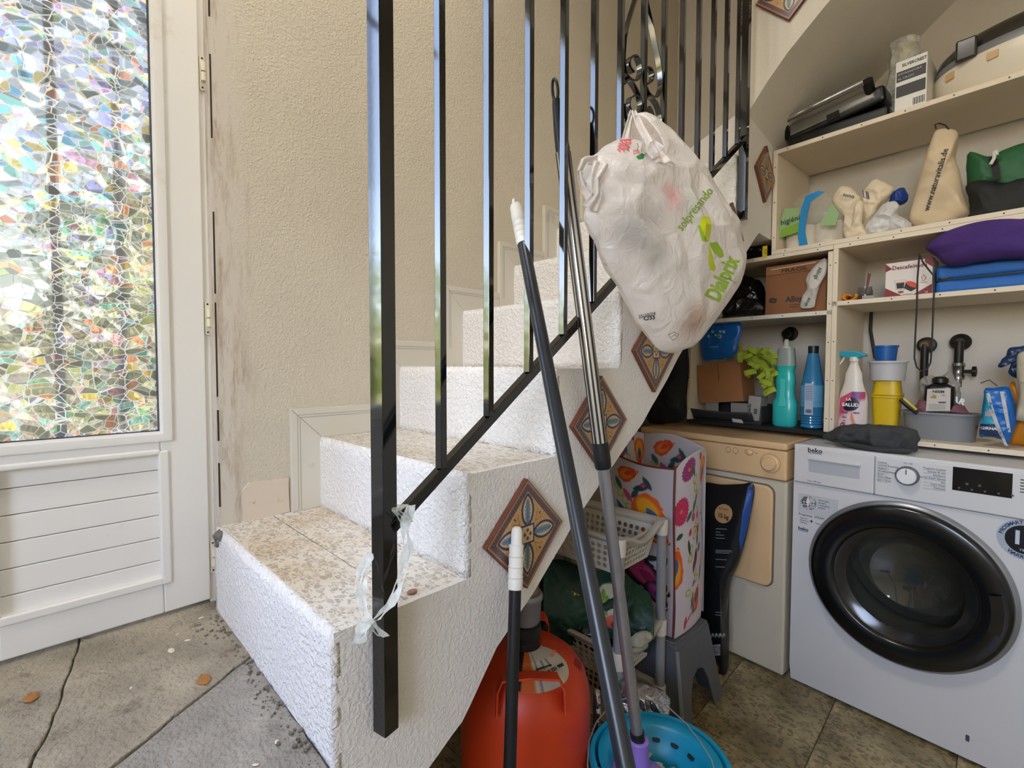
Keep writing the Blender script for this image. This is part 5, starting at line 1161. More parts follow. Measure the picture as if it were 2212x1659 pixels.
bs_, _ = soft_bag('black_sack', 'black plastic sack on the left unit top, wedged beside the stair wall', [(1604, 562), (1618, 535), (1635, 515), (1658, 508), (1664, 540), (1664, 552), (1630, 558)], 2.10, .05, P('black_film', '0c0c0d', .22, spec=.7, bump=(25, .4, .006)), 19, .012)
lb = obj('yellow_label', MB().prism([(0, 0), (.018, 0), (.018, .045), (0, .045)], 0, .0015, M=frame(WV, (0, 0, 1), onn(1646, 555, 2.0))), P('label_yellow', 'd9c01f', .5), bs_, world=True)
text('MOST', .011, INKD, lb, Matrix.Identity(4), 'lettering') if False else None
text('IOSI', .012, INKD, lb, frame(WV, (0, 0, 1), onn(1653, 542, 1.998)) @ Matrix.Rotation(PI/2, 4, 'Z'), 'lettering', local=False)
# ------------------------------------------------------------------ lower left unit: boxes, bottles, duster
def carton(name, label, px0, px1, pyb, pyt, n, dep, m, z, rz=0, cat='box', tilt=0):
    a0 = sp(px0, pyb, n)[0]; a1 = sp(px1, pyb, n)[0]; h = sp((px0+px1)/2, pyt, n)[1]-z; w_ = a1-a0
    r = Sroot(name, label, cat, (a0+a1)/2, n, z, rz)
    if tilt: r.matrix_basis = r.matrix_basis @ Matrix.Rotation(tilt, 4, 'Y')
    return r, w_, h
KR = P('kraft_card', '8a5c3c', .85, noise=(10, .08)); KR2 = P('kraft_light', '9c6b45', .85, noise=(10, .08))
fb, w_, h = carton('fragile_box', 'brown cardboard box with dark lettering on the left middle shelf', 1652, 1783, 672, 566, 2.06, .2, KR, ZLm_)
obj('carton', MB().box(-w_/2, 0, 0, w_/2, .19, h), KR, fb, bevel=.0015); obj('top_flap', MB().box(-w_/2+.002, -.004, h-.036, w_/2-.002, .0, h-.001), KR2, fb, bevel=.001)
fdec(P('white_tape', 'cfc8bb', .6), [(-w_/2+.02, h-.012), (w_/2-.035, h-.008), (w_/2-.035, h-.0115), (-w_/2+.02, h-.0155)], fb, -.0045)
ft('FRAGIL', .020, P('faded_ink', '4a3626', .6), fb, 0, h-.026, -.0048, sx=1.5, bold=.0004)
ft('Alloga', .030, P('box_ink', '263238', .6), fb, .006, h*.30, 0, bold=.0008, sx=1.0, align='CENTER'); ft('Servicios Integrales', .007, P('faded_ink', '4a3626', .6), fb, .01, h*.19, 0); ft('Transporte', .007, P('faded_ink', '4a3626', .6), fb, -.002, h*.15, 0)
lx = -w_/2+.030
for s in (1, -1): obj('arrow_logo', MB(FRONT(lx, -.0001, h*.31)).prism([(-.016*s, .002*s), (-.010*s, .010*s), (.004*s, .010*s), (.008*s, .005*s), (.014*s, .008*s), (.014*s, -.002*s), (.004*s, -.001*s), (0, .004*s), (-.008*s, .004*s)], 0, .0005), P('box_ink', '263238', .6), fb, fix=True)
ap, m_ = soft_bag('air_pillow', 'long white printed air cushion strip leaning on the brown box', [(1772, 560), (1783, 556), (1786, 570), (1782, 592), (1770, 615), (1762, 645), (1758, 660), (1742, 664), (1728, 660), (1732, 640), (1742, 622), (1740, 600), (1752, 580)], 2.045, .010, P('air_film', 'c2beb6', .4, bump=(30, .2, .003)), 21, .004, cat='cushion')
text('Alloga', .020, P('box_ink', '263238', .6), ap, frame(WV, (0, 0, 1), onn(1766, 588, 2.03)) @ Matrix.Rotation(math.radians(-108), 4, 'Z'), 'printed_word', onto=(bvh_of(m_), FW), local=False, sx=.9)
text('Alloga', .015, P('box_ink', '263238', .6), ap, frame(WV, (0, 0, 1), onn(1744, 650, 2.03)) @ Matrix.Rotation(math.radians(-108), 4, 'Z'), 'printed_word', onto=(bvh_of(m_), FW), local=False, sx=.9)
BF = MATS['black_film']
soft_bag('bin_bag', 'glossy black bin bag slumped beside the brown box', [(1560, 600), (1590, 585), (1625, 600), (1648, 615), (1652, 668), (1620, 672), (1590, 660), (1565, 660)], 2.14, .05, BF, 22, .014, ZLm_)
soft_bag('bin_bag', 'flat black folded bin bag lying at the front of the left middle shelf', [(1548, 660), (1575, 645), (1610, 640), (1645, 650), (1650, 672), (1600, 678), (1555, 682)], 2.07, .035, BF, 23, .010, ZLm_)
soft_bag('clear_bag', 'small crinkled clear plastic bag at the left end of the middle shelf', [(1530, 672), (1540, 650), (1556, 648), (1562, 668), (1558, 684), (1538, 688)], 2.05, .025, CLG, 24, .010, ZLm_)
# bottom board items
CDB = P('charcoal_card', '2c2d2f', .6)
db, w_, h = carton('dark_tray_box', 'low open charcoal box with hanging flap, on the black board', 1492, 1645, 905, 872, 2.03, .2, CDB, ZLb)
obj('tray', MB().box(-w_/2+.01, .0, 0, w_/2, .20, .012).box(-w_/2+.01, .0, 0, -w_/2+.013, .20, .05).box(w_/2-.003, 0, 0, w_/2, .2, .075).box(-w_/2+.01, .197, 0, w_/2, .2, .075), CDB, db, bevel=.0006)
obj('front_flap', MB().grid(12, 3, lambda u, v: (-w_/2-.004+u*(w_*.92)+(.012*(1-v)*(1-u)), -.028*v-.004*math.sin(u*5), .004+.046*v*(1-.10*math.sin(u*3)))), CDB, db, smooth=True, solid=.0015)
obj('white_partition', MB().box(-w_/2+.055, .03, .005, -w_/2+.115, .033, .085), P('grey_card', '8f8c88', .7), db)
obj('white_partition', MB().box(.015, .03, .005, .085, .033, .082), P('grey_card', '8f8c88', .7), db)
fdec(P('tag_white', 'b9b5b0', .6), [(.045, .003), (.090, .001), (.082, .016), (.040, .018)], db, -.012, .001)
cb, w_, h = carton('cardboard_box', 'small plain brown cardboard box tilted on the charcoal tray', 1512, 1606, 848, 782, 2.05, .12, KR2, ZLb+.085)
cb.matrix_basis = cb.matrix_basis @ Matrix.Rotation(math.radians(-6), 4, 'Y')
obj('carton', MB().box(-w_/2, 0, -.004, w_/2, .12, h), KR2, cb, bevel=.0012); obj('flap_seam', MB().box(-.0008, -.0008, h*.55, .0008, .0, h-.004), INKD, cb)
bp_, m_ = soft_bag('blue_packet', 'shiny blue plastic packet lying on the small brown box', [(1512, 700), (1530, 692), (1560, 698), (1570, 690), (1598, 694), (1602, 712), (1595, 742), (1590, 762), (1570, 772), (1545, 775), (1520, 776), (1514, 752)], 2.06, .018, P('shiny_blue_film', '0f62b8', .3, bump=(26, .3, .004)), 25, .006)
text('AQUEUS', .0105, P('pale_blue', '9cc4d8', .5), bp_, frame(WV, (0, 0, 1), onn(1542, 748, 2.04)), 'printed_word', onto=(bvh_of(m_), FW), local=False)
for i, (x, y, s) in enumerate([(1536, 712, 6), (1553, 712, 5), (1560, 712, 6), (1543, 720, 5), (1528, 722, 5)]):
    q = MB(); q.v = [onn(x, y, 2.03), onn(x+s, y, 2.03), onn(x+s, y+s, 2.03), onn(x, y+s, 2.03)]; q.f = [(0, 1, 2, 3)]; drape(q, (bvh_of(m_), FW), .001); obj('printed_square', q, P('pale_blue', '9cc4d8', .5), bp_, world=True, fix=False)
q = MB(); ce = onn(1554, 725, 2.03)
q.v = [ce+WV*.009*math.cos(t)+Vector((0, 0, .009*math.sin(t))) for t in [2*PI*i/20 for i in range(20)]]; q.f = [tuple(range(20))]; drape(q, (bvh_of(m_), FW), .001); obj('printed_seal', q, P('seal_cream', 'c9c3a0', .5), bp_, world=True, fix=False)
text('+', .016, P('shiny_blue_film', '0f62b8'), bp_, frame(WV, (0, 0, 1), ce), 'printed_word', onto=(bvh_of(m_), FW), local=False, bold=.001)
nb = Sroot('glove_box', 'small white printed glove box standing under the green duster', 'box', sp(1628, 830, 2.06)[0], 2.06, ZLb+.04)
nb.matrix_basis = nb.matrix_basis @ Matrix.Rotation(math.radians(4), 4, 'Y')
obj('carton', MB().box(-.024, 0, -.038, .026, .07, .075), P('pale_carton', 'a8a4a0', .6), nb, bevel=.001); ft('Nitrilo', .016, INKD, nb, -.016, .02, 0, ang=90, bold=.0004)
for i in range(10): fdec(INKD, [(.002, i*.0024), (.016, i*.0024), (.016, i*.0024+(.0016 if i % 3 else .0008)), (.002, i*.0024+(.0016 if i % 3 else .0008))], nb, name='barcode_bar')
# duster of lime strips
LIM = P('lime_felt', '9aac34', .9, noise=(20, .12)); ds = Sroot('strip_duster', 'lime green duster head of folded felt strips', 'duster', sp(1640, 790, 2.06)[0], 2.08, ZLb+.10)
rnd = random.Random(9); cl = onn(1640, 785, 2.04)
for i in range(46):
    t = rnd.random(); an = rnd.random()*2*PI
    px_, py_ = [(1605, 765), (1622, 760), (1650, 760), (1668, 775), (1632, 785), (1655, 800), (1625, 800), (1672, 800), (1660, 820), (1662, 838)][i % 10]
    c = onn(px_+rnd.uniform(-8, 8), py_+rnd.uniform(-8, 8), 2.02+rnd.random()*.05); d1 = Vector((rnd.uniform(-1, 1), rnd.uniform(-.6, .2), rnd.uniform(-1, .6))).normalized(); L = .014+rnd.random()*.012; bend = Vector((rnd.uniform(-1, 1), -1, rnd.uniform(-1, 1))).normalized()
    pts = [c+d1*L*(s-.5)*2+bend*.010*(1-(2*s-1)**2) for s in [k/6 for k in range(7)]]
    obj('felt_strip', MB().band(pts, d1.cross(bend).normalized(), .016+rnd.random()*.006, .0016), LIM, ds, world=True, smooth=True)
obj('duster_core', MB().tube([onn(1610, 765, 2.08), onn(1650, 790, 2.08), onn(1664, 830, 2.07)], [.022, .030, .012], 12), LIM, ds, world=True, smooth=True)
obj('yellow_handle', MB().tube([onn(1604, 765, 2.08), onn(1596, 742, 2.10)], .008, 10), P('handle_yellow', 'b9a01c', .4), ds, world=True, smooth=True)
# teal bottle
def bottle_root(name, label, px, py, n, z): return Sroot(name, label, 'bottle', sp(px, py, n)[0], n, z)
hT = sp(1697, 750, 2.06)[1]-ZLb; wT = (sp(1722, 880, 2.06)[0]-sp(1670, 880, 2.06)[0])/2
tb = bottle_root('teal_bottle', 'tall translucent bottle half filled with teal liquid', 1696, 880, 2.07, ZLb)
prf = [(wT*.85, 0), (wT, .008), (wT, .095), (wT*.80, .115), (wT*.74, .15), (wT*.8, .178), (wT*.78, .20), (wT*.66, .222)]
zlq = sp(1697, 788, 2.06)[1]-ZLb
obj('liquid_body', MB().lathe([(r, z) for r, z in prf if z < zlq]+[(wT*.8, zlq)], 32, sy=.72, pw=2.6), P('teal_liquid', '2fb5b4', .25, noise=(3, .08)), tb, smooth=True)
obj('frosted_shoulder', MB().lathe([(wT*.8, zlq), (wT*.78, zlq+.02), (wT*.70, hT-.012), (wT*.66, hT)], 32, sy=.72, pw=2.6), P('frosted_plastic', '8d9a96', .4), tb, smooth=True)
obj('neck', MB().lathe([(.021, hT-.004), (.021, hT+.008), (.012, hT+.010), (.008, hT+.034), (.004, hT+.036)], 20), P('neck_white', 'b3b5b0', .4), tb, smooth=True)
obj('grip_groove', MB(FRONT(0, -wT*.70, .10)).prism([(-.014, -.02), (.014, -.02), (.009, .02), (.009, .09), (-.009, .09), (-.009, .02)], 0, .003), P('teal_light', '49c4c0', .3), tb, bevel=.002)
hB = sp(1755, 745, 2.06)[1]-ZLb; wB = (sp(1778, 880, 2.06)[0]-sp(1730, 880, 2.06)[0])/2
bb_ = bottle_root('blue_bottle', 'clear bottle with blue ribbed base and dark screw cap', 1754, 880, 2.07, ZLb)
pr = [(wB*.8, 0), (wB, .006)]
for i in range(5): pr += [(wB, .012+i*.010), (wB*.93, .017+i*.010)]
pr += [(wB, .068), (wB, .17), (wB*.9, .185), (wB*.5, hB-.034), (.015, hB-.026)]
obj('bottle_body', MB().lathe(pr, 32), P('blue_bottle_liquid', '3a86b8', .15, spec=.7, trans=.25, noise=(12, .15)), bb_, smooth=True)
obj('cap', MB().lathe([(.0175, hB-.028), (.018, hB-.004), (.017, hB)], 24), P('cap_dark', '1a2024', .4), bb_, smooth=True)
obj('label', MB().lathe([(wB+.0008, .085), (wB+.0008, .168)], 32, cap=False), P('label_blue', '5f9ac0', .4, noise=(14, .2)), bb_, smooth=True)
obj('back_label', MB(FRONT(0, -wB-.0012, 0)).prism([(-.013, .055), (.016, .055), (.016, .175), (-.013, .175)], 0, .0008), P('label_pale', 'a3b4cc', .5), bb_)
for i in range(9): fdec(NAVY, [(-.011, .165-i*.0065), (.014, .165-i*.0065), (.014, .1635-i*.0065), (-.011, .1635-i*.0065)], bb_, -wB-.002, name='label_line')
for i in range(11): fdec(INKD, [(-.008+i*.0018, .062), (-.008+i*.0018+.001, .062), (-.008+i*.0018+.001, .076), (-.008+i*.0018, .076)], bb_, -wB-.002, name='barcode_bar')
vl = Sroot('wall_tap', 'dark round wall tap behind the teal bottle', 'tap', sp(1697, 718, 2.30)[0], 2.34, sp(1697, 718, 2.30)[1])
obj('rose', MB(FRONT(0, .012, 0)).lathe([(.032, 0), (.030, .006), (.02, .008), (.012, .03), (.018, .034), (.018, .05)], 28), P('tap_dark', '1d1c1a', .4, metal=.4), vl, smooth=True)
obj('spout', MB().tube([(0, -.03, 0), (0, -.04, -.015), (0, -.042, -.04)], .009, 12), P('tap_dark', '1d1c1a'), vl, smooth=True)
bj, _ = soft_bag('dark_garment_bag', 'black bag standing on the dryer top behind the stair edge', [(1405, 915), (1398, 860), (1412, 800), (1440, 745), (1470, 715), (1482, 740), (1486, 800), (1480, 860), (1478, 905), (1440, 915)], 1.93, .05, P('black_cloth', '101114', .8, bump=(40, .3, .003)), 26, .008, .852)

# ------------------------------------------------------------------ lower right unit
# middle board
ob = Sroot('orange_roll', 'rolled orange cloth at the left end of the right middle shelf', 'cloth', sp(1832, 635, 2.05)[0], 2.04, ZRm)
sp_ = [((.004+.0032*t)*math.cos(t*1.0), (.004+.0032*t)*math.sin(t)*.75) for t in [i*.35 for i in range(58)] if (.004+.0032*t) < .026]
mb = MB(); 
for y in (0, .09):
    for (x, z) in sp_: mb.v.append(Vector((x, y, z+.020)))
k = len(sp_)
for i in range(k-1): mb.f.append((i, i+1, k+i+1, k+i))
obj('roll', mb, P('orange_cloth', 'd9901c', .8), ob, smooth=True, solid=.0016)
gj = Sroot('glass_jar', 'small clear glass jar with a red brush beside the orange roll', 'jar', sp(1866, 625, 2.08)[0], 2.09, ZRm)
obj('glass', MB().lathe([(.020, 0), (.023, .003), (.024, .035), (.021, .046), (.021, .052), (.019, .052), (.019, .045), (.022, .034), (.021, .005), (0, .004)], 30, cap=False), P('jar_glass', 'c9ccd0', .04, trans=.95, ior=1.45), gj, smooth=True)
obj('jar_content', MB().lathe([(.017, .005), (.018, .026), (0, .028)], 20, cap=False), P('jar_mauve', '4a3038', .5), gj, smooth=True)
obj('brush_handle', MB().tube([(.0, 0, .01), (.012, 0, .10)], [.002, .0045], 8), P('brush_red', '6e1f28', .4), gj, smooth=True)
tag(obj('white_stub', MB().tube([S(*[sp(1862, 632, 2.03)[0], 2.03, ZRm+.008]), S(sp(1886, 634, 2.03)[0], 2.04, ZRm+.008)], .007, 12), P('stub_white', '9a9290', .6), smooth=True), 'short whitish cylinder lying in front of the glass jar', 'cylinder')
cf, w_, h = carton('coffee_box', 'white and dark red coffee capsule box behind the hanging cord', 1911, 2012, 628, 560, 2.05, .12, KR, ZRm)
CFW = P('coffee_white', 'd9d2cb', .5); CFR = P('coffee_red', '7a1c28', .45)
obj('carton', MB().box(-w_/2, 0, 0, w_/2, .10, h), CFW, cf, bevel=.001)
fdec(CFR, [(-w_/2, .001), (-w_/2+.055, .001), (-w_/2, .036)], cf); fdec(CFR, [(w_/2, .001), (w_/2-.055, .001), (w_/2, .036)], cf)
fdec(CFR, [(-w_/2, h-.002), (-w_/2, h-.030), (-w_/2+.018, h-.022)], cf); fdec(CFR, [(w_/2, h-.001), (w_/2, h-.030), (w_/2-.02, h-.012), (w_/2-.02, h-.001)], cf)
obj('open_flap', MB().box(-w_/2, -.001, h-.001, w_/2, .04, h+.001, M=Matrix.Rotation(0, 4, 'X')), CFR, cf)
ft('Descafeinado', .0185, CFR, cf, .002, h-.020, 0, bold=.0004, sx=.92)
CUPD = P('coffee_dark', '1b1613', .4); fdec(P('cup_line', 'a39c96', .5), [(-.032, .026), (-.008, .026), (-.004, .058), (-.036, .060)], cf, th=.0004); fdec(CFW, [(-.0305, .0275), (-.0095, .0275), (-.006, .0570), (-.0345, .0585)], cf, -.0003)
fdec(CUPD, [(-.029, .030), (-.011, .030), (-.009, .048), (-.031, .048)], cf, -.0007); fdec(P('crema', 'a5754a', .5), [(-.0312, .048), (-.0088, .048), (-.0085, .051), (-.0315, .051)], cf, -.0007)
obj('capsule_print', MB(FRONT(.010, -.001, .038) @ Matrix.Rotation(-.6, 4, 'Z')).prism([(-.018, .0), (-.013, -.018), (.011, -.018), (.018, .0)], 0, .0006), CUPD, cf); obj('capsule_print', MB(FRONT(.012, -.0013, .040) @ Matrix.Rotation(-.6, 4, 'Z')).prism(disc(.0185, 24, sy=.42), 0, .0006), P('capsule_red', 'd0452c', .4), cf)
obj('bean_print', MB(FRONT(-.018, -.0013, .018)).prism(disc(.008, 16, sy=.55), 0, .0005), P('bean', '8a4f30', .5), cf); ft('INTENSO', .0065, CFR, cf, 0, .008, 0)
obj('machine_print', MB(FRONT(.040, -.0005, .058)).tube([(-.006, -.010, 0), (.002, -.009, 0), (.006, 0, 0), (.0, .010, 0), (-.005, .004, 0), (-.003, -.006, 0)], .0007, 5), CFR, cf); ft('Compatible', .0042, CFR, cf, .040, .043, 0); ft('10', .009, CFW, cf, w_/2-.014, .010, -.0006)
BC = P('bright_blue_fabric', '0f62b4', .55, bump=(60, .2, .002)); a0 = sp(2020, 600, 2.05)[0]
bc = Sroot('blue_case', 'bright blue soft zip case under the purple blanket', 'case', a0+.14, 2.05, ZRm); hh = sp(2120, 560, 2.05)[1]-ZRm
obj('lower_shell', MB().box(-.14, 0, 0, .14, .22, hh*.48), BC, bc, bevel=.012, seg=4); obj('upper_shell', MB().box(-.14, 0, hh*.50, .14, .22, hh), BC, bc, bevel=.012, seg=4); obj('zip', MB().box(-.1385, .0015, hh*.46, .1385, .2185, hh*.52), INKD, bc)
obj('zip_pull', MB().band([(-.138, -.002, hh*.52), (-.125, -.006, hh*.54), (-.110, -.004, hh*.56)], (0, 0, 1), .006, .002), BKI, bc)
PB = P('purple_fleece', '432a6e', .95, noise=(9, .12), bump=(80, .4, .003))
pbk, _ = soft_bag('purple_blanket', 'folded purple fleece blanket overflowing the right middle compartment', [(1998, 535), (2008, 520), (2040, 498), (2085, 482), (2130, 472), (2180, 468), (2235, 470), (2290, 475), (2290, 540), (2240, 553), (2180, 556), (2120, 562), (2060, 572), (2035, 565), (2020, 550)], 2.02, .055, PB, 27, .006, cat='blanket', sharp=.3)
tag(obj('hanging_cord', MB().tube([onn(*q) for q in [(1985, 545, 2.0), (1981, 600, 1.985), (1980, 660, 1.99), (1977, 720, 2.0), (1975, 770, 2.0), (1980, 790, 2.0), (1990, 799, 2.0), (2002, 795, 2.0), (2010, 780, 2.0), (2013, 740, 2.0), (2015, 680, 1.99), (2017, 628, 1.985), (2016, 592, 1.985), (2004, 578, 1.985), (1992, 562, 1.985), (1987, 548, 1.99)]], .0024, 8), BKI, smooth=True), 'thin black cord looped down from the blanket in front of the wall', 'cord')
tag(obj('cord_knot', MB().lathe([(.004, -.008), (.009, 0), (.006, .008)], 9, M=Matrix.Translation(onn(2019, 725, 2.0))), BKI, smooth=True), 'knotted end of the black cord loop', 'knot') if False else None
# wall plumbing
PIPE = P('old_pipe', '2c2823', .45, metal=.5, noise=(20, .3)); PIPEC = P('valve_chrome', '8c8b88', .25, metal=.9); BRS = P('old_brass', '6b5636', .5, metal=.4)
def wpos(px, py, n=2.30): return sp(px, py, n)
a, z = wpos(1998, 742); v1 = Sroot('water_pipe', 'dark corroded pipe with brass elbow on the wall, left of two', 'pipe', a, 2.30, z)
obj('wall_rose', MB(FRONT(0, .028, 0)).lathe([(.030, 0), (.027, .008), (.016, .012)], 24), PIPE, v1, smooth=True); obj('elbow', MB(FRONT(0, .02, 0)).lathe([(.017, 0), (.018, .02), (.012, .03)], 18), BRS, v1, smooth=True)
obj('pipe', MB().tube([(0, .0, 0), (0, -.003, -.02), (0, -.003, -.165)], .012, 14), PIPE, v1, smooth=True)
a, z = wpos(2072, 735); v2 = Sroot('water_valve', 'dark pipe with chrome shut off valve on the wall, right of two', 'tap', a, 2.30, z)
obj('wall_rose', MB(FRONT(0, .028, 0)).lathe([(.030, 0), (.026, .008), (.014, .02)], 24), PIPE, v2, smooth=True)
obj('pipe', MB().tube([(0, .004, 0), (0, 0, -.02), (0, 0, -.085)], .013, 14), PIPE, v2, smooth=True); obj('valve_body', MB(Matrix.Translation((0, 0, -.085))).lathe([(.017, .010), (.019, 0), (.016, -.004), (.015, -.03), (.018, -.034), (.018, -.048), (.011, -.05), (.011, -.075)], 20), PIPEC, v2, smooth=True)
obj('valve_wheel', MB(frame((0, 1, 0), (0, 0, 1), (.014, 0, -.105))).lathe([(.006, 0), (.006, .02), (.018, .022), (.018, .032), (.010, .034)], 16), PIPE, v2, smooth=True)
sw, m_ = None, None
a, z = wpos(1884, 700); tag(obj('wall_cable', MB().tube([S(a-.012, 2.33, zM-.20), S(a-.010, 2.32, z-.02), S(a, 2.32, z-.08), S(a+.008, 2.32, z-.13)], .006, 8), P('cable_dark', '2a2826', .6), smooth=True), 'dark cable running down the wall behind the blue cup', 'cable')
# spray bottle
sb = Sroot('spray_bottle', 'white trigger spray bottle with pink label and turquoise trigger', 'bottle', sp(1842, 900, 2.05)[0], 2.05, ZRb)
wS = (sp(1874, 880, 2.04)[0]-sp(1810, 880, 2.04)[0])/2; hS = sp(1842, 766, 2.04)[1]-ZRb
prf = [(wS*.86, 0), (wS*.98, .006), (wS, .02), (wS*.98, hS*.42), (wS*.88, hS*.52), (wS*.72, hS*.60), (wS*.60, hS*.68), (wS*.58, hS*.76), (wS*.40, hS*.84), (.0125, hS*.90), (.0125, hS*.96)]
SPW = P('spray_white', 'd6cfc8', .35); obj('bottle_body', MB().lathe(prf, 40, sy=.6), SPW, sb, smooth=True)
TQ = P('turquoise', '1f93a8', .3); obj('neck_ring', MB().lathe([(.0150, hS*.93), (.0150, hS*.985)], 20), SPW, sb, smooth=True)
hd = obj('spray_head', MB(frame((1, 0, 0), (0, 0, 1), (0, .011, 0))).prism([(-.046, hS-.002), (-.046, hS+.014), (-.020, hS+.018), (.014, hS+.016), (.036, hS+.004), (.040, hS-.002), (.024, hS-.004), (.016, hS-.010), (-.016, hS-.010), (-.022, hS-.004)], 0, .022), TQ, sb, bevel=.003)
obj('nozzle', MB().box(-.055, -.007, hS-.002, -.045, .007, hS+.014), SPW, sb, bevel=.001); obj('trigger', MB().tube([(-.030, 0, hS-.002), (-.036, 0, hS-.018), (-.048, 0, hS-.034)], .0035, 8), SPW, sb, smooth=True)
def spray_lab(U, V):
    x = (U-.5)*2; y = V*2-1; c = np.tile(rgb('d9c9cc'), (len(x), 1)); c = over(c, soft(.75-y+.4*x*x-.5*x, .2), 'b0355a'); c = over(c, soft(np.hypot(x-.1, (y-1.0)*.7)-.55, .4), '7a4a8c')
    c = over(c, soft(.1-y+x*.3, .5)*(x < 0), 'c95070'); c = over(c, soft(np.hypot(x/.62, (y-.36)/.34)-1, .05), '1d2233')
    c = over(c, soft(np.abs((x-.2)*.9+(y+.45)*.5)-.13, .06)*(y < .0)*(y > -.75)*(x > .0), 'd98a6a'); c = over(c, soft(vesica(x-.25, y+.78, .5, .12), .04), '2c2a33')
    c = over(c, soft(np.abs(np.hypot(x+.6, y+.78)-.18)-.05, .04), 'b0355a'); return c
labm = print_mat('label_print', .35); wl_ = wS*.86; lh = hS*.50
def splab(u, v):
    x = (u-.5)*2*wl_; r = wS*1.0; y = -math.sqrt(max(1e-6, 1-(x/r)**2))*r*.6-.0008; return (x+.004*(v-.5), y, .012+v*lh*(1-.18*(u < .5)*(1-u*2)))
painted('front_label', 60, 80, splab, spray_lab, labm, sb)
ft('LA', .013, P('label_white', 'e8e6e6', .4), sb, -.006, .012+lh*.80, -.030, bold=.0006); ft('SALUD', .0165, P('label_white', 'e8e6e6', .4), sb, 0, .012+lh*.66, -.030, bold=.0007)
ft('PLANCHADO', .0088, NAVY, sb, .0, .012+lh*.46, -.0265, bold=.0004); ft('2en1', .0095, CFR, sb, -.016, .012+lh*.34, -.0262, bold=.0003)
for i in range(3): fdec(CFR, [(-.024, .012+lh*(.26-.06*i)), (-.002, .012+lh*(.26-.06*i)), (-.002, .0112+lh*(.25-.06*i)), (-.024, .0112+lh*(.25-.06*i))], sb, -.0258, name='label_line')
# yellow tubs, white tub, blue cup
YL = P('yellow_plastic', 'cfae10', .4); a = sp(1911, 880, 2.08)[0]
def tub(name, label, cat, px0, px1, px0b, px1b, pyt, pyb, n, m, z=None, up=True, pw=4, sy=1, rim=True, flip=False):
    w1 = (sp(px1, pyt, n)[0]-sp(px0, pyt, n)[0])/2; w2 = (sp(px1b, pyb, n)[0]-sp(px0b, pyb, n)[0])/2; zt_ = sp((px0+px1)/2, pyt, n)[1]; zb_ = z if z is not None else sp((px0+px1)/2, pyb, n)[1]
    a_ = sp((px0+px1)/2, pyt, n)[0]; r = Sroot(name, label, cat, a_, n+.04, zb_); H = zt_-zb_
    pr = [(0, .002), (w2, .0), (w1*.97, H-.006), (w1*1.06, H-.006), (w1*1.06, H), (w1*.94, H), (w2*.95, .004), (0, .004)]
    if flip: pr = [(0, H-.002), (w1, H), (w2*.97, .006), (w2*1.06, .006), (w2*1.06, 0), (w2*.92, 0), (w1*.94, H-.005), (0, H-.006)]
    obj('shell', MB().lathe(pr, 40, cap=False, pw=pw, sy=sy), m, r, smooth=True); return r, H, w1
tub('yellow_pot', 'lower yellow square plastic pot standing upright on the shelf', 'pot', 1878, 1942, 1885, 1935, 852, 912, 2.07, YL, z=ZRb)
tub('yellow_pot', 'upper yellow square plastic pot turned upside down on the lower one', 'pot', 1886, 1938, 1880, 1942, 820, 851, 2.07, YL, flip=True)
tub('white_tub', 'round white plastic tub balanced on the yellow pots', 'tub', 1869, 1954, 1874, 1948, 777, 819, 2.07, P('tub_white', 'b9b9bc', .4), pw=2)
tub('blue_cup', 'blue plastic cup topping the white tub', 'cup', 1880, 1934, 1885, 1931, 743, 776, 2.08, P('cup_blue', '1458a0', .4), pw=2)
# grey basin and contents
bs2, H, w1 = tub('grey_basin', 'oval grey plastic basin full of small things', 'basin', 1940, 2114, 1950, 2100, 888, 940, 2.08, P('basin_grey', '7d7f82', .45), z=ZRb, pw=2.6, sy=.62)
a, z = sp(2028, 880, 2.08)
nbx = Sroot('black_bottle', 'squat black bottle with white printed label in the basin', 'bottle', a, 2.09, z-.012); w3 = .037
obj('bottle_body', MB().lathe([(w3, 0), (w3*1.05, .05), (w3, .085), (w3*.5, .095), (w3*.45, .102)], 32, sy=.6, pw=3.5), P('bottle_black', '131214', .3), nbx, smooth=True); obj('cap', MB().lathe([(.021, .098), (.021, .112), (.012, .118), (0, .119)], 24, cap=False), P('bottle_black', '131214', .3), nbx, smooth=True)
obj('label', MB(FRONT(0, -.0245, 0)).prism([(-.030, .003), (.030, .008), (.029, .082), (-.028, .077)], 0, .0008), P('label_cream', 'bdb5ae', .5), nbx); ft('NEEM', .0115, INKD, nbx, 0, .069, -.0256, bold=.0003); ft('Oil', .007, P('brown_ink', '8a6c48'), nbx, .012, .058, -.0256)
fdec(P('ochre_print', 'a08030', .5), [(-.020, .048), (-.006, .046), (-.004, .056), (-.012, .060)], nbx, -.0256); fdec(INKD, [(0, .036), (.02, .037), (.018, .033), (.002, .032)], nbx, -.0256)
for i in range(4): fdec(P('label_grey', '8c8680', .5), [(-.022, .027-i*.005), (.018, .028-i*.005), (.018, .0265-i*.005), (-.022, .0255-i*.005)], nbx, -.0256, name='label_line')
sc1 = thing('scraper', 'small black and yellow handled scraper resting in the basin', 'tool', onn(1950, 865, 2.05), rot=Matrix.Identity(4)); obj('handle', MB().tube([onn(1946, 860, 2.05), onn(1960, 872, 2.05), onn(1982, 890, 2.06)], [.007, .009, .006], 10), INKD, sc1, world=True, smooth=True); obj('yellow_grip', MB().tube([onn(1952, 858, 2.045), onn(1968, 872, 2.045), onn(1980, 882, 2.05)], .004, 8), P('grip_yellow', 'c9b83a', .5), sc1, world=True, smooth=True)
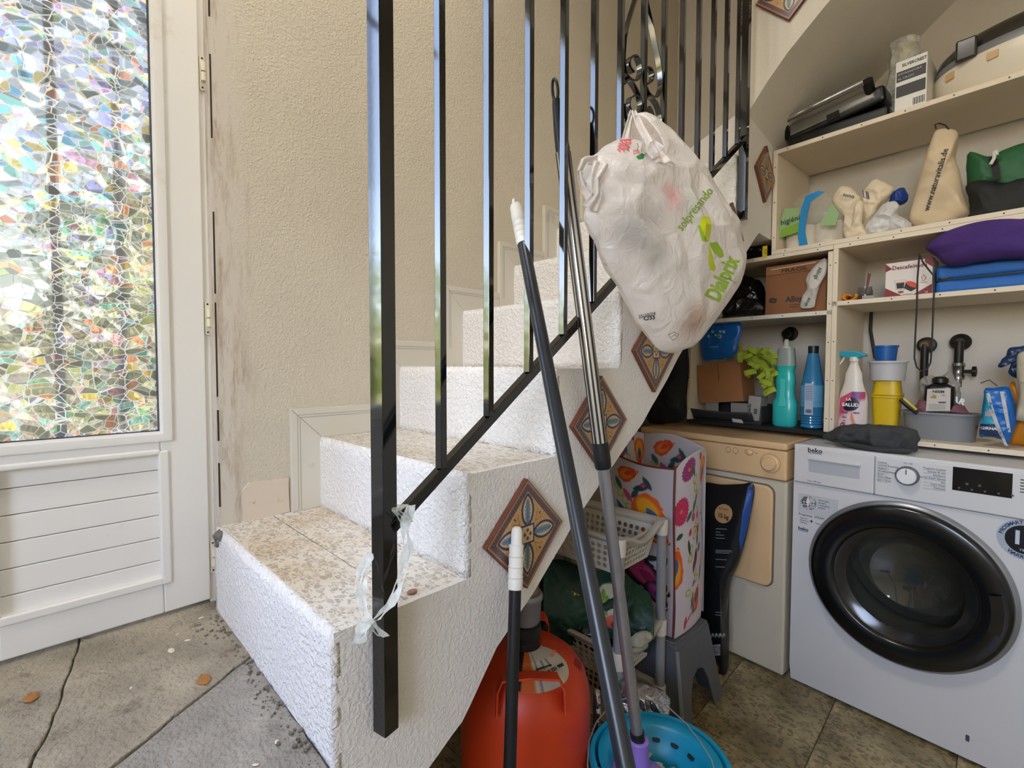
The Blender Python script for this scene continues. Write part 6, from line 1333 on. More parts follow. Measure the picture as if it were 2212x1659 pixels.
cardm = MB().box(0, 0, 0, .075, .003, .045, M=frame(WV*.93+Vector((0, 0, -.36)), Vector((0, 0, 1))*.93+WV*.36, onn(2050, 895, 2.10)) @ Matrix.Rotation(0, 4, 'Z') @ Matrix(((1, 0, 0, 0), (0, 0, -1, 0), (0, 1, 0, 0), (0, 0, 0, 1))))
cp = thing('black_card_packet', 'black packet with white letters tilted behind the black bottle', 'packet', onn(2060, 880, 2.10), rot=Matrix.Identity(4)); obj('packet', cardm, P('packet_black', '17161a', .5), cp, world=True, bevel=.0008)
text('R', .026, P('label_white', 'e8e6e6'), cp, frame(WV*.93+Vector((0, 0, -.36)), Vector((0, 0, 1))*.93+WV*.36, onn(2078, 865, 2.09)), 'lettering', local=False, bold=.0008); text('A', .026, P('label_white', 'e8e6e6'), cp, frame(WV*.93+Vector((0, 0, -.36)), Vector((0, 0, 1))*.93+WV*.36, onn(2064, 860, 2.09)), 'lettering', local=False, bold=.0008)
soft_bag('crumpled_film', 'crumpled clear and white film poking out of the basin', [(1985, 830), (1995, 812), (2010, 808), (2030, 812), (2050, 800), (2062, 812), (2075, 840), (2070, 870), (2040, 880), (2000, 875)], 2.14, .025, P('film_grey', '9a9690', .4, bump=(40, .5, .005)), 31, .012)
soft_bag('pink_cloth', 'dull pink cloth bundled in the basin', [(1975, 880), (1990, 858), (2005, 862), (2020, 880), (2075, 870), (2090, 885), (2095, 893), (1990, 895)], 2.10, .03, P('dull_pink', '7a4f58', .9), 32, .008, cat='cloth')
# blue bag and orange pouch
bl, m_ = soft_bag('detergent_bag', 'turquoise and blue detergent bag with two white stripes', [(2128, 836), (2150, 834), (2178, 833), (2188, 850), (2194, 880), (2196, 910), (2188, 935), (2180, 955), (2172, 952), (2160, 944), (2130, 940), (2116, 938), (2120, 890), (2125, 860)], 2.04, .030, P('blue_bag_film', '0c5fae', .3, bump=(20, .2, .003)), 33, .004, ZRb-.02)
bvh = bvh_of(m_)
def pbag(px, m, nm='printed_panel', parent=bl, bv=bvh, n=2.0, sub=5):
    o = []
    for i in range(len(px)):
        for t in range(sub): a_, b_ = px[i], px[(i+1) % len(px)]; o.append(onn(a_[0]+(b_[0]-a_[0])*t/sub, a_[1]+(b_[1]-a_[1])*t/sub, n))
    c = sum(o, Vector())/len(o); q = MB(); R_ = 4; k = len(o)
    for r in range(R_):
        for p in o: q.v.append(c.lerp(p, 1-r/R_))
    q.v.append(c)
    for r in range(R_-1):
        for i in range(k): q.f.append((r*k+i, r*k+(i+1) % k, (r+1)*k+(i+1) % k, (r+1)*k+i))
    for i in range(k): q.f.append(((R_-1)*k+i, (R_-1)*k+(i+1) % k, R_*k))
    drape(q, (bv, FW), .001+.0004*(nm != 'printed_panel')); return obj(nm, q, m, parent, world=True, fix=False)
pbag([(2127, 840), (2134, 840), (2150, 912), (2117, 912), (2121, 880)], P('turq_panel', '3b9ab5', .35)); pbag([(2117, 913), (2150, 913), (2160, 940), (2117, 936)], P('navy_panel', '1f3a5e', .35))
WSR = P('white_strip', 'b9bcc0', .4); pbag([(2130, 846), (2138, 846), (2143, 870), (2158, 912), (2178, 960), (2170, 958), (2150, 915), (2136, 876)], WSR, 'white_stripe'); pbag([(2160, 842), (2168, 842), (2176, 880), (2184, 930), (2178, 930), (2168, 885)], WSR, 'white_stripe')
pbag([(2129, 882), (2143, 882), (2146, 896), (2127, 895)], P('code_panel', 'b0a4ac', .5), 'printed_code')
text('GIRNA', .0115, P('label_white', 'e8e6e6'), bl, frame(WV, (0, 0, 1), onn(2136, 922, 2.0)), 'printed_word', onto=(bvh, FW), local=False, bold=.0003)
op, m_ = soft_bag('orange_bottle', 'orange plastic bottle partly hidden behind the pale cloth at right', [(2180, 828), (2194, 824), (2200, 870), (2196, 900), (2240, 900), (2290, 900), (2290, 960), (2200, 958), (2182, 950), (2190, 900), (2186, 860)], 2.12, .035, P('orange_plastic', 'c9801a', .35), 34, .002, ZRb, cat='bottle', sharp=.2)
soft_bag('pale_cloth_bag', 'pale cloth bag hanging at the right edge over the orange bottle', [(2200, 760), (2240, 755), (2290, 758), (2290, 910), (2205, 905), (2194, 895), (2200, 850), (2196, 800)], 2.04, .02, P('pale_cloth', 'b3ab98', .9), 35, .006)
soft_bag('blue_wrapper', 'creased navy and silver wrapper high at the right edge', [(2156, 785), (2172, 765), (2180, 750), (2200, 744), (2260, 742), (2270, 760), (2215, 765), (2205, 805), (2190, 812), (2178, 800), (2185, 775), (2165, 790)], 2.08, .012, P('navy_wrap', '1c355a', .3, bump=(30, .5, .005)), 36, .006)
tag(obj('bent_wire', MB().tube([onn(2118, 824, 2.1), onn(2137, 817, 2.1), onn(2155, 830, 2.1)], .0022, 8), P('wire_grey', '77736c', .4, metal=.6), smooth=False), 'small bent grey wire sticking up behind the blue detergent bag', 'wire')
# garment on the washer
ga, _ = soft_bag('grey_garment', 'folded dark grey trousers lying on top of the washing machine', [(1776, 940), (1800, 925), (1830, 915), (1880, 914), (1930, 916), (1960, 920), (1984, 930), (1985, 955), (1978, 970), (1950, 972), (1900, 966), (1850, 955), (1800, 952)], 1.91, .05, P('grey_denim', '3d3e40', .95, noise=(60, .1), bump=(40, .4, .003)), 37, .012, .8505, cat='clothing', sharp=1.4)
mb2 = pillow(pxs([(1800, 948), (1850, 955), (1900, 962), (1960, 966), (1976, 972), (1940, 980), (1890, 974), (1840, 964)], lambda x, y: onn(x, y, 1.865)), .03, seed=61, wr=.006, nr=14, na=60)
for v in mb2.v: v.z = max(v.z, .8505)
obj('trouser_leg', mb2, P('grey_denim', '3d3e40'), ga, world=True, smooth=2)

# ------------------------------------------------------------------ gas cylinder, trolley, stool, bags on the floor
OR = P('orange_enamel', 'c23a12', .45, noise=(6, .1), dirt=('5a1f0c', 14, .68)); cy = thing('gas_cylinder', 'orange butane gas cylinder with grey regulator under the stairs', 'gas cylinder', (-.742, .788, 0))
cy.matrix_basis = cy.matrix_basis @ Matrix.Rotation(math.radians(20), 4, 'Z')
R0 = .150
obj('tank', MB().lathe([(R0*.80, 0), (R0*.82, .012), (R0*.90, .02), (R0*.98, .045), (R0, .075), (R0, .235), (R0, .243), (R0*1.006, .246), (R0, .249), (R0, .345), (R0*.985, .378), (R0*.93, .410), (R0*.82, .437), (R0*.66, .457), (R0*.45, .470), (R0*.22, .475)], 72), OR, cy, smooth=True)
def chandle(a):
    m = Matrix.Rotation(math.radians(a), 4, 'Z'); pts = [(R0*.86, -.070, .405), (R0*.84, -.068, .455), (R0*.80, -.058, .474), (R0*.79, 0, .478), (R0*.80, .058, .474), (R0*.84, .068, .455), (R0*.86, .070, .405)]
    obj('carry_handle', MB(m).band(pts, (1, 0, .15), .034, .0045), OR, cy, smooth=True, bevel=.001)
chandle(-62); chandle(118)
obj('valve_collar', MB().lathe([(.034, .470), (.034, .492), (.028, .497), (.028, .505), (.036, .508), (.036, .524), (.030, .528)], 32), P('valve_black', '151515', .4), cy, smooth=True)
rg_ = obj('regulator', MB().lathe([(.031, .528), (.034, .534), (.037, .580), (.040, .584), (.0405, .592), (.037, .598), (.018, .604), (0, .605)], 36, cap=False), P('regulator_grey', '8c8c90', .35, metal=.4), cy, smooth=True)
obj('regulator_disc', MB().lathe([(.030, .6005), (.012, .6065), (0, .607)], 28, cap=False), P('disc_cream', 'a8a08c', .5), rg_, smooth=True)
lbm = print_mat('cylinder_label_print', .5)
def shoulder(r): # radius -> z along the tank shoulder
    pr = [(R0*.22, .475), (R0*.45, .470), (R0*.66, .457), (R0*.82, .437), (R0*.93, .410), (R0*.985, .378)]
    for i in range(len(pr)-1):
        if pr[i][0] <= r <= pr[i+1][0]: t = (r-pr[i][0])/(pr[i+1][0]-pr[i][0]); return pr[i][1]*(1-t)+pr[i+1][1]*t
    return .475 if r < pr[0][0] else .378
def cyl_lab(U, V):
    x = U; y = V; c = np.tile(rgb('b9b09c'), (len(x), 1)); c = over(c, soft(.42-x, .02), 'b5581c') if False else c
    c = over(c, soft(x-.40, .01), 'b8581e'); c = over(c, soft(x-.26, .01), '15120f'); c = over(c, soft(np.abs(x-.46)-.008, .008), '5a5040')
    c = over(c, soft(np.abs(np.abs(x-.62)-.05)-.012, .01)*(y > .35)*(y < .6), '5a5248'); return c
a_c = math.radians(-25-20)
painted('round_label', 60, 60, lambda u, v: ((lambda th, r: (r*math.cos(th), r*math.sin(th), shoulder(r)+.0012))(a_c+(u-.5)*1.9, .036+.085*v*math.sqrt(max(.05, 1-(2*u-1)**4)))), cyl_lab, lbm, cy)
for i, s in enumerate(['900 121 900', 'tel. de averias', 'REPSOL'] if False else ['900 121 900', 'atencion averias', 'UNO']):
    th = a_c+(.34, .12, .72)[i]-(.0); r = (.095, .083, .07)[i]; sz = (.011, .006, .012)[i]
    rad = Vector((math.cos(th), math.sin(th), 0)); tan = Vector((-math.sin(th), math.cos(th), 0)); upv = (-rad*.95+Vector((0, 0, .32))).normalized()
    text(s, sz, INKD if i < 2 else P('label_salmon', 'd98a5a', .5), cy, frame(tan, upv, (r*rad.x, r*rad.y, shoulder(r)+.0030)), 'lettering', bold=.0003)
th = a_c+1.05; obj('red_stamp', MB(frame((-math.sin(th), math.cos(th), 0), (-math.cos(th)*.8, -math.sin(th)*.8, .6), (.122*math.cos(th), .122*math.sin(th), shoulder(.122)+.002))).prism([(-.012, -.010), (.012, -.008), (.013, .009), (-.010, .010)], 0, .0006), P('red_tape', '8c1c14', .5), cy)

# trolley
TW = P('trolley_white', 'cfc8bb', .45, dirt=('b8a888', 9, .6)); TGp = P('trolley_pole', '8a8b8e', .4)
x0, x1, y0, y1 = -1.06, -.675, 1.085, 1.345
tr = thing('storage_trolley', 'white perforated three tier plastic basket trolley with grey poles', 'trolley', ((x0+x1)/2, (y0+y1)/2, 0))
cx0, cx1, cy0, cy1 = x0-(x0+x1)/2, x1-(x0+x1)/2, y0-(y0+y1)/2, y1-(y0+y1)/2
def basket(zr_, hgt=.115):
    mb = MB(); rr = .035
    def ring(ins, z, sag=0):
        w2, h2 = (cx1-ins), (cy1-ins); pts = []
        for (sx, sy, a0) in ((1, 1, 0), (-1, 1, 90), (-1, -1, 180), (1, -1, 270)):
            for i in range(5):
                a = math.radians(a0+22.5*i); pts.append((sx*(w2-rr)+rr*math.cos(a), sy*(h2-rr)+rr*math.sin(a)))
        out = []
        for i in range(20):
            p = pts[i]; q = pts[(i+1) % 20]; n = 8 if i % 5 == 4 else 1
            for t in range(n): out.append((p[0]+(q[0]-p[0])*t/n, p[1]+(q[1]-p[1])*t/n))
        return [(x, y, z-sag*max(0, 1-(abs(y)/(cy1*.62))**2)*(1 if x > 0 else .0)-sag*0*x) for x, y in out]
    rings = [ring(.0, zr_-.012, .03), ring(-.004, zr_, .03), ring(.006, zr_+.002, .03), ring(.018, zr_-.004, .03), ring(.020, zr_-.022, .03)]
    mb.v = [Vector(p) for r in rings for p in r]; k = len(rings[0])
    for i in range(len(rings)-1):
        for j in range(k): mb.f.append((i*k+j, i*k+(j+1) % k, (i+1)*k+(j+1) % k, (i+1)*k+j))
    b = obj('basket_rim', mb, TW, tr, smooth=True, solid=.0018)
    # perforated walls: quads with real round holes
    wv = []; wf_ = []
    def wall(p0, p1, p2, p3, nx, ny, hole=True):             # p0-p1 top edge, p3-p2 bottom edge
        for i in range(nx):
            for j in range(ny):
                def pt(u, v): a = p0.lerp(p1, u); c = p3.lerp(p2, u); return a.lerp(c, v)
                off = .5/nx*(j % 2)*0; u0, u1, v0, v1 = i/nx, (i+1)/nx, j/ny, (j+1)/ny; N = 12; base = len(wv)
                if not hole: wv.extend([pt(u0, v0), pt(u1, v0), pt(u1, v1), pt(u0, v1)]); wf_.append((base, base+1, base+2, base+3)); continue
                cu, cv = (u0+u1)/2, (v0+v1)/2; hu, hv = (u1-u0)/2, (v1-v0)/2
                for q in range(N):
                    an = 2*PI*q/N+PI/4; c_, s_ = math.cos(an), math.sin(an); m = max(abs(c_), abs(s_)); wv.append(pt(cu+hu*c_/m, cv+hv*s_/m))
                for q in range(N):
                    an = 2*PI*q/N+PI/4; wv.append(pt(cu+hu*.70*math.cos(an), cv+hv*.74*math.sin(an)))
                for q in range(N): wf_.append((base+q, base+(q+1) % N, base+N+(q+1) % N, base+N+q))
    T = lambda x, y, z: Vector((x, y, z)); i0, i1 = .022, .042; zt2, zb2 = zr_-.02, zr_-hgt
    for (ax, ay, bx, by) in ((1, -1, 1, 1), (1, 1, -1, 1), (-1, 1, -1, -1), (-1, -1, 1, -1)):
        A = T(ax*(cx1-i0), ay*(cy1-i0), zt2); B = T(bx*(cx1-i0), by*(cy1-i0), zt2); Cc = T(bx*(cx1-i1), by*(cy1-i1), zb2); Dd = T(ax*(cx1-i1), ay*(cy1-i1), zb2)
        L = (A-B).length; long_ = L > .3
        s = .12 if not long_ else .09
        A2, B2, C2, D2 = A.lerp(B, s), B.lerp(A, s), Cc.lerp(Dd, s), Dd.lerp(Cc, s)
        At, Bt = (T(0, 0, -.022) if ax == bx == 1 else T(0, 0, 0)), None
        A3, B3 = A2.lerp(D2, .22 if not long_ else .12), B2.lerp(C2, .22 if not long_ else .12); C3, D3 = C2.lerp(B2, .08), D2.lerp(A2, .08)
        wall(A, A2, D2, Dd, 1, 1, False); wall(B2, B, Cc, C2, 1, 1, False); wall(A2, B2, B3, A3, 1, 1, False); wall(D3, C3, C2, D2, 1, 1, False)
        wall(A3, B3, C3, D3, 9 if not long_ else 13, 4)
    w4 = MB(); w4.v = wv; w4.f = wf_; w4.v += [T(cx1-i1, cy1-i1, zb2), T(-(cx1-i1), cy1-i1, zb2), T(-(cx1-i1), -(cy1-i1), zb2), T(cx1-i1, -(cy1-i1), zb2)]; n0 = len(w4.v); w4.f.append((n0-4, n0-3, n0-2, n0-1))
    obj('basket_wall', w4, TW, b, solid=.0018)
    for sx in (-1, 1):
        for sy in (-1, 1): obj('pole_socket', MB(Matrix.Translation((sx*(cx1-.012), sy*(cy1-.012), 0))).lathe([(.0175, zr_-.045), (.0185, zr_-.002), (.017, zr_+.002)], 20), TW, b, smooth=True)
for zz in (.655, .345, .14): basket(zz)
for sx in (-1, 1):
    for sy in (-1, 1):
        obj('pole', MB(Matrix.Translation((sx*(cx1-.012), sy*(cy1-.012), 0))).lathe([(.0145, .02), (.0145, .612)], 20), TGp, tr, smooth=True)
        obj('foot', MB(Matrix.Translation((sx*(cx1-.012), sy*(cy1-.012), 0))).lathe([(.017, .0), (.019, .012), (.016, .022)], 16), DGY, tr, smooth=True)
# dark green vegetable print bag lying in the middle basket
VGM = print_mat('vegetable_print', .5, bump=(25, .25, .004))
def veg(U, V):
    n = len(U); c = np.tile(rgb('12382a'), (n, 1)); t = np.sin(U*40+np.sin(V*30)*3)*np.sin(V*37+np.sin(U*23)*3); c = over(c, soft(.6-t, .3)*.5, '1f5a40')
    c = over(c, soft(np.hypot((U-.30)/.035, (V-.80)/.05)-1+.3*np.sin(np.arctan2(V-.8, U-.3)*7), .3), 'c9b81e')
    g = np.hypot((U-.52)/.08, (V-.62)/.16)-1+.18*np.sin(np.arctan2(V-.62, U-.52)*13)+.1*np.sin(U*160)*np.sin(V*90); c = over(c, soft(np.hypot((U-.60)/.14, (V-.66)/.20)-1, .1), 'b5b39a')
    c = over(c, soft(np.hypot((U-.68)/.04, (V-.64)/.07)-1, .3), 'd6c02a'); c = over(c, soft(g, .2), '5c8a28'); c = over(c, soft(g+.5+.3*np.sin(U*200), .3), '7fae3a')
    r = np.hypot((U-.66)/.10, (V-.42)/.09)-1; c = over(c, soft(r, .1), 'c4533a'); c = over(c, soft(np.hypot((U-.68)/.06, (V-.38)/.05)-1, .2), '5a1c14'); return c
vb = thing('printed_shopping_bag', 'dark green vegetable printed shopping bag lying in the middle basket', 'bag', (-.86, 1.20, .26))
Pv = [onx(1180, 1230, -.86), onx(1330, 1230, -.86)]
def vpos(u, v):
    an = (u-.5)*PI*1.1; x = -.86+.17*math.sin(an)*.9; top = onD(1175+ (1405-1175)*u, 1200+70*u+15*math.sin(u*7), 1.45+.05*math.sin(u*PI)); bot = onD(1170+(1400-1170)*u, 1385+20*u, 1.39+.05*math.sin(u*3)); p = bot.lerp(top, v)
    return p-FW*(.05*math.sin(v*PI)+.012*mnoise.noise(p*14)+.008*abs(mnoise.noise(p*30)))
painted('printed_panel', 150, 90, vpos, veg, VGM, vb, world=True, solid=.003)
obj('bag_back', pillow([vpos(0.03, .05)+FW*.03, vpos(.5, .02)+FW*.03, vpos(.97, .05)+FW*.03, vpos(.97, .92)+FW*.03, vpos(.5, .95)+FW*.03, vpos(.03, .92)+FW*.03], .03, seed=41, wr=.008, nr=14, na=60), P('bag_deep_green', '0f2a20', .6), vb, world=True, smooth=2)
soft_bag('white_paper_bag', 'creased whitish paper bag in the middle basket front corner', [(1360, 1385), (1375, 1368), (1400, 1362), (1412, 1375), (1395, 1392), (1370, 1400)], 0, .012, P('paper_white', 'a8a490', .8), 42, .006, D=1.36)
soft_bag('black_carrier', 'black plastic bag bottom sagging through the trolley behind the cylinder', [(1200, 1330), (1240, 1322), (1300, 1350), (1345, 1375), (1350, 1410), (1310, 1425), (1250, 1385), (1215, 1360)], 0, .03, BF, 43, .008, D=1.44)
# foil and scrap in the lower basket
FOIL = P('silver_foil', 'b5b5b8', .2, metal=.9, bump=(45, .9, .01))
soft_bag('foil_bag', 'crinkled silver foil bag in the bottom basket of the trolley', [(1330, 1490), (1350, 1470), (1385, 1478), (1430, 1490), (1448, 1510), (1445, 1560), (1430, 1590), (1390, 1580), (1350, 1560), (1335, 1530)], 0, .035, FOIL, 44, .012, D=1.26, sharp=2)
soft_bag('foil_bag', 'small silver foil scrap beside the orange cylinder', [(1284, 1500), (1296, 1490), (1300, 1520), (1298, 1560), (1296, 1600), (1286, 1590)], 0, .02, FOIL, 45, .008, D=1.18)

# grey step stool
SG = P('stool_grey', '5a5b5e', .5, noise=(30, .05)); stl = thing('step_stool', 'grey plastic step stool beside the trolley poles', 'stool', (-.80, 1.475, 0)); sH = .262
tx, ty, bx_, by_ = .155, .115, .195, .150
top = MB().box(-tx, -ty, sH-.02, tx, ty, sH); obj('seat', top, SG, stl, bevel=.012, seg=4)
obj('seat_rim', MB().tube([(-tx+.02, -ty+.012, sH+.0005), (tx-.02, -ty+.012, sH+.0005), (tx-.012, -ty+.02, sH+.0005), (tx-.012, ty-.02, sH+.0005), (tx-.02, ty-.012, sH+.0005), (-tx+.02, ty-.012, sH+.0005), (-tx+.012, ty-.02, sH+.0005), (-tx+.012, -ty+.02, sH+.0005)], .003, 6, close=True), SG, stl, smooth=True)
def panel(A, B, C_, D_, n):                                # trapezoid panel with an arch cut out: A,B top; C_,D_ bottom
    A, B, C_, D_ = map(Vector, (A, B, C_, D_)); pt = lambda u, v: A.lerp(B, u).lerp(D_.lerp(C_, u), v)
    arch = [(.22, 1), (.27, .62), (.36, .45), (.5, .40), (.64, .45), (.73, .62), (.78, 1)]; mb = MB()
    outer = [(0, 1), (0, 0), (1, 0), (1, 1)]; poly = [(0, 1), (0, 0), (1, 0), (1, 1)]+arch[::-1]
    mb.v = [pt(*p)+Vector(n)*.0 for p in poly]+[pt(*p)-Vector(n)*.006 for p in poly]; k = len(poly)
    mb.f = [tuple(range(k)), tuple(range(2*k-1, k-1, -1))]+[(i, k+i, k+(i+1) % k, (i+1) % k) for i in range(k)]
    obj('leg_panel', mb, SG, stl, bevel=.003, seg=2)
panel((tx, -ty, sH-.012), (tx, ty, sH-.012), (bx_, by_, 0), (bx_, -by_, 0), (1, 0, 0)); panel((-tx, ty, sH-.012), (-tx, -ty, sH-.012), (-bx_, -by_, 0), (-bx_, by_, 0), (-1, 0, 0))
panel((-tx, -ty, sH-.012), (tx, -ty, sH-.012), (bx_, -by_, 0), (-bx_, -by_, 0), (0, -1, 0)); panel((tx, ty, sH-.012), (-tx, ty, sH-.012), (-bx_, by_, 0), (bx_, by_, 0), (0, 1, 0))
obj('corner_rib', MB().tube([(tx-.002, -ty+.002, sH-.012), (bx_-.002, -by_+.002, .004)], .007, 8), P('stool_edge', '7a7b7f', .45), stl, smooth=True)

# floral fabric bag on the stool
FLM = print_mat('floral_print', .55, bump=(14, .2, .006))
def flower(c, u, v, cx, cy, r, col, col2, pet=16, sy=1.0):
    x, y = u-cx, (v-cy)/sy; an = np.arctan2(y, x); q = np.hypot(x, y); e = r*(.86+.14*np.abs(np.sin(an*pet/2)))
    c = over(c, soft(q-e, .002), col); c = over(c, soft(np.abs(np.sin(an*pet/2+q*60))-.25, .2)*(q < r*.8)*(q > r*.18)*.6, col2); return over(c, soft(q-r*.16, .003), 'e08a2a')
def rotp(u, v, cx, cy, a): x, y = u-cx, v-cy; ca, sa = math.cos(a), math.sin(a); return x*ca+y*sa, -x*sa+y*ca
def lf_(c, u, v, cx, cy, a, L, Wd, col): x, y = rotp(u, v, cx, cy, a); return over(c, soft(vesica(x, y, L, Wd), .002), col)
def wing(c, u, v, cx, cy, a, s, col='d8581a', col2='e0a020', pat='3a5c94'):
    x, y = rotp(u, v, cx, cy, a); d = np.hypot(x/s, y/(s*np.clip(.58-.30*x/s, .12, 1)))-1+.035*np.sin(np.arctan2(y, x)*11); c = over(c, soft(d*s, .002), col)
    c = over(c, soft((np.hypot((x+.25*s)/(s*.62), y/(s*.42))-1)*s, .02), col2); c = over(c, soft(vesica(x-.05*s, y-.02*s, .42*s, .20*s), .002), pat); return over(c, soft(np.abs(np.hypot(x/s, y/(s*.62))-.86)-.03, .02)*(x > 0), 'e8b090')
def chain(c, u, v, pts, col='a9a63c'):
    for i, (cx, cy, a) in enumerate(pts): x, y = rotp(u, v, cx, cy, a); d = np.abs(np.hypot(x/1.5, y)-.009)-.0024; c = over(c, soft(d, .0015), col)
    return c
def floral_front(U, V):                                    # metres: width .215, height .56
    u = U*.215; v = V*.56; c = np.tile(rgb('cfc6cc'), (len(u), 1))
    c = chain(c, u, v, [(.115, .47, 1.2), (.125, .44, 1.9), (.14, .415, 1.2), (.14, .31, 1.5), (.125, .285, .8), (.10, .245, 1.2), (.09, .22, .2), (.12, .175, 1.4), (.13, .15, .5), (.10, .10, 1.0), (.07, .12, 0), (.15, .36, 1.4)])
    c = flower(c, u, v, .070, .515, .036, '8e2a64', 'd98ab8', 18, 1.1); c = flower(c, u, v, .045, .385, .041, 'c01f58', 'f090a8', 22, 1.15)
    c = wing(c, u, v, .008, .215, 1.35, .062); c = wing(c, u, v, .185, .49, -1.5, .05); c = wing(c, u, v, .135, .085, 1.2, .042, 'b82a20', 'd86a28', '2a4a80')
    for (x, y, a, L, W, col) in [(.10, .50, 2.0, .022, .007, '2c6a5c'), (.09, .355, .7, .024, .008, '1f5a52'), (.12, .375, 1.4, .026, .006, '2c6a5c'), (.135, .395, 1.2, .03, .006, '2f7060'), (.035, .305, .2, .018, .009, '1f5048'), (.085, .255, 1.7, .026, .008, '20383c'), (.15, .27, 1.4, .024, .007, '23484a'), (.165, .24, .8, .02, .008, '2a5a50'), (.10, .085, 1.3, .028, .006, '2a6a6c'), (.11, .06, 1.8, .024, .006, '2a6a6c'), (.14, .54, -1.0, .016, .009, 'b02858'), (.16, .30, 1.2, .02, .009, 'c02838'), (.155, .345, 1.5, .016, .007, 'b02858'), (.095, .30, .9, .014, .008, 'c8302c'), (.13, .215, 1.2, .030, .012, '5a2040'), (.112, .19, 1.3, .02, .008, '6a2030'), (.11, .14, .7, .014, .005, '5a2a70'), (.085, .04, .6, .03, .004, 'c04070'), (.06, .03, 1.4, .022, .008, 'b83048'), (.19, .20, 1.4, .04, .005, 'c05a78'), (.17, .16, 1.3, .03, .006, '2f5c58')]: c = lf_(c, u, v, x, y, a, L, W, col)
    c = flower(c, u, v, .118, .345, .014, 'b83a6a', 'e0a0b8', 7); c = over(c, soft(np.abs(np.sin(u*90)*.01+v-.30-.5*(u-.12))-.0012, .001)*(u > .10), '2a2a20'); return c
def floral_side(U, V):                                     # width .22 (u=0 left), height .56
    u = U*.22; v = V*.56; c = np.tile(rgb('b7b0b6'), (len(u), 1))
    c = chain(c, u, v, [(.05, .44, 1.0), (.065, .42, 1.8), (.08, .40, 1.1), (.04, .46, .5), (.03, .35, .9)])
    c = wing(c, u, v, .155, .395, -.9, .075); c = wing(c, u, v, .165, .33, -.4, .05, 'b83a20', 'e09020', '33507c'); c = wing(c, u, v, .075, .515, .5, .04, 'c0401c', 'd87020', 'c0401c')
    c = wing(c, u, v, .135, .175, -.5, .085, '1d1a24', 'b03a6a', '8a2048'); c = wing(c, u, v, .17, .12, -.9, .05, '2a2030', '9c3a78', '2c3a78')
    for (x, y, a, L, W, col) in [(.12, .48, .4, .03, .010, '20383c'), (.14, .50, 2.2, .026, .009, '28443f'), (.10, .455, 1.0, .022, .009, '2a4c48'), (.075, .44, -.9, .026, .010, 'b04070'), (.04, .47, -1.0, .022, .009, '2c5250'), (.05, .39, -.8, .026, .008, '2c5250'), (.07, .375, .4, .02, .008, '26423e'), (.15, .245, .3, .028, .010, '20302e'), (.13, .26, 1.4, .022, .008, '24403a'), (.19, .235, 1.2, .03, .008, '2c5250'), (.12, .215, 1.4, .02, .007, 'a03058'), (.08, .09, -.6, .024, .010, '24403a'), (.11, .08, .6, .02, .009, '24403a'), (.06, .105, -.7, .02, .009, '33484a')]: c = lf_(c, u, v, x, y, a, L, W, col)
    c = flower(c, u, v, .128, .49, .010, '8c3058', 'c07090', 6); return c
fbg = thing('floral_bag', 'open topped fabric bag with butterflies and flowers, standing on the grey stool', 'bag', (-.79, 1.50, sH))
fx0, fx1, fy0, fy1, fz0, fz1 = -.915, -.678, 1.395, 1.625, sH+.003, .835
def fp(u, v): return (fx1+.020*math.sin(u*PI)*(.4+v*.6)+.008*math.sin(v*5+1), fy0+(fy1-fy0)*(u*(1-.18*(1-v)))+.004*math.sin(v*7), fz0+(fz1-fz0)*v-.055*max(0, v-.90)*10*(max(0, abs(u-.5)*2-.55)**2)*2-(.03*(1-u) if v > .5 else 0)*(v-.5)*2+.022*math.sin(u*PI)*v)
painted('front_panel', 110, 260, fp, floral_front, FLM, fbg, world=True, solid=.003)
def fsd(u, v): return (fx0+(fx1-fx0)*u, fy0-.012*math.sin(u*PI)*v+.006*math.sin(v*6), fz0+(fz1-fz0-.035)*v+.028*(1-u)*v-.012*math.sin(u*PI)*v)
painted('side_panel', 110, 240, fsd, floral_side, FLM, fbg, world=True, solid=.003)
painted('back_panel', 80, 120, lambda u, v: (fx0-.004*math.sin(u*3), fy0+(fy1-fy0)*u, fz0+(fz1-fz0+.03+.02*math.sin(u*PI))*v), floral_front, FLM, fbg, world=True, solid=.003)
painted('far_panel', 80, 120, lambda u, v: (fx0+(fx1-fx0)*u, fy1+.010*math.sin(u*PI)*v, fz0+(fz1-fz0+.03*(1-u)+.02*math.sin(u*PI))*v), floral_side, FLM, fbg, world=True, solid=.003)
PIP = P('brown_piping', '6a2c1c', .5); obj('piping', MB().tube([Vector(fsd(1, v/20))+Vector((.002, -.001, 0)) for v in range(21)], .0036, 8), PIP, fbg, world=True, smooth=True)
obj('piping', MB().tube([Vector(fp(u/20, 1)) for u in range(21)], .0034, 8), P('white_piping', 'c9c0b8', .5), fbg, world=True, smooth=True); obj('piping', MB().tube([Vector(fsd(u/16, 1)) for u in range(17)], .0034, 8), PIP, fbg, world=True, smooth=True)
obj('bottom', MB().box(fx0+.01, fy0+.01, fz0-.002, fx1-.01, fy1-.03, fz0+.002), PIP, fbg, world=True)
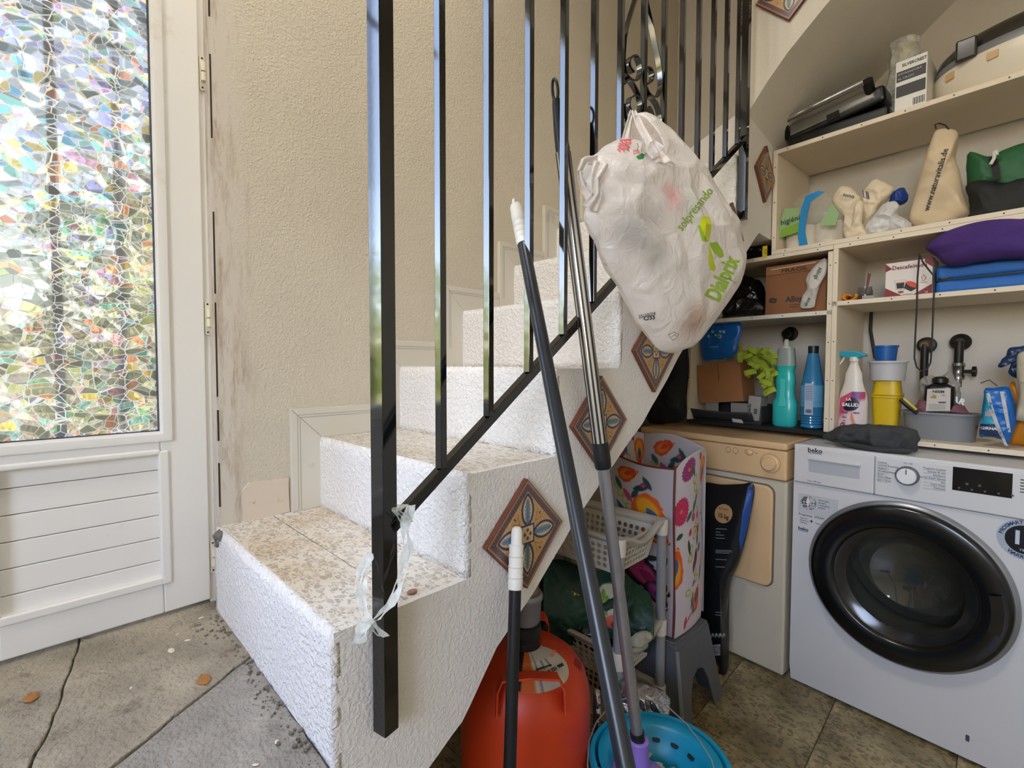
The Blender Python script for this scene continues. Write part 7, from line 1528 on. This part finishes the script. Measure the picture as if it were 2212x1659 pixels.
# dog food sack
FS = P('sack_black', '131417', .35, bump=(22, .25, .005), noise=(8, .2)); fs_px = [(1515, 1050), (1560, 1046), (1600, 1044), (1630, 1045), (1622, 1110), (1612, 1160), (1596, 1215), (1580, 1250), (1572, 1290), (1568, 1330), (1570, 1400), (1568, 1475), (1540, 1484), (1512, 1480), (1510, 1300), (1508, 1150)]
fsr = thing('pet_food_sack', 'tall black printed pet food sack with blue edge beside the dryer', 'sack', (-.64, 1.75, 0)); mb = pillow(pxs(fs_px, lambda x, y: onn(x, y, 1.74-.06*(y-1045)/430)), .034, seed=51, wr=.006, nr=26, na=110)
for v in mb.v: v.z = max(v.z, .001)
obj('sack_body', mb, FS, fsr, world=True, smooth=2); bv = bvh_of(mb)
def pfs(px, m, nm): return pbag(px, m, nm, fsr, bv, 1.70, 4)
pfs([(1617, 1048), (1630, 1046), (1622, 1110), (1610, 1160), (1600, 1190), (1598, 1160), (1606, 1100)], P('sack_blue', '1f4a94', .4), 'blue_edge')
pfs([(1564+19.5*math.cos(t), 1108+21*math.sin(t)) for t in [2*PI*i/14 for i in range(14)]], P('sack_tan', 'b08a5c', .5), 'round_patch')
text('15 kg', .022, P('sack_brown_ink', '3a2420', .5), fsr, frame(WV, (0, 0, 1), onn(1563, 1114, 1.70)), 'printed_word', onto=(bv, FW), local=False, bold=.0005, sx=.85); text('PESO NETO', .0072, P('sack_brown_ink2', '6a4c38', .5), fsr, frame(WV, (0, 0, 1), onn(1564, 1098, 1.70)), 'printed_word', onto=(bv, FW), local=False)
PL = P('sack_print', '8c8c8c', .5)
for i, (y, w0) in enumerate([(1140, 24), (1147, 10), (1153, 18), (1160, 20), (1186, 34), (1189, 36), (1192, 30), (1206, 24), (1222, 20), (1320, 16), (1326, 12)]): pfs([(1547, y), (1547+w0, y+1), (1547+w0, y+2.2), (1547, y+1.2)], PL, 'printed_line')
pfs([(1540, 1392), (1558, 1390), (1558, 1414), (1541, 1415)], P('sack_code', 'a0a0a0', .5), 'code_box')
for i in range(6): pfs([(1542.5+i*2.6, 1394), (1543.8+i*2.6, 1394), (1543.8+i*2.6, 1411), (1542.5+i*2.6, 1411)], INKD, 'barcode_bar')
for i in range(4):                                           # row of little animal silhouettes
    x = 1538+i*8; pfs([(x, 1376), (x+1, 1368), (x+3, 1366), (x+6, 1367), (x+6.5, 1375), (x+5, 1371), (x+2, 1371), (x+1.3, 1376)], P('sack_code', 'a0a0a0', .5), 'animal_print')
pfs([(1540, 1440), (1550, 1432), (1556, 1440), (1554, 1452), (1542, 1452)], P('sack_food_print', '8a4a2c', .5), 'food_print')

# blue mop bucket with wire handle
BLU = P('bucket_blue', '0e8fb8', .35, noise=(5, .05)); bk = thing('mop_bucket', 'turquoise blue mop bucket with slotted wringer and wire handle', 'bucket', (-.475, .925, 0)); br = .135
bk.matrix_basis = bk.matrix_basis @ Matrix.Rotation(math.radians(45), 4, 'Z')
obj('bucket_body', MB().lathe([(0, .004), (br*.72, .0), (br*.98, .262), (br*1.05, .266), (br*1.06, .272), (br*1.03, .278), (br*.97, .278), (br*.93, .262), (br*.70, .008), (0, .008)], 56, cap=False, sx=1.05), BLU, bk, smooth=True)
wr_ = obj('wringer', MB().lathe([(br*.96, .277), (br*.80, .262), (br*.62, .232), (br*.50, .20), (br*.46, .18)], 48, cap=False), BLU, bk, smooth=True, solid=.003)
sl_ = MB()
for i in range(14):
    an = 2*PI*i/14; r = br*.72; p = Vector((r*math.cos(an), r*math.sin(an), .2515)); n_ = Vector((-math.cos(an)*.5, -math.sin(an)*.5, .86)); 
    obj('slot', MB(frame(Vector((-math.sin(an), math.cos(an), 0)), Vector((math.cos(an), math.sin(an), .55)), p)).prism(rrect(.018, .024, .005), .0012, .0026) if True else sl_, P('slot_dark', '07222c', .7), wr_)
hp = []
for i in range(25):
    t = PI*i/24; hp.append(Vector((br*1.08*math.cos(t), -.055*math.sin(t)*.0+.05*math.sin(t), .268+.095*math.sin(t))))
bw_ = obj('wire_handle', MB().tube([onD(1276, 1700, .96), onD(1272, 1650, .98), onD(1275, 1600, 1.02), onD(1290, 1560, 1.06), onD(1320, 1523, 1.09), onD(1352, 1508, 1.10), onD(1380, 1506, 1.10), onD(1412, 1512, 1.10), onD(1450, 1530, 1.08), onD(1485, 1562, 1.05), onD(1515, 1600, 1.02), onD(1540, 1640, .99), onD(1552, 1680, .96)], .0016, 8), P('galvanised_wire', '9a9a98', .35, metal=.8), bk, world=True, smooth=True)
